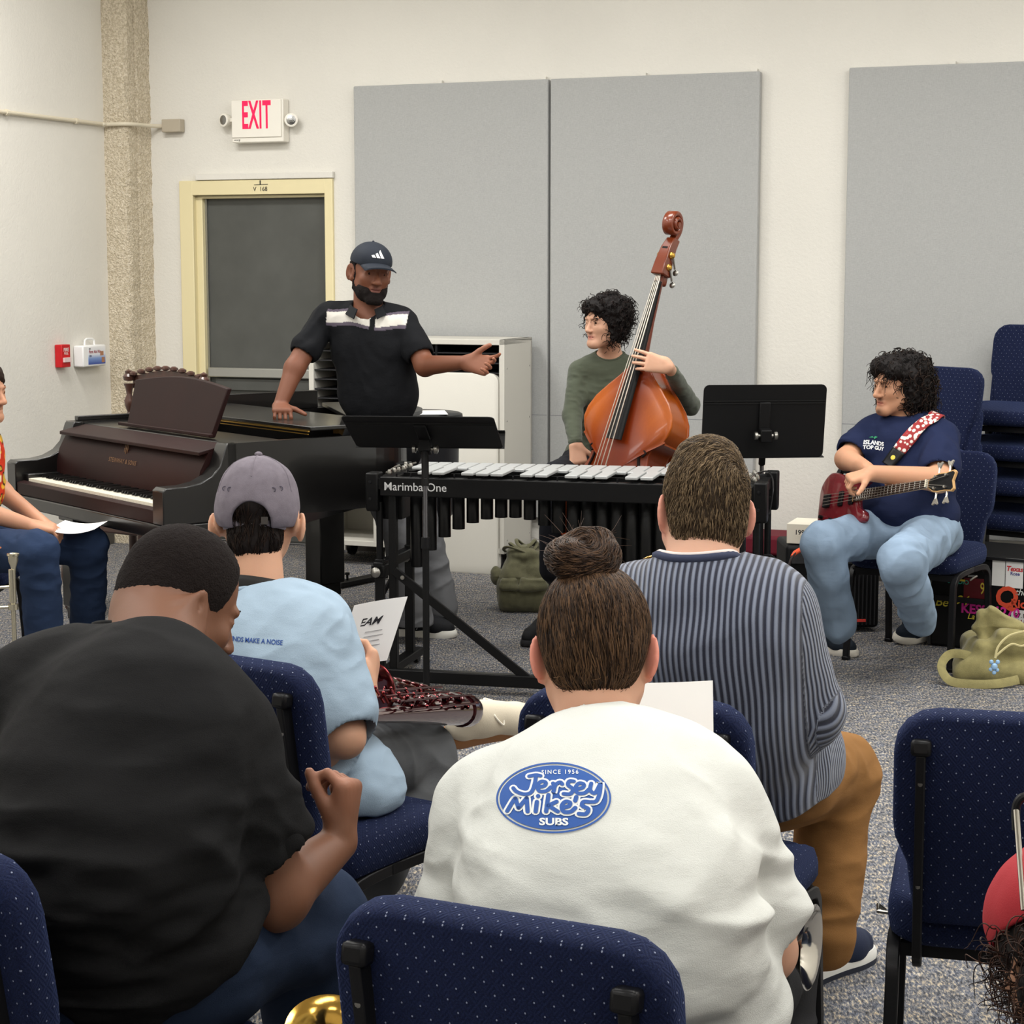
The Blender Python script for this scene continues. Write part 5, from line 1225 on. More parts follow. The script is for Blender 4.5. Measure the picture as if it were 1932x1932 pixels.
def curls(name, centre_pts, normals, parent, mat, n_pts=16, r=.008, L=.07, droop=.6, thick=.0024, seed=0, rgb=((16, 13, 12), (46, 34, 28))):
    rng = random.Random(seed); mb = MB(); cols = []
    for p, nrm in zip(centre_pts, normals):
        p = Vector(p); nrm = Vector(nrm); ax = (nrm * .9 + Vector((rng.gauss(0, .45), rng.gauss(0, .45), -droop * rng.uniform(.3, 1.4)))).normalized()
        x = ax.orthogonal().normalized(); y = ax.cross(x); l = L * rng.uniform(.6, 1.25); rr = r * rng.uniform(.6, 1.4); ph = rng.uniform(0, 6.3); tw = rng.uniform(5, 9); pts = []
        for i in range(n_pts):
            t = i / (n_pts - 1); q = p + ax * (l * t) + Vector((0, 0, -droop * l * t * t)); a = ph + tw * t; e = min(1, t * 3)
            pts.append(q + (x * math.cos(a) + y * math.sin(a)) * rr * e)
        k = len(mb.v); mb.tube(pts, [thick * (1 - .6 * i / n_pts) for i in range(n_pts)], 4); t = rng.random() ** 2; cols.append((len(mb.v) - k, t))
    o = obj(name, mb, mat, parent, smooth=180); c0, c1 = lin(rgb[0]), lin(rgb[1]); cc = []
    for m_, t in cols: cc += [c0[0] + (c1[0] - c0[0]) * t, c0[1] + (c1[1] - c0[1]) * t, c0[2] + (c1[2] - c0[2]) * t, 1.0] * m_
    at = o.data.attributes.new('Col', 'FLOAT_COLOR', 'POINT'); at.data.foreach_set('color', cc); o['kind'] = 'stuff'; return o
def shoe(parent, heel, toe, up=(0, 0, 1), L=.29, main=(24, 26, 34), sole=(232, 230, 222), lace=(224, 220, 210), stripe=None, s=1.0, label=None, gum=None):
    """low sneaker: heel and toe are points on the ground"""
    heel = Vector(heel); d = (Vector(toe) - heel).normalized(); u = Vector(up); u = (u - d * u.dot(d)).normalized(); r = d.cross(u); M = Matrix((r, d, u)).transposed(); Q = lambda x, y, z: heel + (r * x + d * y + u * z) * s
    ops = [cone(Q(0, .045, .055), Q(0, .10, .06), .042 * s, .042 * s, .03), cone(Q(0, .10, .058), Q(.004, .20, .042), .042 * s, .040 * s, .03), cone(Q(.004, .20, .042), Q(.004, .245, .038), .040 * s, .033 * s, .03), cone(Q(0, .04, .06), Q(0, .045, .105), .040 * s, .037 * s, .02), cone(Q(0, .07, .09), Q(0, .15, .07), .032 * s, .03 * s, .03), plane(Q(0, 0, .022), -u, .004), cone(Q(0, .045, .09), Q(0, .045, .2), .028 * s, .034 * s, .006, 's')]
    sh = solid('shoe', ops, plain('shoe_%d_%d_%d' % main, main, .7, noise=500, bump=.3), parent, .004, label=label)
    ol = [(.0, -.004), (.028, .004), (.040, .03), (.038, .09), (.040, .16), (.046, .21), (.040, .26), (.020, .285), (-.004, .287), (-.026, .275), (-.040, .24), (-.042, .19), (-.034, .12), (-.036, .04), (-.026, .006)]
    ol = [(v.x, v.y) for v in bez([(a, b, 0) for a, b in ol], 3, True)]
    m = MB(); m.ring([[Q(a * k, .14 + (b - .14) * k, z) for a, b in ol] for k, z in ((.95, .0), (1, .006), (1.0, .024), (.96, .033))]); obj('sole', m, plain('sole_%d_%d_%d' % sole, sole, .6), sh, smooth=50)
    if gum: m = MB(); m.ring([[Q(a * k, .14 + (b - .14) * k, z) for a, b in ol] for k, z in ((1.005, -.0), (1.006, .011))]); obj('outsole', m, plain('gum_%d' % gum[0], gum, .6), sh)
    if lace:
        for i in range(4):
            y = .125 + .022 * i; z = .094 - .011 * i; m = MB(); m.tube([Q(-.026, y, z - .012), Q(-.012, y + .004, z + .001), Q(.012, y + .008, z + .001), Q(.026, y + .012, z - .012)], .003 * s, 6); obj('lace', m, plain('lace_%d' % lace[0], lace, .8), sh)
        m = MB(); m.tube(bez([Q(0, .125, .10), Q(-.03, .11, .105), Q(-.045, .13, .085), Q(-.02, .14, .098), Q(0, .125, .10), Q(.03, .115, .105), Q(.045, .14, .08), Q(.02, .145, .096)], 5), .0026 * s, 6); obj('lace', m, MATS['lace_%d' % lace[0]], sh)
    if stripe:
        for q in (-1, 1):
            for dy in (0, .028): m = MB(); m.tube([Q(q * .041, .09 + dy, .035), Q(q * .0435, .105 + dy, .06), Q(q * .036, .125 + dy, .085)], .0045 * s, 6, flat=.5); obj('side_stripe', m, plain('stripe_%d' % stripe[0], stripe, .6), sh)
    return sh
def baseball_cap(parent, H, M, s, rgb, brimdir=1, logo=None, name='cap'):

    dome = [ell(H(0, -.012, .044), (.0855 * s, .106 * s, .082 * s), M, .01), ell(H(0, -.012, .043), (.080 * s, .099 * s, .076 * s), M, .002, 's'), plane(H(0, 0, .036), M @ Vector((0, -.12 * brimdir, -1)), .002)]
    return dome

def collar(name, vq, c, ax, rad, r, flat, mat, parent, a0=-PI, a1=PI, dz=0.0, n=40, squash=1.0, fwd=Vector((0, 1, 0))):
    """a rib laid along the neckline of a meshed garment"""
    v, q = vq; bv = BVHTree.FromPolygons([Vector(a) for a in v], [tuple(int(x) for x in a) for a in q]); ax = Vector(ax).normalized(); x = fwd.cross(ax).normalized(); y = ax.cross(x); pts = []
    for a in np.linspace(a0, a1, n, endpoint=not (a1 - a0 > 6.2)):
        d = x * math.sin(a) - y * math.cos(a) * squash; h = bv.find_nearest(Vector(c) + d * rad + ax * .02)
        pts.append((h[0] if h[0] is not None else Vector(c) + d * rad) + ax * dz)
    for _ in range(4): pts = [(pts[k - 1] + pts[k] * 2 + pts[(k + 1) % len(pts)]) / 4 if (0 < k < len(pts) - 1 or a1 - a0 > 6.2) else pts[k] for k in range(len(pts))]
    return obj(name, MB().tube(pts, r, 8, cyc=a1 - a0 > 6.2, flat=flat, up=tuple(ax)), mat, parent, smooth=80)
# ------------------------------------------------------------------ standing man in the cap and striped polo
def standing_man():
    hip = P(722, 845, 8.22); neck = P(694, 590, 8.12); mid = P(712, 720, 8.14)
    f = Fig('standing man in dark cap and black polo with white chest stripe, hand on piano', (hip.x, hip.y), hip=hip, neck=neck, mid=mid,
            sha=P(612, 600, 8.16), shb=P(765, 612, 8.10), pel=(.158, .12), bel=(.158, .120), che=(.166, .112), sr=.048)
    r = f.root; c = P(700, 514, 8.10); fd, ud = Vector((.36, -.90, -.08)), Vector((.12, -.05, 1)); s = 1.02
    ho, H, M = head_ops(c, fd, ud, s, jaw=1.05, nose=1.25)
    ela, wra = P(556, 695, 8.04), P(528, 766, 7.96); elb, wrb = P(802, 690, 7.98), P(876, 684, 7.78)
    tip = Vector((.5, -.35, -.55))
    hipa, kna, ana = P(690, 858, 8.22), P(758, 1010, 8.20), P(782, 1165, 8.25); hipb, knb, anb = P(752, 858, 8.26), P(800, 1005, 8.42), P(832, 1140, 8.45)
    arms = f.limb(f.sha, ela, wra, (.052, .043, .028)) + f.limb(f.shb, elb, wrb, (.052, .043, .028))
    hands = hand_ops(wra, (.22, -.92, -.16), (0, -.1, -1), (1, .2, 0), (.75, .9, .9, .85), .10, 1.0, (.95, .5, .1), .3) + hand_ops(wrb, (.90, -.2, -.12), (-.15, -.85, .35), (-.2, .1, 1), (.35, .55, .75, .9), .12, 1.05, (.75, .75, .35), .5)
    neckc = [cone(H(0, -.035, -.04), lerp(neck, mid, .1), .058, .066, .03)]
    skin = f.torso(-.012) + arms + hands + ho + neckc + f.limb(hipa, kna, ana, (.075, .055, .04)) + f.limb(hipb, knb, anb, (.075, .055, .04))
    sk, lp, bd = np.array(lin((112, 68, 48))), np.array(lin((96, 54, 48))), np.array(lin((150, 100, 78)))
    Mi = np.array(M); cc = np.array(c)
    def col(p):
        q = (p - cc) @ Mi / s; out = np.tile(sk, (len(p), 1)); k = np.exp(-((q[:, 0] / .024) ** 2 + ((q[:, 2] + .067) / .012) ** 2 + ((q[:, 1] - .088) / .02) ** 2)); out += (lp - out) * k[:, None]
        w = np.array(wrb); k2 = np.clip(((p - w) @ np.array((.93, -.25, 0))) * 12, 0, 1)[:, None] * (np.linalg.norm(p - w, axis=1) < .25)[:, None]; out += (bd * 1.1 - out) * k2 * .7; return out
    body = solid('body', skin, skin_mat('skin_deep'), r, .0034, col=col)
    face_parts(r, H, M, s, (40, 24, 18), (22, 15, 13), (0.1, -.15))
    # beard
    bo = [ell(H(0, .024, -.070), (.0675 * s, .069 * s, .058 * s), M, .01), cone(H(-.018, .078, -.108), H(.018, .078, -.108), .021, .021, .02), cone(H(.064, .005, -.065), H(.069, .0, .03), .012, .009, .02), cone(H(-.064, .005, -.065), H(-.069, .0, .03), .012, .009, .02), cone(H(.069, -.05, .03), H(.069, .01, .035), .011, .009, .01), cone(H(-.069, -.05, .03), H(-.069, .01, .035), .011, .009, .01), cone(H(-.02, .087, -.056), H(.02, .087, -.056), .006, .006, .006),
          cone(H(.02, .087, -.056), H(.036, .076, -.08), .0065, .009, .01), cone(H(-.02, .087, -.056), H(-.036, .076, -.08), .0065, .009, .01), ell(H(0, .088, -.067), (.024 * s, .022 * s, .008 * s), M, .006, 's'), ell(H(0, .08, -.03), (.055 * s, .055 * s, .030 * s), M, .02, 's')]
    solid('beard', bo, plain('beard_black', (24, 19, 18), .9, noise=600, bump=.8), r, .003, disp=lambda p: .0012 * npn(p * 220))
    # cap
    do = baseball_cap(r, H, M, s, None)
    cp = solid('cap', do, plain('cap_navy_black', (34, 39, 48), .7, noise=700, bump=.2), r, .003)
    m = MB(); rg = []
    for t in np.linspace(-1, 1, 13):
        a = t * 1.05; x0, y0 = .075 * math.sin(a), .088 * math.cos(a); x1, y1 = .080 * math.sin(a * .95), .088 + .062 * math.cos(a) ** .7
        zb = .042 - .014 * t * t; rg.append([H(x0, y0, zb + .004), H(x1, y1 - .0 , zb - .014 + .003), H(x1, y1, zb - .017), H(x0, y0, zb)])
    m.ring(rg); obj('brim', m, MATS['cap_navy_black'], cp, smooth=60)
    m = MB(); m.ball(H(0, -.012, .125), .006, 8); obj('button', m, MATS['cap_navy_black'], cp)
    m = MB(); cb = BVHTree.FromPolygons([v.co + OFF[cp.name] for v in cp.data.vertices], [tuple(p.vertices) for p in cp.data.polygons])
    for k, (x, h) in enumerate(((-.014, .010), (-.001, .018), (.012, .028))):
        quad = [(x - .011, .0), (x - .002, .0), (x + .004 - .008 * 0, .010 + h * .55), (x - .004, .010 + h * .75)]
        base = [(x - .010, 0), (x + .0005, 0), (x - .002 - h * .30, h), (x - .0115 - h * .14, h * .72)]
        pts = []
        for a, b in base:
            o = H(-a * 1.35 - .004, .2, .066 + b * 1.15); hit = cb.ray_cast(o, (M @ Vector((0, -1, 0))).normalized()); pts.append((hit[0] or o) + M @ Vector((0, .004, 0)))
        k0_ = len(m.v); m.add(pts, [(0, 1, 2, 3)])
    obj('emblem', m, plain('emblem_white', (232, 232, 232), .6), cp, label='white three bar mountain emblem')
    # polo
    e = .016; sh = f.torso(e) + [cone(f.sha, lerp(f.sha, ela, .60), .056, .066, .02), cone(f.shb, lerp(f.shb, elb, .62), .056, .068, .02)]
    sh += [cone(lerp(hip, mid, .0), hip + Vector((0, 0, .02)), .15, .15, .05), ell(hip + Vector((.015, 0, .03)), (.172, .14, .11), None, .03)]
    for a, b in ((f.sha, ela), (f.shb, elb)):
        dd = (b - a).normalized(); cu = lerp(a, b, .66)
        sh.append(('c', V3(lerp(a, b, .50)), V3(lerp(a, b, 1.0)), .045, .060, .004, 's'))
    up = (neck - hip).normalized()
    nk = [cone(neck + Vector((0, -.03, -.02)), neck + Vector((.01, -.06, .12)), .060, .085, .006, 's')]
    # white stripe follows the chest
    t_o = P(690, 600, 8.0); rt = (Vector(f.shb) - Vector(f.sha)).normalized(); upv = (neck - mid).normalized(); upv = (upv - rt * upv.dot(rt)).normalized()
    nk3, rt3, up3 = np.array(P(685, 602, 8.0)), np.array(rt), np.array(upv); bk_, wh, gy = np.array(lin((23, 24, 27))), np.array(lin((214, 210, 202))), np.array(lin((92, 84, 96)))
    def pcol(p):
        q = p - nk3; x = q @ rt3; z = q @ up3; out = np.tile(bk_, (len(p), 1)); m_ = (np.abs(x - .0) < .172) & (p[:, 1] < 8.12) & (p[:, 2] > 1.1); z = z + .006 * np.sin(x * 30)
        pl = np.abs(x - .035) < .012
        out[m_ & (z < .028) & (z > -.040)] = gy; out[m_ & (z < .018) & (z > -.026) & ~pl] = wh; out[m_ & pl] = bk_; return out
    solid('polo_shirt', sh + nk, vcol('jersey_cloth', .85, 600, .35, .003, .0, wr=.7), r, .004, col=pcol, disp=hem_folds(.0075, 11, 4, (1, 1, .8)))
    m = MB(); rg = []
    for a in np.linspace(-2.6, 2.6, 17):
        cx = neck + Vector((.0, -.03, .012)); d = Vector((math.sin(a), math.cos(a), 0)); lo = .012 + .026 * (abs(a) / 2.6) ** 4
        kk = (abs(a) / 2.6) ** 2; ex2 = Vector((0, -.012 * kk, 0)); rg.append([cx + ex2 + d * .066 + Vector((0, 0, .034 - .030 * kk)), cx + ex2 + d * .072 + Vector((0, 0, .034 - .030 * kk)), cx + ex2 * 2 + d * (.088 + .012 * kk) + Vector((0, 0, .004 - lo)), cx + ex2 * 2 + d * (.082 + .010 * kk) + Vector((0, 0, .001 - lo))])
    m.ring(rg); obj('collar', m, plain('collar_black', (22, 23, 26), .85, noise=600, bump=.2), r, smooth=60)
    # jeans
    tr = [cone(hipa, kna, .092, .078, .04), cone(kna, ana + Vector((0, 0, -.02)), .078, .082, .02), cone(hipb, knb, .092, .078, .04), cone(knb, anb + Vector((0, 0, -.01)), .078, .080, .02), ell(hip, (.168, .125, .12), None, .05), plane(Vector((0, 0, .075)), (0, 0, -1), .004)]
    solid('jeans', tr, vcol('denim_cloth', .85, 700, .35, .003, .0, wr=.7), r, .0045, col=lambda p: np.array(lin((112, 113, 116)))[None] * (1 + .12 * npn(p * 5))[:, None], disp=hem_folds(.008, 10, 7, (1, 1, 1.3)))
    a1 = Zp(742, 1197, 0); shoe(r, a1, a1 + Vector((.82, -.20, 0)), main=(28, 29, 32), stripe=(176, 176, 176), s=1.03, label='black sneaker with grey stripes and white sole')
    a2 = Zp(822, 1165, 0); shoe(r, a2, a2 + Vector((.24, -.75, 0)), main=(26, 26, 29), stripe=(150, 150, 150), s=1.0, label='black sneaker with white laces')
standing_man()
# ------------------------------------------------------------------ double bass player
def bass_player():
    hip = P(1130, 868, 8.58); neck = P(1152, 672, 8.50); mid = P(1138, 780, 8.56)
    hip.z = .76
    f = Fig('person with curly black hair and olive long sleeve top holding the double bass', (hip.x, hip.y), hip=hip, neck=neck, mid=mid,
            sha=P(1092, 700, 8.48), shb=P(1216, 702, 8.50), pel=(.155, .11), bel=(.120, .095), che=(.135, .098), sr=.040)
    r = f.root; c = P(1140, 608, 8.42); fd, ud = Vector((-.78, -.60, -.03)), Vector((0, .02, 1)); s = .93
    ho, H, M = head_ops(c, fd, ud, s, jaw=.92, nose=.9)
    ela, wra = P(1080, 785, 8.40), P(1086, 838, 8.28); elb, wrb = P(1302, 764, 8.32), P(1262, 692, 7.92)
    hands = hand_ops(wra, (.12, -.25, -.75), (.1, .5, -.5), (.9, 0, .1), (.35, .35, .35, .4), .10, .92) + hand_ops(wrb, (-.95, .03, .22), (-.1, .9, -.1), (0, 0, 1), (.22, .26, .32, .40), .09, 1.0, (.1, .7, .9), .3)
    skn = f.torso(-.010) + f.limb(f.sha, ela, wra, (.040, .033, .023)) + f.limb(f.shb, elb, wrb, (.040, .033, .023)) + hands + ho + [cone(H(0, -.03, -.045), lerp(neck, mid, .08), .046, .052, .03)]
    kna, ana = P(1048, 900, 8.15), P(1040, 1075, 8.30); knb, anb = P(1215, 930, 8.45), P(1220, 1100, 8.6)
    hipa, hipb = hip + Vector((-.08, -.02, -.02)), hip + Vector((.09, .0, -.02))
    skn += f.limb(hipa, kna, ana, (.068, .048, .034)) + f.limb(hipb, knb, anb, (.068, .048, .034))
    sk, lp = np.array(lin((204, 158, 132))), np.array(lin((176, 106, 98))); Mi, cc = np.array(M), np.array(c)
    def col(p):
        q = (p - cc) @ Mi / s; out = np.tile(sk, (len(p), 1)); k = np.exp(-((q[:, 0] / .024) ** 2 + ((q[:, 2] + .067) / .010) ** 2 + ((q[:, 1] - .088) / .02) ** 2)); return out + (lp - out) * k[:, None]
    solid('body', skn, skin_mat('skin_light'), r, .0034, col=col); face_parts(r, H, M, s, (48, 32, 24), (30, 22, 20), (-.3, 0))
    # hair
    ho2 = [ell(H(0, -.035, .055), (.100, .105, .080), M, .03), ell(H(0, -.060, .0), (.092, .070, .080), M, .03), ell(H(.062, .0, .0), (.028, .05, .06), M, .03), ell(H(-.062, -.01, -.01), (.028, .04, .075), M, .03), ell(H(0, .070, .072), (.066, .024, .030), M, .03), ell(H(.02, -.06, -.07), (.06, .045, .045), M, .03),
           ell(H(0, .095, -.03), (.055, .05, .075), M, .012, 's')]
    solid('hair', ho2, plain('hair_black', (22, 18, 18), .6, noise=160, bump=.9), r, .004, disp=lambda p: .006 * npn(p * 55) + .004 * npn(p * 110))
    kp = lambda p: ((p - cc) @ Mi)[:, 2] > -.09
    pts = surf_pts(ho2, 420, 3, keep=lambda p: (((p - cc) @ Mi)[:, 1] < .075) | (((p - cc) @ Mi)[:, 2] > .055)); curls('curls', pts, grad(ho2, pts), r, M_HAIR, L=.030, r=.009, droop=.5, thick=.0022, seed=2, rgb=((12, 10, 10), (40, 30, 28)))
    # top
    G = np.array(lin((78, 84, 70)))
    sh = f.torso(.006, .04) + f.limb(f.sha, ela, lerp(ela, wra, .92), (.047, .042, .031)) + f.limb(f.shb, elb, lerp(elb, wrb, .86), (.048, .043, .031)) + [ell(lerp(mid, neck, .35) + Vector((-.055, -.085, 0)), (.055, .045, .055), None, .04), ell(lerp(mid, neck, .35) + Vector((.045, -.09, 0)), (.055, .045, .055), None, .04), plane(hip + Vector((0, 0, .02)), (0, 0, -1), .01), ell(neck + Vector((-.012, -.04, .035)), (.068, .075, .055), None, .004, 's')]
    o, v, q = solid('long_sleeve_top', sh, vcol('knit_jersey', .85, 900, .3, .002, .2, wr=.5), r, .004, col=lambda p: np.tile(G, (len(p), 1)), disp=hem_folds(.0035, 16, 2, (1, 1, 2.2)), keep=True)
    collar('neckband', (v, q), neck, (0, -.1, 1), .066, .0055, .9, plain('olive_rib', (78, 84, 70), .85, noise=600), r)
    tr = [cone(hipa, kna, .086, .062, .04), cone(kna, ana, .062, .055, .02), cone(hipb, knb, .086, .062, .04), cone(knb, anb, .062, .055, .02), ell(hip, (.16, .12, .11), None, .05)]
    solid('trousers', tr, plain('black_trousers', (27, 28, 34), .85, noise=500, bump=.3), r, .006, disp=hem_folds(.005, 12, 5))
    for an in (ana, anb): q = Vector((an.x, an.y + .04, 0)); shoe(r, q, q + Vector((-.4, -.8, 0)), main=(24, 24, 26), sole=(40, 40, 42), lace=None, s=.9)
bass_player()
# ------------------------------------------------------------------ seated electric bass player
def guitar_player():
    hip = P(1712, 1000, 7.72); hip.z = .58; neck = P(1712, 792, 7.86); mid = P(1712, 905, 7.82)
    f = Fig('seated man with curly hair, navy T-shirt and light jeans, holding the electric bass', (hip.x, hip.y), hip=hip, neck=neck, mid=mid,
            sha=P(1642, 818, 7.92), shb=P(1776, 828, 7.74), pel=(.185, .15), bel=(.188, .155), che=(.180, .135), sr=.055)
    r = f.root; c = P(1692, 726, 7.84); fd, ud = Vector((-.88, -.46, -.05)), Vector((-.05, -.03, 1)); s = 1.02
    ho, H, M = head_ops(c, fd, ud, s, jaw=1.1, nose=1.15)
    ela, wra = P(1597, 866, 7.78), P(1634, 884, 7.56); elb, wrb = P(1772, 905, 7.50), P(1644, 893, 7.40)
    hands = hand_ops(wra, (.55, -.45, -.2), (0, -.2, -.9), (-.2, -.8, 0), (.4, .4, .45, .5), .06, .95) + hand_ops(wrb, (-.88, -.1, -.22), (.1, .25, -.9), (0, -.9, .2), (.8, .95, 1.05, 1.1), .07, .98, (.7, .6, .3), .4)
    kna, ana = P(1552, 1026, 7.42), P(1582, 1190, 7.58); knb, anb = P(1700, 1062, 7.12), P(1735, 1180, 7.42)
    hipa, hipb = hip + Vector((-.10, .0, -.02)), hip + Vector((.11, -.02, -.02))
    skn = f.torso(-.014) + f.limb(f.sha, ela, wra, (.052, .045, .030)) + f.limb(f.shb, elb, wrb, (.056, .050, .032)) + hands + ho + [cone(H(0, -.03, -.05), lerp(neck, mid, .08), .060, .068, .03)] + f.limb(hipa, kna, ana, (.08, .056, .042)) + f.limb(hipb, knb, anb, (.08, .056, .042))
    sk, lp = np.array(lin((192, 142, 112))), np.array(lin((160, 96, 84))); bdc = np.array(lin((110, 80, 66))); Mi, cc = np.array(M), np.array(c)
    def col(p):
        q = (p - cc) @ Mi / s; out = np.tile(sk, (len(p), 1)); k = np.exp(-((q[:, 0] / .024) ** 2 + ((q[:, 2] + .067) / .010) ** 2 + ((q[:, 1] - .088) / .02) ** 2)); out = out + (lp - out) * k[:, None]
        k = np.exp(-((q[:, 0] / .028) ** 2 + ((q[:, 2] + .052) / .006) ** 2 + ((q[:, 1] - .09) / .02) ** 2)) * .8; out = out + (bdc - out) * k[:, None]
        k = np.exp(-((q[:, 0] / .022) ** 2 + ((q[:, 2] + .100) / .013) ** 2 + ((q[:, 1] - .085) / .03) ** 2)) * .95; return out + (bdc * .6 - out) * k[:, None]
    solid('body', skn, skin_mat('skin_tan'), r, .0034, col=col); face_parts(r, H, M, s, (46, 30, 22), (30, 22, 18), (0, 0))
    ho2 = [ell(H(0, -.045, .055), (.098, .108, .080), M, .03), ell(H(.0, -.085, -.01), (.100, .075, .10), M, .03), ell(H(-.068, -.04, -.02), (.035, .06, .09), M, .03), ell(H(.068, -.04, -.02), (.035, .06, .09), M, .03), ell(H(0, -.10, -.075), (.08, .06, .055), M, .03), ell(H(-.045, .045, .065), (.045, .045, .04), M, .03), ell(H(.045, .045, .065), (.045, .045, .04), M, .03), ell(H(0, .050, .085), (.06, .045, .035), M, .03),
           ell(H(0, .112, -.02), (.056, .060, .078), M, .012, 's')]
    solid('hair', ho2, plain('hair_black', (22, 18, 18), .6), r, .004, disp=lambda p: .007 * npn(p * 45) + .004 * npn(p * 100))
    pts = surf_pts(ho2, 520, 5, keep=lambda p: (((p - cc) @ Mi)[:, 1] < .04)); curls('curls', pts, grad(ho2, pts), r, M_HAIR, L=.034, r=.011, droop=.6, thick=.0026, seed=4, rgb=((13, 11, 11), (46, 34, 28)))
    pts = surf_pts(ho2, 60, 6, keep=lambda p: (((p - cc) @ Mi)[:, 1] > .04) & (((p - cc) @ Mi)[:, 2] > .03)); curls('fringe', pts, grad(ho2, pts), r, M_HAIR, L=.035, r=.007, droop=.9, thick=.0018, seed=8, rgb=((13, 11, 11), (40, 30, 26)))
    sh = f.torso(.012) + [cone(f.sha, lerp(f.sha, ela, .62), .066, .076, .03), cone(f.shb, lerp(f.shb, elb, .72), .072, .084, .03), ell(hip + Vector((0, 0, .06)), (.205, .175, .10), None, .04), plane(hip + Vector((0, 0, -.04)), (.1, .0, -1), .01), cone(lerp(f.sha, ela, .52), ela, .05, .066, .004, 's'), cone(lerp(f.shb, elb, .62), elb, .056, .072, .004, 's'), ell(neck + Vector((-.02, -.03, .055)), (.080, .085, .050), None, .004, 's')]
    NV = np.array(lin((29, 37, 66)))
    o, v, q = solid('t_shirt', sh, vcol('jersey_cloth', 0), r, .0045, col=lambda p: np.tile(NV, (len(p), 1)), disp=hem_folds(.007, 9, 11, (1, 1, 1.3)), keep=True)
    collar('neckband', (v, q), neck, (-.15, -.1, 1), .084, .007, .8, plain('navy_neckband', (30, 38, 72), .85, noise=600), r)
    bv = BVHTree.FromPolygons([Vector(a) for a in v], [tuple(int(x) for x in a) for a in q])
    def onto(t2, px, py, Y, xd, yd, dr, mat_, name, par, lift=.002):
        o_ = P(px, py, Y); m = MB(); pts_ = []
        for a, b in t2[0]:
            p = o_ + xd * a + yd * b; h = bv.ray_cast(p - dr * .5, dr); pts_.append((h[0] - dr * lift) if h[0] is not None else p)
        m.add(pts_, t2[1]); obj(name, m, mat_, par)
    xd = Vector((.80, -.58, -.08)).normalized(); dr = Vector((.35, .93, 0)).normalized(); W = plain('print_white', (226, 228, 230), .7)
    onto(txt('ISLANDS', .022, .035), 1643, 839, 7.7, xd, Vector((0, 0, 1)), dr, W, 'print', o); onto(txt('TOP GUY', .020, .035), 1643, 848, 7.7, xd, Vector((0, 0, 1)), dr, W, 'print', o)
    lf = ([(-.02, 0), (-.006, .006), (.0, .001), (.006, .008), (.018, .006), (.004, -.004)], [(0, 1, 2), (2, 3, 4, 5)]); onto(lf, 1640, 830, 7.7, xd, Vector((0, 0, 1)), dr, plain('print_green', (40, 130, 90), .7), 'print', o)
    # jeans
    tr = [cone(hipa, kna, .102, .084, .05), cone(kna, ana + Vector((0, 0, .02)), .084, .070, .02), cone(hipb, knb, .104, .086, .05), cone(knb, anb + Vector((.0, 0, .03)), .086, .070, .02), ell(hip + Vector((0, 0, -.02)), (.205, .165, .095), None, .05), plane(Vector((0, 0, .078)), (0, 0, -1), .01)]
    solid('jeans', tr, vcol('denim_cloth', 0), r, .005, col=lambda p: np.array(lin((134, 154, 176)))[None] * (1 + .16 * npn(p * 6) + .05 * npn(p * 30))[:, None], disp=lambda p: hem_folds(.012, 7, 21, (1.1, 1.1, 1.1))(p) + hem_folds(.004, 14, 22, (1.3, 1.3, .6))(p), label='light blue loose jeans')
    a1 = Zp(1566, 1212, 0); shoe(r, Zp(1540, 1222, 0) + Vector((-.02, .02, 0)), Zp(1606, 1240, 0) + Vector((.05, -.06, 0)), main=(30, 38, 48), sole=(222, 216, 204), lace=None, s=.98, label='dark slip on sneaker with white sole')
    a2 = Zp(1748, 1200, .0) + Vector((0, 0, .02)); shoe(r, a2 + Vector((.07, -.07, .0)), a2 + Vector((-.8, -.52, -.02)), up=(-.25, -.55, 1), main=(26, 34, 46), sole=(222, 216, 204), s=1.0, label='navy sneaker with white laces, tipped on its side')
    # strap over the shoulder
    ctrl = [P(1676, 880, 7.55), P(1690, 862, 7.56), P(1712, 832, 7.60), P(1738, 806, 7.66), P(1760, 792, 7.76), P(1772, 792, 7.90), P(1768, 812, 8.02)]
    pth = bez(ctrl, 8); m = MB(); pts_ = []
    shb = BVHTree.FromPolygons([Vector(a) for a in v], [tuple(int(x) for x in a) for a in q])
    rows = []
    cp_ = []
    for p in pth:
        h = shb.ray_cast(CAMP, (p - CAMP).normalized())
        cp_.append(h[0] if (h[0] is not None and (h[0] - p).length < .35 and p.y < 7.8) else shb.find_nearest(p)[0])
    for _ in range(3): cp_ = [cp_[0]] + [(cp_[k - 1] + cp_[k] * 2 + cp_[k + 1]) / 4 for k in range(1, len(cp_) - 1)] + [cp_[-1]]
    for i, p in enumerate(cp_):
        loc, nn, _, _ = shb.find_nearest(p); b = cp_[min(i + 1, len(cp_) - 1)] - cp_[max(i - 1, 0)]; b.normalize(); nn = (p - P(1712, 880, 7.95)).normalized() if nn is None else nn; x = nn.cross(b).normalized(); row = []
        for k in (-1, -.5, 0, .5, 1): q5 = p + x * (.028 * k); l2, n2, _, _ = shb.find_nearest(q5); row.append(l2 + n2 * .012)
        rows.append(row)
    vs = [w for r_ in rows for w in r_]; fs = [(i * 5 + j, i * 5 + j + 1, i * 5 + j + 6, i * 5 + j + 5) for i in range(len(rows) - 1) for j in range(4)]
    def m_strap():
        t = NT('woven_strap'); vo = t.n('ShaderNodeTexVoronoi', i_Scale=60); t.l(t.co(), vo.inputs['Vector']); t.base(t.ramp(vo.outputs['Distance'], [(0.0, lin((226, 222, 214))), (.42, lin((226, 220, 210))), (.5, lin((150, 40, 42))), (1, lin((140, 34, 38)))])); t.set(Roughness=.8); return t.m
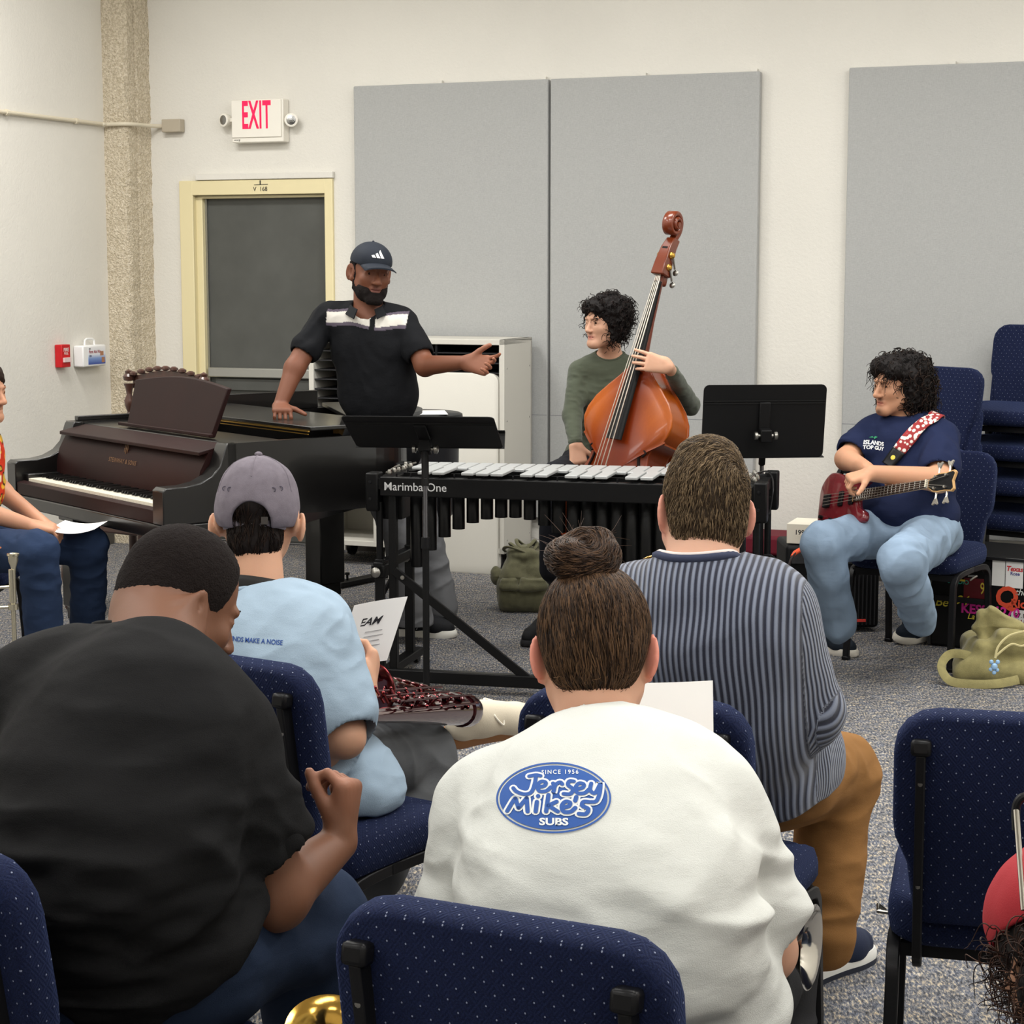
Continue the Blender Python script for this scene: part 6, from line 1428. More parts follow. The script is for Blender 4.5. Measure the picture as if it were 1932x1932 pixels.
    cut = 12 * 5; stp = tag(obj('guitar_strap', MB().add(vs[cut - 5:], [tuple(i - cut + 5 for i in f_) for f_ in fs if min(f_) >= cut - 5]), m_strap(), None, smooth=80), 'red and white patterned guitar strap over the seated bass player\'s shoulder', 'guitar strap')
    sd = stp.modifiers.new('th', 'SOLIDIFY'); sd.thickness = .003
    e_ = obj('strap_end', MB().add(vs[:cut], [f_ for f_ in fs if max(f_) < cut]), M_BLKP, stp, smooth=80, label='black leather strap end'); sd = e_.modifiers.new('th', 'SOLIDIFY'); sd.thickness = .004
    q_ = vs[7 * 5 + 2]; nn = (vs[7 * 5 + 4] - vs[7 * 5]).cross(vs[8 * 5] - vs[7 * 5]).normalized(); nn = nn if nn.y < 0 else -nn
    m = MB(); m.lathe([(.011, .003), (.010, .005), (0, .005)], q_, nn, 8); obj('badge', m, plain('badge_yellow', (206, 190, 70), .5), e_)
guitar_player()
# ------------------------------------------------------------------ person at the left edge
def left_person():
    hip = P(-95, 1000, 7.45); hip.z = .56; neck = P(-62, 800, 7.55); mid = P(-62, 900, 7.5)
    f = Fig('person cut by the left edge in flowered black and orange shirt, holding papers', (hip.x, hip.y), hip=hip, neck=neck, mid=mid,
            sha=P(-70, 825, 7.72), shb=P(-66, 835, 7.36), pel=(.17, .13), bel=(.16, .14), che=(.165, .13), sr=.05)
    r = f.root; c = P(-34, 738, 7.5); fd, ud = Vector((.93, -.36, -.06)), Vector((.06, 0, 1)); s = 1.0
    ho, H, M = head_ops(c, fd, ud, s, nose=1.1)
    ela, wra = P(6, 930, 7.75), P(78, 985, 7.50); elb, wrb = P(-30, 965, 7.22), P(58, 992, 7.30)
    hands = hand_ops(wra, (.75, -.25, -.25), (0, -.3, -.9), (.4, -.6, .2), (.4, .5, .6, .6), .05, .95) + hand_ops(wrb, (.85, .15, -.12), (0, .2, -.9), (.3, .8, .2), (.5, .6, .7, .7), .05, .95)
    kna, ana = P(168, 1030, 7.45), P(165, 1200, 7.6); knb, anb = P(72, 1040, 7.05), P(85, 1215, 7.15)
    hipa, hipb = hip + Vector((.05, .10, -.02)), hip + Vector((.05, -.10, -.02))
    skn = f.torso(-.01) + f.limb(f.sha, ela, wra, (.045, .040, .027)) + f.limb(f.shb, elb, wrb, (.045, .040, .027)) + hands + ho + [cone(H(0, -.03, -.05), lerp(neck, mid, .08), .055, .06, .03)] + f.limb(hipa, kna, ana, (.075, .056, .04)) + f.limb(hipb, knb, anb, (.075, .056, .04))
    Mi, cc = np.array(M), np.array(c); sk, bd = np.array(lin((190, 140, 112))), np.array(lin((120, 84, 68)))
    def col(p):
        q = (p - cc) @ Mi / s; out = np.tile(sk, (len(p), 1)); k = np.exp(-((q[:, 0] / .026) ** 2 + ((q[:, 2] + .052) / .008) ** 2 + ((q[:, 1] - .09) / .02) ** 2)) * .6; return out + (bd - out) * k[:, None]
    solid('body', skn, skin_mat('skin_tan'), r, .0042, col=col); face_parts(r, H, M, s)
    solid('hair', scalp(H, M, s) + [plane(H(0, .06, .02), M @ Vector((0, .8, -.6)), .01)], plain('hair_brown', (44, 32, 26), .7, noise=300, bump=.6), r, .005, disp=lambda p: .003 * npn(p * 80))
    def fl(p):
        n1 = npn(p * 26, 2); n2 = npn(p * 44, 6); out = np.tile(np.array(lin((26, 24, 24))), (len(p), 1)); z = (p[:, 2] < .5 * (neck.z + mid.z) + .06) & (p[:, 2] > .70)
        out[z & (n1 > -.25)] = lin((204, 60, 36)); out[z & (n2 > .25)] = lin((236, 176, 60)); out[z & (n1 > .42)] = lin((240, 226, 196)); out[z & (n1 < -.4)] = lin((200, 160, 60)); return out
    sh = f.torso(.014) + [cone(f.sha, lerp(f.sha, ela, .6), .06, .07, .03), cone(f.shb, lerp(f.shb, elb, .6), .06, .07, .03), plane(hip + Vector((0, 0, -.03)), (0, 0, -1), .01), cone(lerp(f.sha, ela, .5), ela, .045, .06, .004, 's'), cone(lerp(f.shb, elb, .5), elb, .045, .06, .004, 's'), ell(neck + Vector((.03, 0, .05)), (.08, .07, .05), None, .004, 's')]
    solid('flowered_shirt', sh, vcol('jersey_cloth', 0), r, .005, col=fl, disp=hem_folds(.006, 9, 31))
    for nm, hp, kn, an, rgb in (('jeans', hipa, kna, ana, (34, 52, 82)),):
        tr = [cone(hipa, kna, .088, .074, .05), cone(kna, ana, .074, .068, .02), cone(hipb, knb, .090, .078, .05), cone(knb, anb, .078, .070, .02), ell(hip, (.15, .17, .09), None, .05), plane(Vector((0, 0, .08)), (0, 0, -1), .004)]
        solid('jeans', tr, vcol('denim_cloth', 0), r, .005, col=lambda p: np.array(lin((38, 52, 78)))[None] * (1 + .18 * npn(p * 7))[:, None], disp=hem_folds(.007, 11, 41, (1, 1, 1.5)))
    for an in (ana, anb): q = Vector((an.x - .03, an.y, 0)); shoe(r, q, q + Vector((.8, -.3, 0)), main=(40, 40, 44), s=.98)
    # papers in the hands
    o_ = P(98, 1004, 7.35); pr, z = sheet('paper', 'white papers held over the knee by the person at the left edge', 'paper', o_ + Vector((0, -.06, .0)), (.95, -.15, .04), (.10, .95, .06), .19, .20, .016, nx=14)
left_person()
# ------------------------------------------------------------------ light blue shirt and faded cap, seen from behind
def on_back(ops_or_vq, dr):
    v, q = ops_or_vq; bv = BVHTree.FromPolygons([Vector(a) for a in v], [tuple(int(x) for x in a) for a in q]); return bv
def project(t2, cen, xd, yd, dr, bv, mat_, name, par, lift=.0015, bend=None):
    m = MB(); pts_ = []
    for a, b in t2[0]:
        p = cen + xd * a + yd * b; h = bv.ray_cast(p - dr * .4, dr, .9); pts_.append((h[0] - dr * lift) if h[0] is not None else p)
    m.add(pts_, t2[1]); return obj(name, m, mat_, par, smooth=180)
def subdiv2(t2, n=1, maxlen=None):
    bm = bmesh.new(); vs = [bm.verts.new((a, b, 0)) for a, b in t2[0]]
    for f_ in t2[1]:
        try: bm.faces.new([vs[i] for i in f_])
        except ValueError: pass
    for _ in range(12):
        es = [e for e in bm.edges if e.calc_length() > maxlen]
        if not es: break
        bmesh.ops.triangulate(bm, faces=bm.faces); es = [e for e in bm.edges if e.calc_length() > maxlen]; bmesh.ops.subdivide_edges(bm, edges=es, cuts=1)
        bmesh.ops.triangulate(bm, faces=bm.faces)
    bm.verts.index_update(); out = ([(v.co.x, v.co.y) for v in bm.verts], [tuple(v.index for v in f.verts) for f in bm.faces]); bm.free(); return out
def sax_player():
    hip = P(545, 1480, 4.02); hip.z = .56; neck = P(488, 1142, 3.98); mid = P(530, 1330, 3.86)
    f = Fig('person in faded purple cap and light blue printed shirt, seen from behind', (hip.x, hip.y), hip=hip, neck=neck, mid=mid,
            sha=P(372, 1175, 4.06), shb=P(606, 1188, 3.96), pel=(.165, .13), bel=(.158, .125), che=(.165, .115), sr=.050)
    r = f.root; c = P(488, 974, 4.06); fd, ud = Vector((.02, .97, -.20)), Vector((0, .2, 1)); s = .94
    ho, H, M = head_ops(c, fd, ud, s)
    ho += [ell(H(q * .099, -.014, -.026), (.0075, .021, .033), M @ Matrix.Rotation(-.20, 3, 'X') @ Matrix.Rotation(q * .45, 3, 'Z'), .006) for q in (-1, 1)] + [cone(H(q * .07, -.002, -.03), H(q * .097, -.008, -.03), .014, .010, .01) for q in (-1, 1)]
    elb, wrb = P(650, 1392, 3.82), P(690, 1306, 4.10); ela, wra = P(330, 1400, 4.10), P(450, 1420, 4.30)
    hands = hand_ops(wrb, (.12, .45, .55), (-.6, .1, .1), (-.3, .2, .9), (.7, .85, .95, 1.0), .06, .95, (.6, .7, .4), .4) + hand_ops(wra, (.6, .5, .2), (0, 0, -1), (0, .6, .5), (.5, .6, .6, .7), .06, .95)
    hipb, knb, anb = hip + Vector((.10, .02, 0)), P(792, 1432, 4.42), P(706, 1640, 4.10); hipa, kna, ana = hip + Vector((-.09, .02, 0)), P(560, 1440, 4.62), P(800, 1395, 5.0)
    skn = f.torso(-.01) + f.limb(f.sha, ela, wra, (.045, .038, .027)) + f.limb(f.shb, elb, wrb, (.045, .040, .027)) + hands + ho + [cone(H(0, -.03, -.04), lerp(neck, mid, .08), .050, .055, .02)] + f.limb(hipb, knb, anb, (.075, .056, .04)) + f.limb(hipa, kna, ana, (.075, .056, .04))
    solid('body', skn, skin_mat('skin_fair'), r, .004, col=lambda p: np.tile(np.array(lin((204, 156, 128))), (len(p), 1)))
    # hair below the cap
    sc_ = [ell(H(0, -.020, .030), (.080 * s, .101 * s, .088 * s), M, .02), ell(H(0, -.052, -.058), (.060 * s, .050 * s, .050 * s), M, .03), plane(H(0, .0, -.03), M @ Vector((0, .9, -.35)), .01)]
    solid('hair', sc_, plain('hair_near_black', (26, 20, 19), .6), r, .004, disp=lambda p: .002 * npn(p * 90))
    rp = surf_pts(sc_, 900, 9, keep=lambda p: ((p - np.array(c)) @ np.array(M))[:, 2] < .03); strands('hair_strands', sc_, rp, lambda p: np.tile(np.array((0, -.1, -1.0)), (len(p), 1)), M_HAIR, r, 7, .006, .0012, .0015, .3, ((20, 15, 14), (50, 38, 32)), 3)
    # cap: crown, back opening, strap
    cs = 1.0
    do = [ell(H(0, -.012, .040), (.0915 * s, .110 * s, .098 * s), M, .01), ell(H(0, -.030, .0), (.0905 * s, .090 * s, .06 * s), M, .03), ell(H(0, -.012, .035), (.084 * s, .102 * s, .086 * s), M, .002, 's'), ell(H(0, -.030, .0), (.084 * s, .085 * s, .058 * s), M, .002, 's'), plane(H(0, 0, -.022), M @ Vector((0, .12, -1)), .002),
          cone(H(0, -.2, -.020), H(0, .0, -.020), .041, .041, .003, 's')]
    capm = plain('faded_purple_cotton', (112, 105, 114), .85, noise=500, var=.10, bump=.3)
    cp = solid('cap', do, capm, r, .003, disp=lambda p: .0015 * npn(p * 40, 4))
    m = MB(); m.ball(H(0, -.012, .141), (.009, .009, .006), 10); obj('button', m, capm, cp)
    hb = BVHTree.FromPolygons([v.co + OFF[cp.name] for v in cp.data.vertices], [tuple(p.vertices) for p in cp.data.polygons])
    for a in (0, 1.05, 2.09, 3.14, 4.19, 5.24):
        pts_ = []
        for i in range(12):
            e = i / 11 * 1.45; d = M @ Vector((math.sin(a) * math.sin(e), -math.cos(a) * math.sin(e), math.cos(e))); h = hb.ray_cast(H(0, -.012, .04) + d * .25, -d)
            if h[0] is not None and (h[0] - H(0, -.012, .04)).length > .078 * s and not (abs(a) < .2 and i > 9): pts_.append(h[0])
        m = MB(); m.tube(pts_, .0016, 5); obj('seam', m, capm, cp)
    for x, z in ((-.042, .045), (.042, .045), (-.062, .055), (.062, .055)):
        d = M @ Vector((x, -.09, z - .0)); h = hb.ray_cast(H(0, 0, .0) + d * 3, -d); m = MB()
        if h[0] is not None: m.tube([h[0] + (M @ Vector((math.cos(t), 0, math.sin(t)))) * .0045 for t in [k * PI / 5 for k in range(10)]], .0012, 5, cyc=True); obj('eyelet', m, plain('eyelet_grey', (84, 80, 92), .8), cp)
    pts_ = [H(.0835 * s * math.sin(a), -.020 - .088 * s * math.cos(a), -.024 + .004 * math.cos(a * 2)) for a in np.linspace(-1.1, 1.1, 15)]
    m = MB(); m.tube(pts_, .0025, 6, flat=3.4, up=tuple(M @ Vector((0, 0, 1)))); stp = obj('strap', m, capm, cp)
    m = MB(); m.box(H(.030, -.108, -.018), (.014, .006, .016), M); obj('buckle', m, plain('dark_brass', (70, 66, 64), .4, .7), stp)
    bs = []; 
    m = MB(); rg = []
    for t in np.linspace(-1, 1, 11): a = t * 1.0; rg.append([H(.08 * math.sin(a), .085 * math.cos(a), .012), H(.085 * math.sin(a), .085 + .07 * math.cos(a), .0), H(.085 * math.sin(a), .085 + .07 * math.cos(a), -.003), H(.08 * math.sin(a), .085 * math.cos(a), .008)])
    m.ring(rg); obj('brim', m, capm, cp)
    # shirt
    BL = np.array(lin((158, 178, 196)))
    sh = f.torso(.016) + [cone(f.shb, lerp(f.shb, elb, .80), .066, .080, .03), cone(f.sha, lerp(f.sha, ela, .7), .066, .08, .03), ell(P(690, 1490, 3.98), (.085, .12, .075), None, .05), ell(hip + Vector((.02, 0, .01)), (.19, .15, .09), None, .05), plane(hip + Vector((0, 0, -.07)), (0, 0, -1), .01), cone(lerp(f.shb, elb, .66), lerp(f.shb, elb, 1.1), .054, .072, .004, 's'), ell(neck + Vector((0, .03, .055)), (.086, .095, .050), None, .004, 's')]
    fo = lambda p: hem_folds(.008, 6, 51, (1, 1, .9))(p) + hem_folds(.0035, 15, 52, (1, 1, 1.4))(p)
    o, v, q = solid('light_blue_shirt', sh, vcol('jersey_cloth', 0), r, .0042, col=lambda p: BL[None] * (1 + .05 * npn(p * 12))[:, None], disp=fo, keep=True)
    bv = on_back((v, q), None); t2 = subdiv2(txt('SOUNDS MAKE A NOISE', .0205, .018, spacing=.98), maxlen=.012); xs = [a for a, b in t2[0]]; k = .128 / (max(xs) - min(xs)); t2 = ([(a * k, b * k * 1.15) for a, b in t2[0]], t2[1])
    project(t2, P(482, 1206, 3.85), Vector((1, 0, -.07)).normalized(), Vector((.05, 0, 1)), Vector((0, 1, -.15)).normalized(), bv, plain('print_blue', (44, 74, 140), .8), 'print', o)
    nx_ = H(0, -.03, -.06) - neck
    collar('neckband', (v, q), neck, nx_, .080, .008, .8, plain('collar_light_blue', (152, 172, 190), .85, noise=500), r)
    cs_ = neck + nx_.normalized() * .040; m = MB(); m.tube([cs_ + Vector((.076 * math.sin(a), -.078 * math.cos(a) + .004, .014 * math.cos(a) - .010 * math.sin(a) - (.03 * (abs(a) / 2.5) ** 2))) for a in np.linspace(-2.5, 2.5, 27)], .0065, 8, flat=3.4, up=tuple(nx_.normalized()))
    tag(obj('neck_strap', m, plain('neoprene_black', (36, 34, 33), .6), None, smooth=80), 'black padded saxophone strap around the neck of the light blue shirt', 'neck strap')
    GR = np.array(lin((88, 90, 93)))
    tr = [cone(hipb, knb, .098, .086, .05), cone(knb, anb, .084, .070, .02), cone(hipa, kna, .095, .080, .05), cone(kna, ana, .075, .060, .02), ell(hip, (.18, .14, .09), None, .05)]
    solid('grey_trousers', tr, vcol('denim_cloth', 0), r, .005, col=lambda p: GR[None] * (1 + .10 * npn(p * 6))[:, None], disp=hem_folds(.007, 7, 61))
    q = Zp(690, 1702, 0) ; shoe(r, q, q + Vector((.15, .8, 0)), main=(70, 60, 48), sole=(180, 150, 110), s=1.0)
    d = Vector((.80, .42, .06)); a = P(836, 1398, 5.05); shoe(r, a, a + d, up=(.12, -.62, .8), main=(206, 196, 176), sole=(150, 104, 64), lace=(230, 224, 210), s=1.02, label='tan suede shoe with gum sole')
    # sheet of music
    o_ = P(628, 1262, 4.30)
    pr, z = sheet('paper', 'white printed sheet held up by the person in the light blue shirt', 'paper', o_, (.9, .2, .12), (.30, .10, .92), .125, .155, .012, nx=12)
    xd = Vector((.9, .2, .12)).normalized(); t2 = txt('TEAM', .026, .02, .3); nd_ = Vector((.9, .2, .12)).normalized().cross(Vector((.30, .10, .92)).normalized())
    pm = MB(); yv = Vector((.30, .10, .92)).normalized()
    obj('print', place2d(t2, o_ + xd * .045 + yv * .105 + nd_ * .0035, xd, yv), plain('ink_dark', (50, 50, 54), .6), pr)
    for k in range(4): m = MB(); m.bar(o_ + xd * .05 + yv * (.08 - .012 * k) + nd_ * .0035, o_ + xd * (.09 + .012 * (k % 2)) + yv * (.08 - .012 * k) + nd_ * .0035, .0012, .001); obj('print', m, plain('ink_grey', (150, 150, 152), .6), pr)
sax_player()
# ------------------------------------------------------------------ man in black, leaning forward, lower left
def black_shirt():
    hip = P(215, 1870, 2.82); hip.z = .60; neck = P(300, 1258, 2.92); mid = P(190, 1570, 2.74)
    f = Fig('man in a plain black T-shirt leaning forward at lower left, right hand raised', (hip.x, hip.y), hip=hip, neck=neck, mid=mid,
            sha=P(80, 1325, 3.12), shb=P(428, 1410, 2.84), pel=(.20, .16), bel=(.205, .165), che=(.190, .135), sr=.062)
    r = f.root; c = P(345, 1144, 3.08); fd, ud = Vector((.80, .50, -.50)), Vector((.32, .30, .95)); s = .99
    ho, H, M = head_ops(c, fd, ud, s, jaw=1.1)
    elb, wrb = P(520, 1690, 2.86), P(640, 1590, 3.02); ela, wra = P(60, 1600, 3.25), P(260, 1690, 3.3)
    hands = hand_ops(wrb, (.10, .12, .62), (-.85, .25, .1), (-.5, -.5, .1), (.95, 1.1, 1.15, 1.2), .06, 1.06, (.30, .85, .55), .6) + hand_ops(wra, (.8, .3, .0), (0, .1, -1), (0, .8, .2), (.5, .5, .6, .6), .05, 1.0)
    hipb, knb, anb = hip + Vector((.12, .03, -.02)), P(585, 1735, 3.12), P(590, 1950, 3.15); hipa, kna, ana = hip + Vector((-.12, .05, -.02)), P(330, 1700, 3.55), P(330, 1890, 3.6)
    skn = f.torso(-.012) + [cone(f.shb, elb, .062, .052, .03), cone(elb, wrb, .052, .030, .02), cone(f.sha, ela, .06, .05, .03), cone(ela, wra, .05, .03, .02)] + hands + ho + [cone(H(0, -.045, -.02), lerp(neck, mid, .06), .068, .080, .03), ell(H(0, -.06, -.045), (.055, .04, .05), M, .03)] + f.limb(hipb, knb, anb, (.09, .07, .05)) + f.limb(hipa, kna, ana, (.09, .07, .05))
    sk, pk = np.array(lin((116, 78, 58))), np.array(lin((176, 120, 96))); w = np.array(wrb + Vector((0, 0, .12)))
    def col(p):
        k = np.clip(1.2 - np.linalg.norm(p - w, axis=1) / .07, 0, 1)[:, None] * .5; return sk + (pk - sk) * k
    solid('body', skn, skin_mat('skin_brown'), r, .0042, col=col); face_parts(r, H, M, s, (40, 26, 20), (26, 20, 18), (0, -.2))
    hr = scalp(H, M, s, (.004, .005, .006)) + [ell(H(0, -.055, -.01), (.072 * s, .058 * s, .060 * s), M, .03), plane(H(0, .052, .05), M @ Vector((0, .9, -.25)), .012), ell(H(0, .085, -.005), (.09, .058, .062), M, .01, 's')] 
    hr += [ell(H(q * .092, -.008, -.016), (.022, .022, .034), M, .006, 's') for q in (-1, 1)]
    solid('hair', hr, plain('cropped_black_hair', (30, 24, 23), .95, noise=380, bump=1.0, dist=.004), r, .0035, disp=lambda p: .0010 * npn(p * 260))
    sh = f.torso(.020, .06) + [cone(f.shb, lerp(f.shb, elb, .50), .078, .094, .04), cone(f.sha, lerp(f.sha, ela, .6), .085, .095, .05), ell(hip + Vector((.02, -.0, .02)), (.235, .19, .14), None, .06), ell(P(120, 1330, 2.98), (.15, .10, .12), None, .08), plane(hip + Vector((.10, .0, -.02)), (.62, .25, -.75), .01), cone(lerp(f.shb, elb, .52), lerp(f.shb, elb, 1.1), .062, .088, .006, 's'), ell(H(0, -.03, -.10), (.085, .085, .050), M, .004, 's')]
    g1, g2 = hem_folds(.020, 4.2, 71, (.8, 1, 3.0)), hem_folds(.006, 10, 72, (1, 1, 1.6))
    g3 = hem_folds(.010, 7, 73, (.9, 1, 2.6))
    o, v, q = solid('black_t_shirt', sh, vcol('jersey_cloth', 0), r, .0048, col=lambda p: np.tile(np.array(lin((25, 25, 26))), (len(p), 1)), disp=lambda p: g3(p) * np.clip(1.1 - (p[:, 2] - .68) * 4, 0, 1) + g1(p) * np.clip(1.25 - (p[:, 2] - .62) * 2.6, .15, 1) + g2(p) * (.6 + 1.6 * np.clip(1.2 - (p[:, 2] - .6) * 3, 0, 1)), keep=True)
    collar('neckband', (v, q), H(0, -.045, -.10), H(0, 0, 0) - H(0, .0, -.1), .080, .007, .8, plain('black_rib', (24, 24, 25), .9, noise=500), r)
    cr = [H(.068 * math.sin(a), -.022 - .073 * math.cos(a), -.093 + .012 * math.cos(a)) for a in np.linspace(-1.8, 1.8, 17)]
    DN = np.array(lin((40, 52, 74)))
    tr = [cone(hipb, knb, .125, .098, .06), cone(knb, anb, .098, .08, .02), cone(hipa, kna, .12, .09, .06), cone(kna, ana, .09, .075, .02), ell(hip + Vector((0, 0, -.03)), (.225, .185, .11), None, .06)]
    solid('dark_jeans', tr, vcol('denim_cloth', 0), r, .005, col=lambda p: DN[None] * (1 + .15 * npn(p * 5))[:, None], disp=hem_folds(.010, 7, 81, (1, 1, 1.3)))
    for an in (anb, ana): q = Vector((an.x, an.y - .02, 0)); shoe(r, q, q + Vector((.3, .8, 0)), main=(34, 34, 38), s=1.05)
    m = MB(); a = P(612, 1545, 3.0); b = P(626, 1512, 3.02); m.tube([a, b], [.0055, .0045], 8); m.tube([P(640, 1478, 3.05), P(655, 1474, 3.06)], .006, 8)
    tag(obj('drumstick_stub', MB().tube([a, b, P(640, 1480, 3.05)], [.0065, .0055, .005], 8), plain('cream_wood', (228, 212, 176), .5), None), 'short cream stick held in the raised fist', 'stick')
black_shirt()
# ------------------------------------------------------------------ woman with the bun and white T-shirt
def bun_person():
    hip = P(1180, 1900, 2.62); hip.z = .58; neck = P(1122, 1428, 2.74); mid = P(1150, 1700, 2.52)
    f = Fig('person with brown hair in high bun and white printed T-shirt, seen from behind', (hip.x, hip.y), hip=hip, neck=neck, mid=mid,
            sha=P(925, 1530, 2.76), shb=P(1350, 1525, 2.62), pel=(.205, .17), bel=(.196, .155), che=(.182, .130), sr=.054)
    r = f.root; c = P(1122, 1238, 2.82); fd, ud = Vector((.06, .86, -.42)), Vector((.0, .42, .9)); s = .99
    ho, H, M = head_ops(c, fd, ud, s)
    elb, wrb = P(1440, 1792, 2.66), P(1352, 1545, 2.93); ela, wra = P(880, 1790, 2.72), P(1150, 1560, 2.93)
    hands = hand_ops(wrb, (-.25, .45, .8), (-.9, .1, -.1), (0, -.9, .3), (.5, .6, .7, .8), .05, .9) + hand_ops(wra, (.35, .45, .8), (.9, .1, -.1), (0, -.9, .3), (.5, .6, .7, .8), .05, .9)
    hipb, knb, anb = hip + Vector((.11, .03, -.02)), P(1440, 1790, 3.08), P(1470, 1930, 2.9); hipa, kna, ana = hip + Vector((-.11, .05, -.02)), P(1080, 1640, 3.15), P(1090, 1860, 3.1)
    anb.z = .1; ana.z = .1
    skn = f.torso(-.012) + f.limb(f.shb, elb, wrb, (.055, .046, .028)) + f.limb(f.sha, ela, wra, (.055, .046, .028)) + hands + ho + [cone(H(0, -.035, -.04), lerp(neck, mid, .06), .054, .062, .035)] + f.limb(hipb, knb, anb, (.09, .065, .045)) + f.limb(hipa, kna, ana, (.09, .065, .045))
    sk = np.array(lin((206, 158, 132))); red = np.array(lin((222, 120, 108))); Mi, cc = np.array(M), np.array(c)
    def col(p):
        q = (p - cc) @ Mi; k = np.clip((np.abs(q[:, 0]) - .072) / .01, 0, 1) * (np.abs(q[:, 2]) < .06) * (np.linalg.norm(q, axis=1) < .12) * .55; return sk + (red - sk) * k[:, None]
    solid('body', skn, skin_mat('skin_fair'), r, .004, col=col)
    hr = scalp(H, M, s, (.008, .009, .010)) + [ell(H(0, -.06, -.022), (.066 * s, .052 * s, .058 * s), M, .03), plane(H(0, .07, .03), M @ Vector((0, 1, -.1)), .01)] + [ell(H(q * .092, -.004, -.020), (.020, .024, .036), M, .006, 's') for q in (-1, 1)]
    bunc = H(-.014, -.066, .138)
    solid('hair', hr, plain('brown_scalp_hair', (42, 31, 25), .5, noise=300, bump=.5), r, .004)
    bc_ = np.array(H(-.010, -.050, .118))
    def flow(p): d = bc_ - p; return d / np.linalg.norm(d, axis=1)[:, None]
    rp = surf_pts(hr, 7000, 13, keep=lambda p: ((p - cc) @ Mi)[:, 1] < .06)
    strands('hair_strands', hr, rp, flow, M_HAIR, r, 9, .0085, .00105, .0012, .10, ((30, 21, 17), (104, 78, 56)), 7)
    # wisps at the nape
    rn = surf_pts(hr, 260, 15, keep=lambda p: (((p - cc) @ Mi)[:, 2] < -.03)); strands('nape_wisps', hr, rn, lambda p: np.tile(np.array((0, .05, -1.0)), (len(p), 1)), M_HAIR, r, 7, .006, .0005, .003, .5, ((60, 44, 34), (110, 84, 60)), 8)
    # bun: torus of coiled locks
    R_ = .030; ax = (M @ Vector((0, -.75, .66))).normalized(); bx2 = (M @ Vector((1, 0, 0))); by2 = ax.cross(bx2)
    bo = [cone(bunc + (bx2 * math.cos(a) + by2 * math.sin(a)) * R_ * 1.0 + ax * .006 * math.sin(a * 2), bunc + (bx2 * math.cos(a + .8) + by2 * math.sin(a + .8)) * R_ + ax * .006 * math.sin(a * 2 + 1.6), .0235, .024 + .002 * math.sin(a * 3), .010) for a in np.arange(0, 6.28, .785)] + [ell(bunc, (.028, .028, .02), None, .02), cone(bunc - ax * .01, H(-.010, -.045, .11), .026, .026, .012)]
    solid('bun', bo, MATS['brown_scalp_hair'], r, .003, disp=lambda p: .002 * npn(p * 60, 2))
    bn3, ax3 = np.array(bunc), np.array(ax)
    def fl2(p): d = p - bn3; t = np.cross(ax3, d); return t / np.linalg.norm(t, axis=1)[:, None] + .5 * d / np.linalg.norm(d, axis=1)[:, None] * np.sin(p @ np.array((90, 70, 50)))[:, None] + .25 * ax3
    rp = surf_pts(bo, 2400, 21); strands('bun_strands', bo, rp, fl2, M_HAIR, r, 9, .0065, .0011, .0014, .18, ((28, 19, 16), (92, 68, 50)), 9)
    rng = random.Random(4); m = MB()
    for k in range(26):
        a = rng.uniform(0, 6.28); d = (bx2 * math.cos(a) + by2 * math.sin(a) + Vector((-.2, 0, .5))).normalized(); p = bunc + d * .045; L_ = rng.uniform(.015, .05); q = Vector((rng.gauss(0, .3), rng.gauss(0, .3), rng.gauss(0, .3)))
        m.tube([p, p + d * L_ * .5 + q * L_ * .3, p + d * L_ + q * L_], [.0005, .0004, .0002], 3)
    obj('flyaway_hair', m, plain('flyaway', (70, 52, 42), .6), r)['kind'] = 'stuff'
    m = MB(); m.tube([H(-.010, -.052, .112) + (bx2 * math.cos(a) + by2 * math.sin(a)) * .034 for a in [2 * PI * j / 20 for j in range(20)]], .006, 8, cyc=True); obj('hair_tie', m, plain('hair_tie_dark', (30, 22, 22), .8), r)
    # shirt
    WH = np.array(lin((216, 218, 213)))
    sh = f.torso(.022, .06) + [cone(f.shb, lerp(f.shb, elb, .72), .070, .078, .03), cone(f.sha, lerp(f.sha, ela, .88), .074, .088, .05), ell(hip + Vector((-.01, -.0, .01)), (.215, .195, .13), None, .06), cone(lerp(f.shb, elb, .88), lerp(f.shb, elb, 1.3), .066, .082, .006, 's'), cone(lerp(f.sha, ela, .80), lerp(f.sha, ela, 1.2), .058, .08, .004, 's'), ell(neck + Vector((0, .05, .055)), (.086, .105, .060), None, .004, 's')]
    g1, g2 = hem_folds(.017, 4.0, 91, (.9, 1, 2.2)), hem_folds(.007, 10, 92, (1, 1, 1.5))
    lc = np.array(P(1046, 1492, 2.45))
    o, v, q = solid('white_t_shirt', sh, vcol('jersey_cloth', 0), r, .0045, col=lambda p: WH[None] * (1 + .03 * npn(p * 9))[:, None], disp=lambda p: (g1(p) * np.clip(1.2 - (p[:, 2] - .68) * 3.4, .08, 1) + g2(p) * .6 + hem_folds(.008, 7, 93, (1, 1, 2.2))(p) * np.clip(1.1 - (p[:, 2] - .72) * 5, 0, 1)) * np.clip(np.hypot(p[:, 0] - lc[0], p[:, 2] - lc[2]) / .10 - .3, .15, 1), keep=True)
    bv = on_back((v, q), None); cen = P(1046, 1492, 2.40); yd = Vector((0.02, .30, .95)).normalized(); xd = Vector((1, -.04, -.03)).normalized(); dr = Vector((0, .93, -.34)).normalized()
    S = 2.40 / 3600 * 1.03
    def circ(a, b, n=72): return [(a * math.cos(2 * PI * i / n), b * math.sin(2 * PI * i / n)) for i in range(n)]
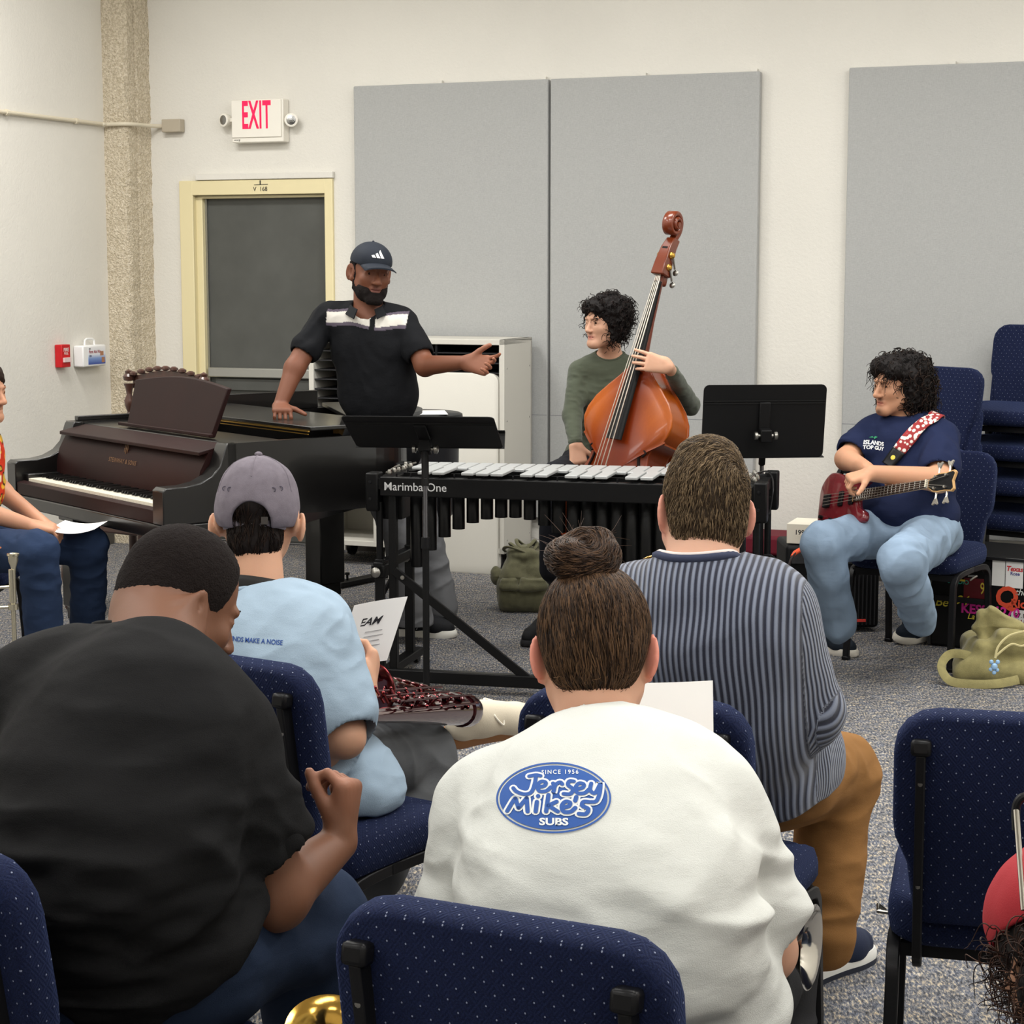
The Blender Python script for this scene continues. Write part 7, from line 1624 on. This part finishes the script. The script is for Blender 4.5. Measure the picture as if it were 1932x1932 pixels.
    def disc(a, b, a1=None, b1=None):
        o1 = circ(a, b); n = len(o1)
        if a1 is None: return (o1 + [(0, 0)], [(i, (i + 1) % n, n) for i in range(n)])
        o2 = circ(a1, b1); return (o1 + o2, [(i, (i + 1) % n, n + (i + 1) % n, n + i) for i in range(n)])
    def tr2(t2, sx, sy, ox, oy): return ([(a * sx + ox, b * sy + oy) for a, b in t2[0]], t2[1])
    BLU, WHT = plain('logo_blue', (54, 92, 164), .8), plain('logo_white', (228, 232, 232), .8)
    def put_(t2, mat_, lift): return project(subdiv2(tr2(t2, S, S, 0, 0), maxlen=.011), cen, xd, yd, dr, bv, mat_, 'print', o, lift)
    ov = put_(disc(105, 66), BLU, .0018); put_(disc(112, 73, 108.5, 69.5), BLU, .0018)
    def word(s_, w, h, ox, oy, bold, shear=0, sp=1.0):
        t = txt(s_, 1.0, bold, shear, spacing=sp); xs = [a for a, b in t[0]]; ys = [b for a, b in t[0]]; kx_, ky_ = w / (max(xs) - min(xs)), h / (max(ys) - min(ys)); cx, cy = (max(xs) + min(xs)) / 2, (max(ys) + min(ys)) / 2
        return ([((a - cx) * kx_ + ox, (b - cy) * ky_ + oy) for a, b in t[0]], t[1])
    put_(word('SINCE 1956', 72, 9, 14, 52, .01, 0, 1.3), WHT, .0030)
    # brush-style words from strokes
    def stroke(pts, w, n=5):
        c_ = [(v.x, v.y) for v in bez([(a, b, 0) for a, b in pts], n)]; L_, R2 = [], []
        for i, (a, b) in enumerate(c_):
            p0, p1 = c_[max(i - 1, 0)], c_[min(i + 1, len(c_) - 1)]; dx, dy = p1[0] - p0[0], p1[1] - p0[1]; l = math.hypot(dx, dy) or 1; L_.append((a - dy / l * w, b + dx / l * w)); R2.append((a + dy / l * w, b - dx / l * w))
        n_ = len(c_); vs = L_ + R2; fs = [(i, i + 1, n_ + i + 1, n_ + i) for i in range(n_ - 1)]
        for e in (c_[0], c_[-1]):
            k = len(vs); vs += [(e[0] + w * math.cos(t), e[1] + w * math.sin(t)) for t in [2 * PI * j / 10 for j in range(10)]]; fs.append(tuple(range(k, k + 10)))
        return vs, fs
    J = [[(-38, 46), (-26, 48), (-18, 46)], [(-26, 47), (-28, 30), (-34, 12), (-46, 8), (-60, 14), (-66, 22)]]
    e_ = lambda x, y: [(x - 7, y + 2), (x + 3, y + 5), (x + 5, y + 12), (x - 3, y + 14), (x - 9, y + 5), (x - 6, y - 6), (x + 6, y - 6), (x + 14, y + 2)]
    jer = J + [e_(-14, 20), [(4, 30), (6, 20), (4, 10), (8, 26), (16, 32), (20, 28)], [(40, 34), (32, 34), (30, 26), (38, 18), (34, 8), (22, 8)], e_(52, 16), [(70, 30), (68, 16), (76, 10), (84, 26), (86, 30), (84, 10), (78, -6), (68, -8)]]
    mik = [[(-76, -20), (-66, 0), (-62, 6)], [(-62, 6), (-56, -14)], [(-56, -14), (-42, 6)], [(-42, 6), (-40, -22)], [(-24, -2), (-26, -22)], [(-22, 9), (-22, 10)], [(-4, 12), (-8, -22)], [(10, -2), (-4, -10)], [(-4, -10), (12, -22)], e_(28, -16), [(44, 8), (42, 0)], [(66, -2), (56, -2), (54, -10), (64, -16), (60, -26), (48, -26)]]
    for grp, w1, w2, dy in ((jer, 7.2, 3.6, -2), (mik, 7.4, 3.8, -8)):
        for st_ in grp: put_(tr2(stroke(st_, w1), 1.12, 1.0, -4, dy), WHT, .0030)
        for st_ in grp: put_(tr2(stroke(st_, w2), 1.12, 1.0, -4, dy), BLU, .0042)
    put_(word('SUBS', 56, 15, 2, -50, .035), WHT, .0030)
    collar('neckband', (v, q), neck + Vector((0, .03, 0)), H(0, 0, 0) - H(0, .0, -.1), .084, .009, .8, plain('white_rib', (212, 214, 208), .85, noise=500), r)
    tr = [cone(hipb, knb, .115, .088, .06), cone(knb, anb, .085, .07, .02), cone(hipa, kna, .115, .09, .06), cone(kna, ana, .085, .07, .02), ell(hip + Vector((0, 0, -.03)), (.22, .19, .11), None, .06)]
    solid('black_trousers', tr, plain('soft_black_cloth', (40, 40, 42), .85, noise=400, bump=.3), r, .006, disp=hem_folds(.008, 8, 95))
    for an in (anb, ana): q = Vector((an.x, an.y - .02, 0)); shoe(r, q, q + Vector((.1, .8, 0)), main=(30, 30, 32), s=.95)
    # sheet music
    o_ = P(1200, 1468, 2.98); xd2, yd2 = Vector((.98, .06, .02)), Vector((.02, .40, .80))
    pr, z = sheet('paper', 'white stapled pages held in front of the person with the bun', 'paper', o_, xd2, yd2, .125, .155, .004, nx=10, th=.003)
    nn = xd2.cross(yd2).normalized() * -1
    for k in range(4):
        a = o_ + xd2.normalized() * .02 + yd2.normalized() * (.09 - .014 * k) + nn * .0015; m = MB(); m.bar(a, a + xd2.normalized() * (.075 - .01 * (k % 2)), .0012, .001); obj('print', m, plain('ink_grey', (150, 150, 152), .6), pr)
bun_person()
# ------------------------------------------------------------------ man in the ribbed sweater
def sweater_man():
    hip = P(1388, 1545, 3.98); hip.z = .56; neck = P(1318, 1080, 3.72); mid = P(1362, 1330, 3.74)
    f = Fig('man with short brown hair in navy and grey ribbed sweater, from behind', (hip.x, hip.y), hip=hip, neck=neck, mid=mid,
            sha=P(1192, 1150, 3.80), shb=P(1462, 1152, 3.72), pel=(.185, .15), bel=(.176, .14), che=(.180, .13), sr=.058)
    r = f.root; c = P(1328, 966, 3.80); fd, ud = Vector((-.08, .98, -.12)), Vector((.06, .12, 1)); s = 1.02
    ho, H, M = head_ops(c, fd, ud, s, jaw=1.15)
    elb, wrb = P(1535, 1345, 3.74), P(1430, 1400, 4.02); ela, wra = P(1130, 1340, 3.90), P(1250, 1400, 4.15)
    hands = hand_ops(wrb, (-.8, .4, .05), (0, 0, -1), (0, .8, .3), (.5, .6, .6, .7), .05, 1.0) + hand_ops(wra, (.8, .4, .05), (0, 0, -1), (0, .8, .3), (.5, .6, .6, .7), .05, 1.0)
    hipb, knb, anb = hip + Vector((.11, .02, -.01)), P(1578, 1462, 4.20), P(1552, 1770, 4.08); hipa, kna, ana = hip + Vector((-.10, .03, -.01)), P(1300, 1420, 4.45), P(1300, 1650, 4.5)
    skn = f.torso(-.012) + f.limb(f.shb, elb, wrb, (.05, .044, .03)) + f.limb(f.sha, ela, wra, (.05, .044, .03)) + hands + ho + [cone(H(0, -.03, -.035), lerp(neck, mid, .06), .068, .074, .03)] + f.limb(hipb, knb, anb, (.085, .064, .045)) + f.limb(hipa, kna, ana, (.085, .064, .045))
    sk, red = np.array(lin((210, 164, 140))), np.array(lin((216, 130, 116))); Mi, cc = np.array(M), np.array(c)
    def col(p):
        q = (p - cc) @ Mi; k = np.clip((np.abs(q[:, 0]) - .074) / .01, 0, 1) * (np.abs(q[:, 2]) < .06) * (np.linalg.norm(q, axis=1) < .12) * .5; return sk + (red - sk) * k[:, None]
    solid('body', skn, skin_mat('skin_fair'), r, .004, col=col)
    hr = scalp(H, M, s, (.005, .008, .017)) + [ell(H(0, -.058, -.030), (.070 * s, .050 * s, .058 * s), M, .03), ell(H(0, .0, .115), (.05, .06, .028), M, .03), plane(H(0, .07, .0), M @ Vector((0, 1, -.5)), .01)] + [ell(H(q * .093, .0, -.016), (.021, .030, .042), M, .006, 's') for q in (-1, 1)]
    solid('hair', hr, plain('brown_short_hair', (58, 47, 37), .6, noise=260, bump=.6), r, .004, disp=lambda p: .0015 * npn(p * 90))
    wc = np.array(H(.030, -.07, .085))
    def flow(p):
        d = p - wc; t = np.cross(d, np.array(M @ Vector((0, 1, 0)))); l = np.linalg.norm(d, axis=1)[:, None]; sw = np.exp(-l / .045); return (t / (l + 1e-6)) * (sw * 1.4 + .15) + d / (l + 1e-6) * (.5) + np.array((-.15, 0, -.7)) * (1 - sw)
    rp = surf_pts(hr, 9000, 33, keep=lambda p: (((p - cc) @ Mi)[:, 1] < .09)); strands('hair_strands', hr, rp, flow, M_HAIR, r, 5, .0055, .0009, .0022, .22, ((58, 46, 34), (146, 124, 96)), 17)
    # sweater, ribs follow the body's width
    hw = np.array(hip); u3 = np.array((neck - hip).normalized()); r3 = np.array((Vector(f.shb) - Vector(f.sha)).normalized())
    sh = f.torso(.020, .05) + [cone(f.shb, elb, .072, .062, .05), cone(elb, lerp(elb, wrb, .80), .066, .050, .03), cone(f.sha, ela, .072, .062, .05), cone(ela, lerp(ela, wra, .8), .066, .05, .03), ell(hip + Vector((.02, -.02, .05)), (.205, .175, .15), None, .05), ell(P(1455, 1480, 3.86), (.10, .13, .11), None, .06), plane(hip + Vector((0, 0, -.06)), (.25, 0, -1), .01), ell(neck + Vector((0, .03, .055)), (.092, .10, .058), None, .004, 's')]
    def rib(p):
        ax_ = (p - hw) @ r3; dep = (p - hw) @ np.cross(r3, u3); wr_ = .010 * npn(p * 4.5, 3) + .006 * npn(p * 9, 5); t = (p - np.array(f.shb)) ; eb = np.array(elb)
        x = ax_ + wr_
        sb, wb = np.array(f.shb), np.array(wrb); ab = eb - sb; tt = np.clip(((p - sb) @ ab) / (ab @ ab), 0, 1); dist = np.linalg.norm(p - sb - tt[:, None] * ab, axis=1)
        ab2 = wb - eb; t2_ = np.clip(((p - eb) @ ab2) / (ab2 @ ab2), 0, 1); d2 = np.linalg.norm(p - eb - t2_[:, None] * ab2, axis=1)
        k = (ax_ > .19) | (d2 < .08); q = p - sb - tt[:, None] * ab; x2 = np.where(d2 < .075, ((p - eb) @ (ab2 / np.linalg.norm(ab2))) , q @ np.array((.5, .8, 0)) * 1.2)
        return np.where(k, x2, x)
    def m_knit():
        t = NT('ribbed_knit'); a = t.n('ShaderNodeAttribute', attribute_name='Rib'); w_ = t.math('SINE', t.math('MULTIPLY', a.outputs['Fac'], 2 * PI / .0118)); n_ = t.noise(900, 2)
        f_ = t.math('ADD', t.math('MULTIPLY', w_, .5), .5); t.base(t.ramp(t.math('ADD', f_, t.math('MULTIPLY', t.math('SUBTRACT', n_, .5), .5)), [(.30, lin((26, 30, 50))), (.58, lin((104, 112, 132))), (1, lin((128, 136, 154)))])); t.set(Roughness=.9, Sheen_Weight=.3)
        t.bump(t.math('ADD', f_, t.math('MULTIPLY', n_, .3)), .7, .004); return t.m
    o, v, q = solid('ribbed_sweater', sh, m_knit(), r, .0042, uvf=rib, disp=hem_folds(.007, 6, 101, (1, 1, 1.2)), keep=True)
    nx_ = H(0, -.03, -.06) - neck
    collar('neckband', (v, q), neck + Vector((0, .012, 0)), nx_, .084, .012, .8, plain('navy_rib', (58, 64, 86), .9, noise=400), r, dz=.002)
    collar('undershirt_collar', (v, q), neck + Vector((0, .012, 0)), nx_, .078, .007, .8, plain('under_white', (222, 212, 208), .85), r, dz=.012)
    BR = np.array(lin((142, 102, 60)))
    tr = [cone(hipb, knb, .108, .092, .05), cone(knb, anb, .088, .070, .03), cone(hipa, kna, .10, .085, .05), cone(kna, ana, .085, .07, .02), ell(hip + Vector((0, 0, -.02)), (.20, .165, .10), None, .05), plane(Vector((0, 0, .085)), (0, 0, -1), .01)]
    solid('brown_trousers', tr, vcol('denim_cloth', 0), r, .0045, col=lambda p: BR[None] * (1 + .08 * npn(p * 7))[:, None], disp=hem_folds(.010, 8, 111, (1, 1, 1.7)))
    q = Zp(1478, 1868, 0); shoe(r, q, q + (Zp(1600, 1868, 0) - q) + Vector((0, .14, 0)), main=(32, 40, 62), sole=(226, 226, 222), stripe=(214, 214, 214), lace=(40, 46, 66), s=1.12, gum=(44, 48, 60), label='navy sneaker with white sole')
    q = Vector((ana.x, ana.y, 0)); shoe(r, q, q + Vector((.1, .8, 0)), main=(32, 40, 62), s=1.05)
sweater_man()
# ------------------------------------------------------------------ person at the lower right corner
def corner_person():
    hip = P(2250, 2300, 2.15); hip.z = .52; neck = Vector((.70, 2.20, .93)); mid = Vector((.78, 2.12, .70)); hip = Vector((.78, 2.1, .55))
    f = Fig('person in the lower right corner with dark curly hair under a red cap', (hip.x, hip.y), hip=hip, neck=neck, mid=mid, sha=neck + Vector((-.10, .0, -.10)), shb=neck + Vector((.26, -.04, -.06)), pel=(.16, .12), bel=(.15, .12), che=(.15, .12), sr=.05)
    r = f.root; c = P(2018, 1800, 2.30); fd, ud = Vector((-.25, .85, -.5)), Vector((-.05, .5, .85)); s = 1.0
    neck = f.neck = H0 = c + Vector((.03, -.10, -.14)); f.mid = neck + Vector((.08, -.10, -.2)); f.hip = Vector((f.mid.x + .05, f.mid.y - .05, .55)); f.sha = neck + Vector((-.03, .05, -.13)); f.shb = neck + Vector((.30, -.05, -.05))
    ho, H, M = head_ops(c, fd, ud, s)
    hp = f.hip; legs = []
    for q in (-.09, .10): legs += f.limb(hp + Vector((q, .02, 0)), hp + Vector((q * 1.4, .42, .0)), hp + Vector((q * 1.4, .46, -.46)), (.08, .06, .045))
    solid('body', f.torso(-.01) + ho + [cone(H(0, -.03, -.04), lerp(f.neck, f.mid, .1), .055, .06, .03)] + legs + f.limb(f.sha, f.sha + Vector((.02, .1, -.24)), f.sha + Vector((.1, .3, -.22)), (.045, .04, .028)) + f.limb(f.shb, f.shb + Vector((.04, .1, -.26)), f.shb + Vector((-.04, .3, -.26)), (.045, .04, .028)), skin_mat('skin_tan'), r, .006, col=lambda p: np.tile(np.array(lin((190, 142, 114))), (len(p), 1)))
    ho2 = [ell(H(0, -.03, .03), (.098, .115, .085), M, .03), ell(H(0, -.07, -.05), (.105, .08, .085), M, .03)]
    Mi, cc = np.array(M), np.array(c)
    solid('hair', ho2, plain('hair_black', (0, 0, 0)), r, .005, disp=lambda p: .007 * npn(p * 50))
    pts = surf_pts(ho2, 900, 15, keep=lambda p: (((p - cc) @ Mi)[:, 2] < .035)); curls('curls', pts, grad(ho2, pts), r, M_HAIR, n_pts=26, L=.040, r=.0125, droop=.5, thick=.0012, seed=14, rgb=((26, 18, 17), (84, 60, 50)))
    do = [ell(H(0, -.02, .045), (.104, .122, .098), M, .01), ell(H(0, -.02, .04), (.097, .115, .09), M, .002, 's'), plane(H(0, 0, .020), M @ Vector((0, -.15, -1)), .002)]
    cp = solid('cap', do, plain('red_cotton', (160, 40, 48), .8, noise=500, bump=.25), r, .004, disp=lambda p: .002 * npn(p * 30))
    m = MB(); rg = []
    for t in np.linspace(-1, 1, 11): a = t * 1.0; rg.append([H(.09 * math.sin(a), -.02 - .11 * math.cos(a), .02), H(.09 * math.sin(a), -.03 - .17 * math.cos(a), .002), H(.09 * math.sin(a), -.03 - .17 * math.cos(a), -.002), H(.09 * math.sin(a), -.02 - .11 * math.cos(a), .015)])
    m.ring(rg)
    sh = f.torso(.014) + [cone(f.sha, f.sha + Vector((.01, .06, -.15)), .06, .065, .03), cone(f.shb, f.shb + Vector((.02, .06, -.16)), .06, .065, .03), ell(f.neck + Vector((0, .02, .05)), (.08, .08, .05), None, .004, 's')]
    solid('dark_shirt', sh, plain('soft_black_cloth', (40, 40, 42)), r, .006, disp=hem_folds(.006, 9, 121))
    tl = []
    for q in (-.09, .10): tl += f.limb(hp + Vector((q, .02, 0)), hp + Vector((q * 1.4, .42, .0)), hp + Vector((q * 1.4, .46, -.44)), (.092, .074, .06))
    solid('jeans', tl + [ell(hp, (.165, .13, .1), None, .05)], plain('dark_denim', (44, 52, 70), .85, noise=300), r, .007)
    for q in (-.09, .10): z = hp + Vector((q * 1.4, .42, 0)); z.z = 0; shoe(r, z, z + Vector((0, .8, 0)), s=.98)
corner_person()
# ================================================================== WIND INSTRUMENTS IN THE AUDIENCE
M_BRS = plain('lacquered_brass', (214, 170, 84), .14, 1.0); M_SIL = plain('silver_plate', (212, 208, 200), .12, 1.0)
def m_saxred():
    t = NT('dark_red_lacquer'); t.base(lin((78, 16, 26))); t.set(Roughness=.14, Metallic=.85, Coat_Weight=1.0, Coat_Roughness=.03); return t.m
M_SX = m_saxred(); M_SXK = plain('copper_keys', (104, 46, 48), .16, 1.0)
# alto saxophone lying across the lap: body to the right, bell rim turned to the viewer's right
s0, s1 = P(690, 1344, 4.02), P(850, 1346, 4.56)
sx = thing('saxophone', 'dark red lacquered saxophone lying across the grey trousers', 'saxophone', (lerp(s0, s1, .5).x, lerp(s0, s1, .5).y, lerp(s0, s1, .5).z - .06))
ax = (s1 - s0).normalized(); sd_ = Vector((ax.y, -ax.x, 0)); upx = sd_.cross(ax) 
if upx.z < 0: upx = -upx
SL = (s1 - s0).length
def sp(a, b, c): return s0 + ax * a + sd_ * b + upx * c
obj('body_tube', MB().tube([sp(-.12, .05, -.005), sp(.1, .05, 0), sp(SL * .55, .05, .005), sp(SL * .9, .05, .01)], [.014, .020, .030, .036], 20), M_SX, sx)
obj('bow', MB().tube(bez([sp(SL * .88, .05, .01), sp(SL * .99, .045, .01), sp(SL * 1.04, .0, .012), sp(SL * .99, -.045, .016), sp(SL * .90, -.05, .02)], 6), .040, 20), M_SX, sx, smooth=80)
bell = [sp(SL * .92, -.05, .018), sp(SL * .70, -.055, .022), sp(SL * .50, -.06, .028), sp(SL * .36, -.065, .036), sp(SL * .30, -.068, .040), sp(SL * .285, -.069, .042)]
bo_ = obj('bell', MB().tube(bell, [.040, .045, .050, .058, .068, .072], 26), M_SX, sx, smooth=80)
obj('bell_rim', MB().tube([bell[-1] + (sd_ * math.cos(t) + upx * math.sin(t)) * .071 for t in [2 * PI * j / 28 for j in range(28)]], .003, 8, cyc=True), M_SXK, bo_)
obj('crook', MB().tube(bez([sp(-.12, .05, -.005), sp(-.17, .05, .0), sp(-.20, .05, .04), sp(-.19, .04, .09)], 6), [.013] * 18 + [.010], 14), M_SX, sx)
rng = random.Random(8)
for i in range(12):
    a = .02 + (SL * .86) * i / 12; r_ = .011 + .014 * i / 12; m = MB(); m.lathe([(r_, 0), (r_ + .001, .004), (r_ * .9, .008), (r_ * .4, .010), (0, .009)], sp(a, .05 + .012 * (-1) ** i, .026 + .018 * i / 12), upx + sd_ * .25 * (-1) ** i, 16); obj('key_cup', m, M_SXK if i % 2 else M_SX, sx)
for i in range(5):
    a = SL * (.42 + .11 * i); m = MB(); m.lathe([(.024, 0), (.025, .005), (.02, .009), (.0, .011)], sp(a, -.06, .075 - .004 * i), upx, 16); obj('key_cup', m, M_SXK, sx)
for j, (b, c_) in enumerate(((.02, .045), (.078, .04), (.0, .055), (.09, .02))):
    m = MB(); m.tube([sp(.0, b, c_ - .01), sp(SL * .4, b, c_), sp(SL * .86, b, c_ + .01)], .0028, 8); rd = obj('key_rod', m, M_SXK, sx)
    for i in range(5):
        a = SL * (.08 + .17 * i); m = MB(); m.tube([sp(a, b, c_), sp(a, b * .5 + .025, .022)], .0035, 6); m.ball(sp(a, b, c_), .005, 8); obj('post', m, M_SXK, rd)
for i in range(3):
    m = MB(); m.tube([sp(SL * (.3 + .2 * i), -.02, .05) + (upx * math.sin(t) * .5 + ax * math.cos(t)) * .022 for t in [2 * PI * j / 16 for j in range(16)]], .002, 6, cyc=True); obj('key_guard', m, M_SXK, sx)
m = MB(); m.tube(bez([sp(.0, -.02, .05), sp(.05, -.04, .085), sp(.14, -.04, .09), sp(.20, -.03, .06)], 6), .0035, 8); obj('side_key', m, M_SXK, sx)
# trumpet across the lap of the person with the bun: only its bell and tube show
def trumpet(label, mouth, tip, mat_, rr=.062, key='trumpet', L=.5):
    mouth, tip = Vector(mouth), Vector(tip); a = (tip - mouth).normalized(); t = thing(key, label, 'trumpet', (mouth + tip) / 2); sd2 = a.cross(Vector((0, 0, 1))).normalized(); up2 = sd2.cross(a); Q = lambda x, y, z: mouth + a * x + sd2 * y + up2 * z
    L = (tip - mouth).length
    prof = [(.006, L * .35), (.0065, L * .6), (.009, L * .75), (.015, L * .86), (.028, L * .94), (rr * .72, L * .98), (rr, L), (rr + .0015, L + .001), (rr - .001, L + .0005), (rr * .70, L * .985), (.026, L * .945), (.012, L * .86), (.0, L * .80)]
    m = MB(); n_ = 36
    rings = [[mouth + a * h + (sd2 * math.cos(2 * PI * j / n_) + up2 * math.sin(2 * PI * j / n_)) * max(r_, 1e-4) for j in range(n_)] for r_, h in prof]
    m.ring(rings, False); obj('bell', m, mat_, t, smooth=80)
    obj('leadpipe', MB().tube([Q(0, 0, .045), Q(L * .55, 0, .045), *[Q(L * .55 + .028 * math.sin(x), 0, .0225 + .0225 * math.cos(x)) for x in (.5, 1, 1.57, 2.1, 2.6)], Q(L * .55, 0, 0), Q(L * .3, 0, 0)], .006, 10), mat_, t)
    obj('bell_bow', MB().tube([Q(L * .36, 0, 0), Q(L * .2, .0, 0), *[Q(L * .2 - .028 * math.sin(x), 0, -.0225 + .0225 * math.cos(x)) for x in (.5, 1, 1.57, 2.1, 2.6)], Q(L * .2, 0, -.045), Q(L * .5, 0, -.045)], .006, 10), mat_, t)
    for k in range(3): v_ = obj('valve', MB().tube([Q(L * (.34 + .055 * k), .0, -.06), Q(L * (.34 + .055 * k), 0, .065)], .0105, 14), mat_, t); obj('valve_cap', MB().tube([Q(L * (.34 + .055 * k), .0, .065), Q(L * (.34 + .055 * k), 0, .085)], [.011, .007], 12), mat_, v_)
    obj('mouthpiece', MB().tube([Q(-.06, 0, .045), Q(-.045, 0, .045), Q(-.02, 0, .045), Q(.01, 0, .045)], [.0135, .012, .005, .006], 14), mat_, t)
    return t
bc2 = P(1530, 1787, 2.72); trumpet('silver trumpet pointing right, its bell beside the white T-shirt sleeve', bc2 + Vector((-.36, .16, .0)), bc2, M_SIL, .062)
bc3 = P(618, 1940, 2.62); trumpet('gold trumpet at the bottom edge between the two front chairs, bell up', bc3 + Vector((-.02, .18, -.34)), bc3 + Vector((0, -.0, .0)), M_BRS, .060, L=.4)
bc4 = P(1229, 1050, 4.12); t4 = trumpet('small gold bell of a trumpet beyond the sweater man\'s left shoulder', bc4 + Vector((.10, -.03, -.33)), bc4, M_BRS, .018 + .0, L=.3)
# trombone standing at the left edge
tb0 = P(22, 1050, 6.5); tr_ = thing('trombone', 'silver trombone standing upright at the left edge, mouthpiece up', 'trombone', (tb0.x, tb0.y, 0))
X = Vector((-1, .1, 0)).normalized()
M_TBN = plain('nickel_silver', (206, 200, 178), .2, .95)
obj('mouthpiece', MB().lathe([(.006, -.07), (.0085, -.04), (.017, -.015), (.0175, .0), (.021, .004), (.021, .010), (.016, .011), (.008, -.01)], tb0 + Vector((.005, 0, .0)), (0, 0, 1), 20), M_TBN, tr_)
for k, nm in ((0, 'slide_tube'), (1, 'slide_tube')): 
    b_ = tb0 + X * (.095 * k); obj(nm, MB().tube([b_ + Vector((0, 0, -.05)), Vector((b_.x, b_.y, .03))], .008, 12), M_TBN, tr_)
obj('receiver', MB().tube([tb0 + Vector((0, 0, -.045)), tb0 + Vector((0, 0, -.16))], .0125, 14), M_TBN, tr_)
obj('receiver', MB().tube([tb0 + Vector((0, 0, -.165)), tb0 + Vector((0, 0, -.185))], .018, 14), M_TBN, tr_)
for z in (-.105, -.175): obj('brace', MB().tube([tb0 + Vector((0, 0, z)), tb0 + X * .14 + Vector((0, 0, z - .012))], .0055, 10), M_TBN, tr_)
m = MB(); m.tube(bez([tb0 + X * .12 + Vector((0, 0, z)) for z in (-.4, -.2, .0)] , 6), .009, 10); obj('bell_tube', m, M_BRS, tr_)
obj('bow', MB().tube([Vector((tb0.x, tb0.y, .03)) + X * (.0475 - .0475 * math.cos(t)) + Vector((0, 0, -.02 * math.sin(t))) for t in np.linspace(0, PI, 9)], .008, 10), M_TBN, tr_)
ob_ = P(-6, 1045, 6.7); obj('bell', MB().lathe([(.012, -.3), (.02, -.15), (.04, -.04), (.075, .0)], ob_ + Vector((-.06, 0, .02)), (0, 0, 1), 28), M_BRS, tr_)
# black and silver instrument held at the right edge
c0, c1 = P(1921, 1512, 2.25), P(1934, 1640, 2.18)
cl_ = thing('clarinet', 'black and silver instrument tip held up at the right edge', 'clarinet', c1)
obj('black_top', MB().tube(bez([c0 + Vector((.03, .0, .0)), c0 + Vector((.008, 0, .006)), c0 + Vector((-.002, 0, -.006)), c0 + Vector((-.001, 0, -.035))], 5), .0055, 10), M_BLKP, cl_)
obj('silver_tube', MB().tube([c0 + Vector((-.003, -.003, -.01)), c1 + Vector((0, 0, -.05))], .0035, 10), M_SIL, cl_)
# cup lid on the carpet between the chairs
cu = Zp(436, 1652, .0); cu = P(436, 1640, 3.6)
bpy.context.view_layer.update()
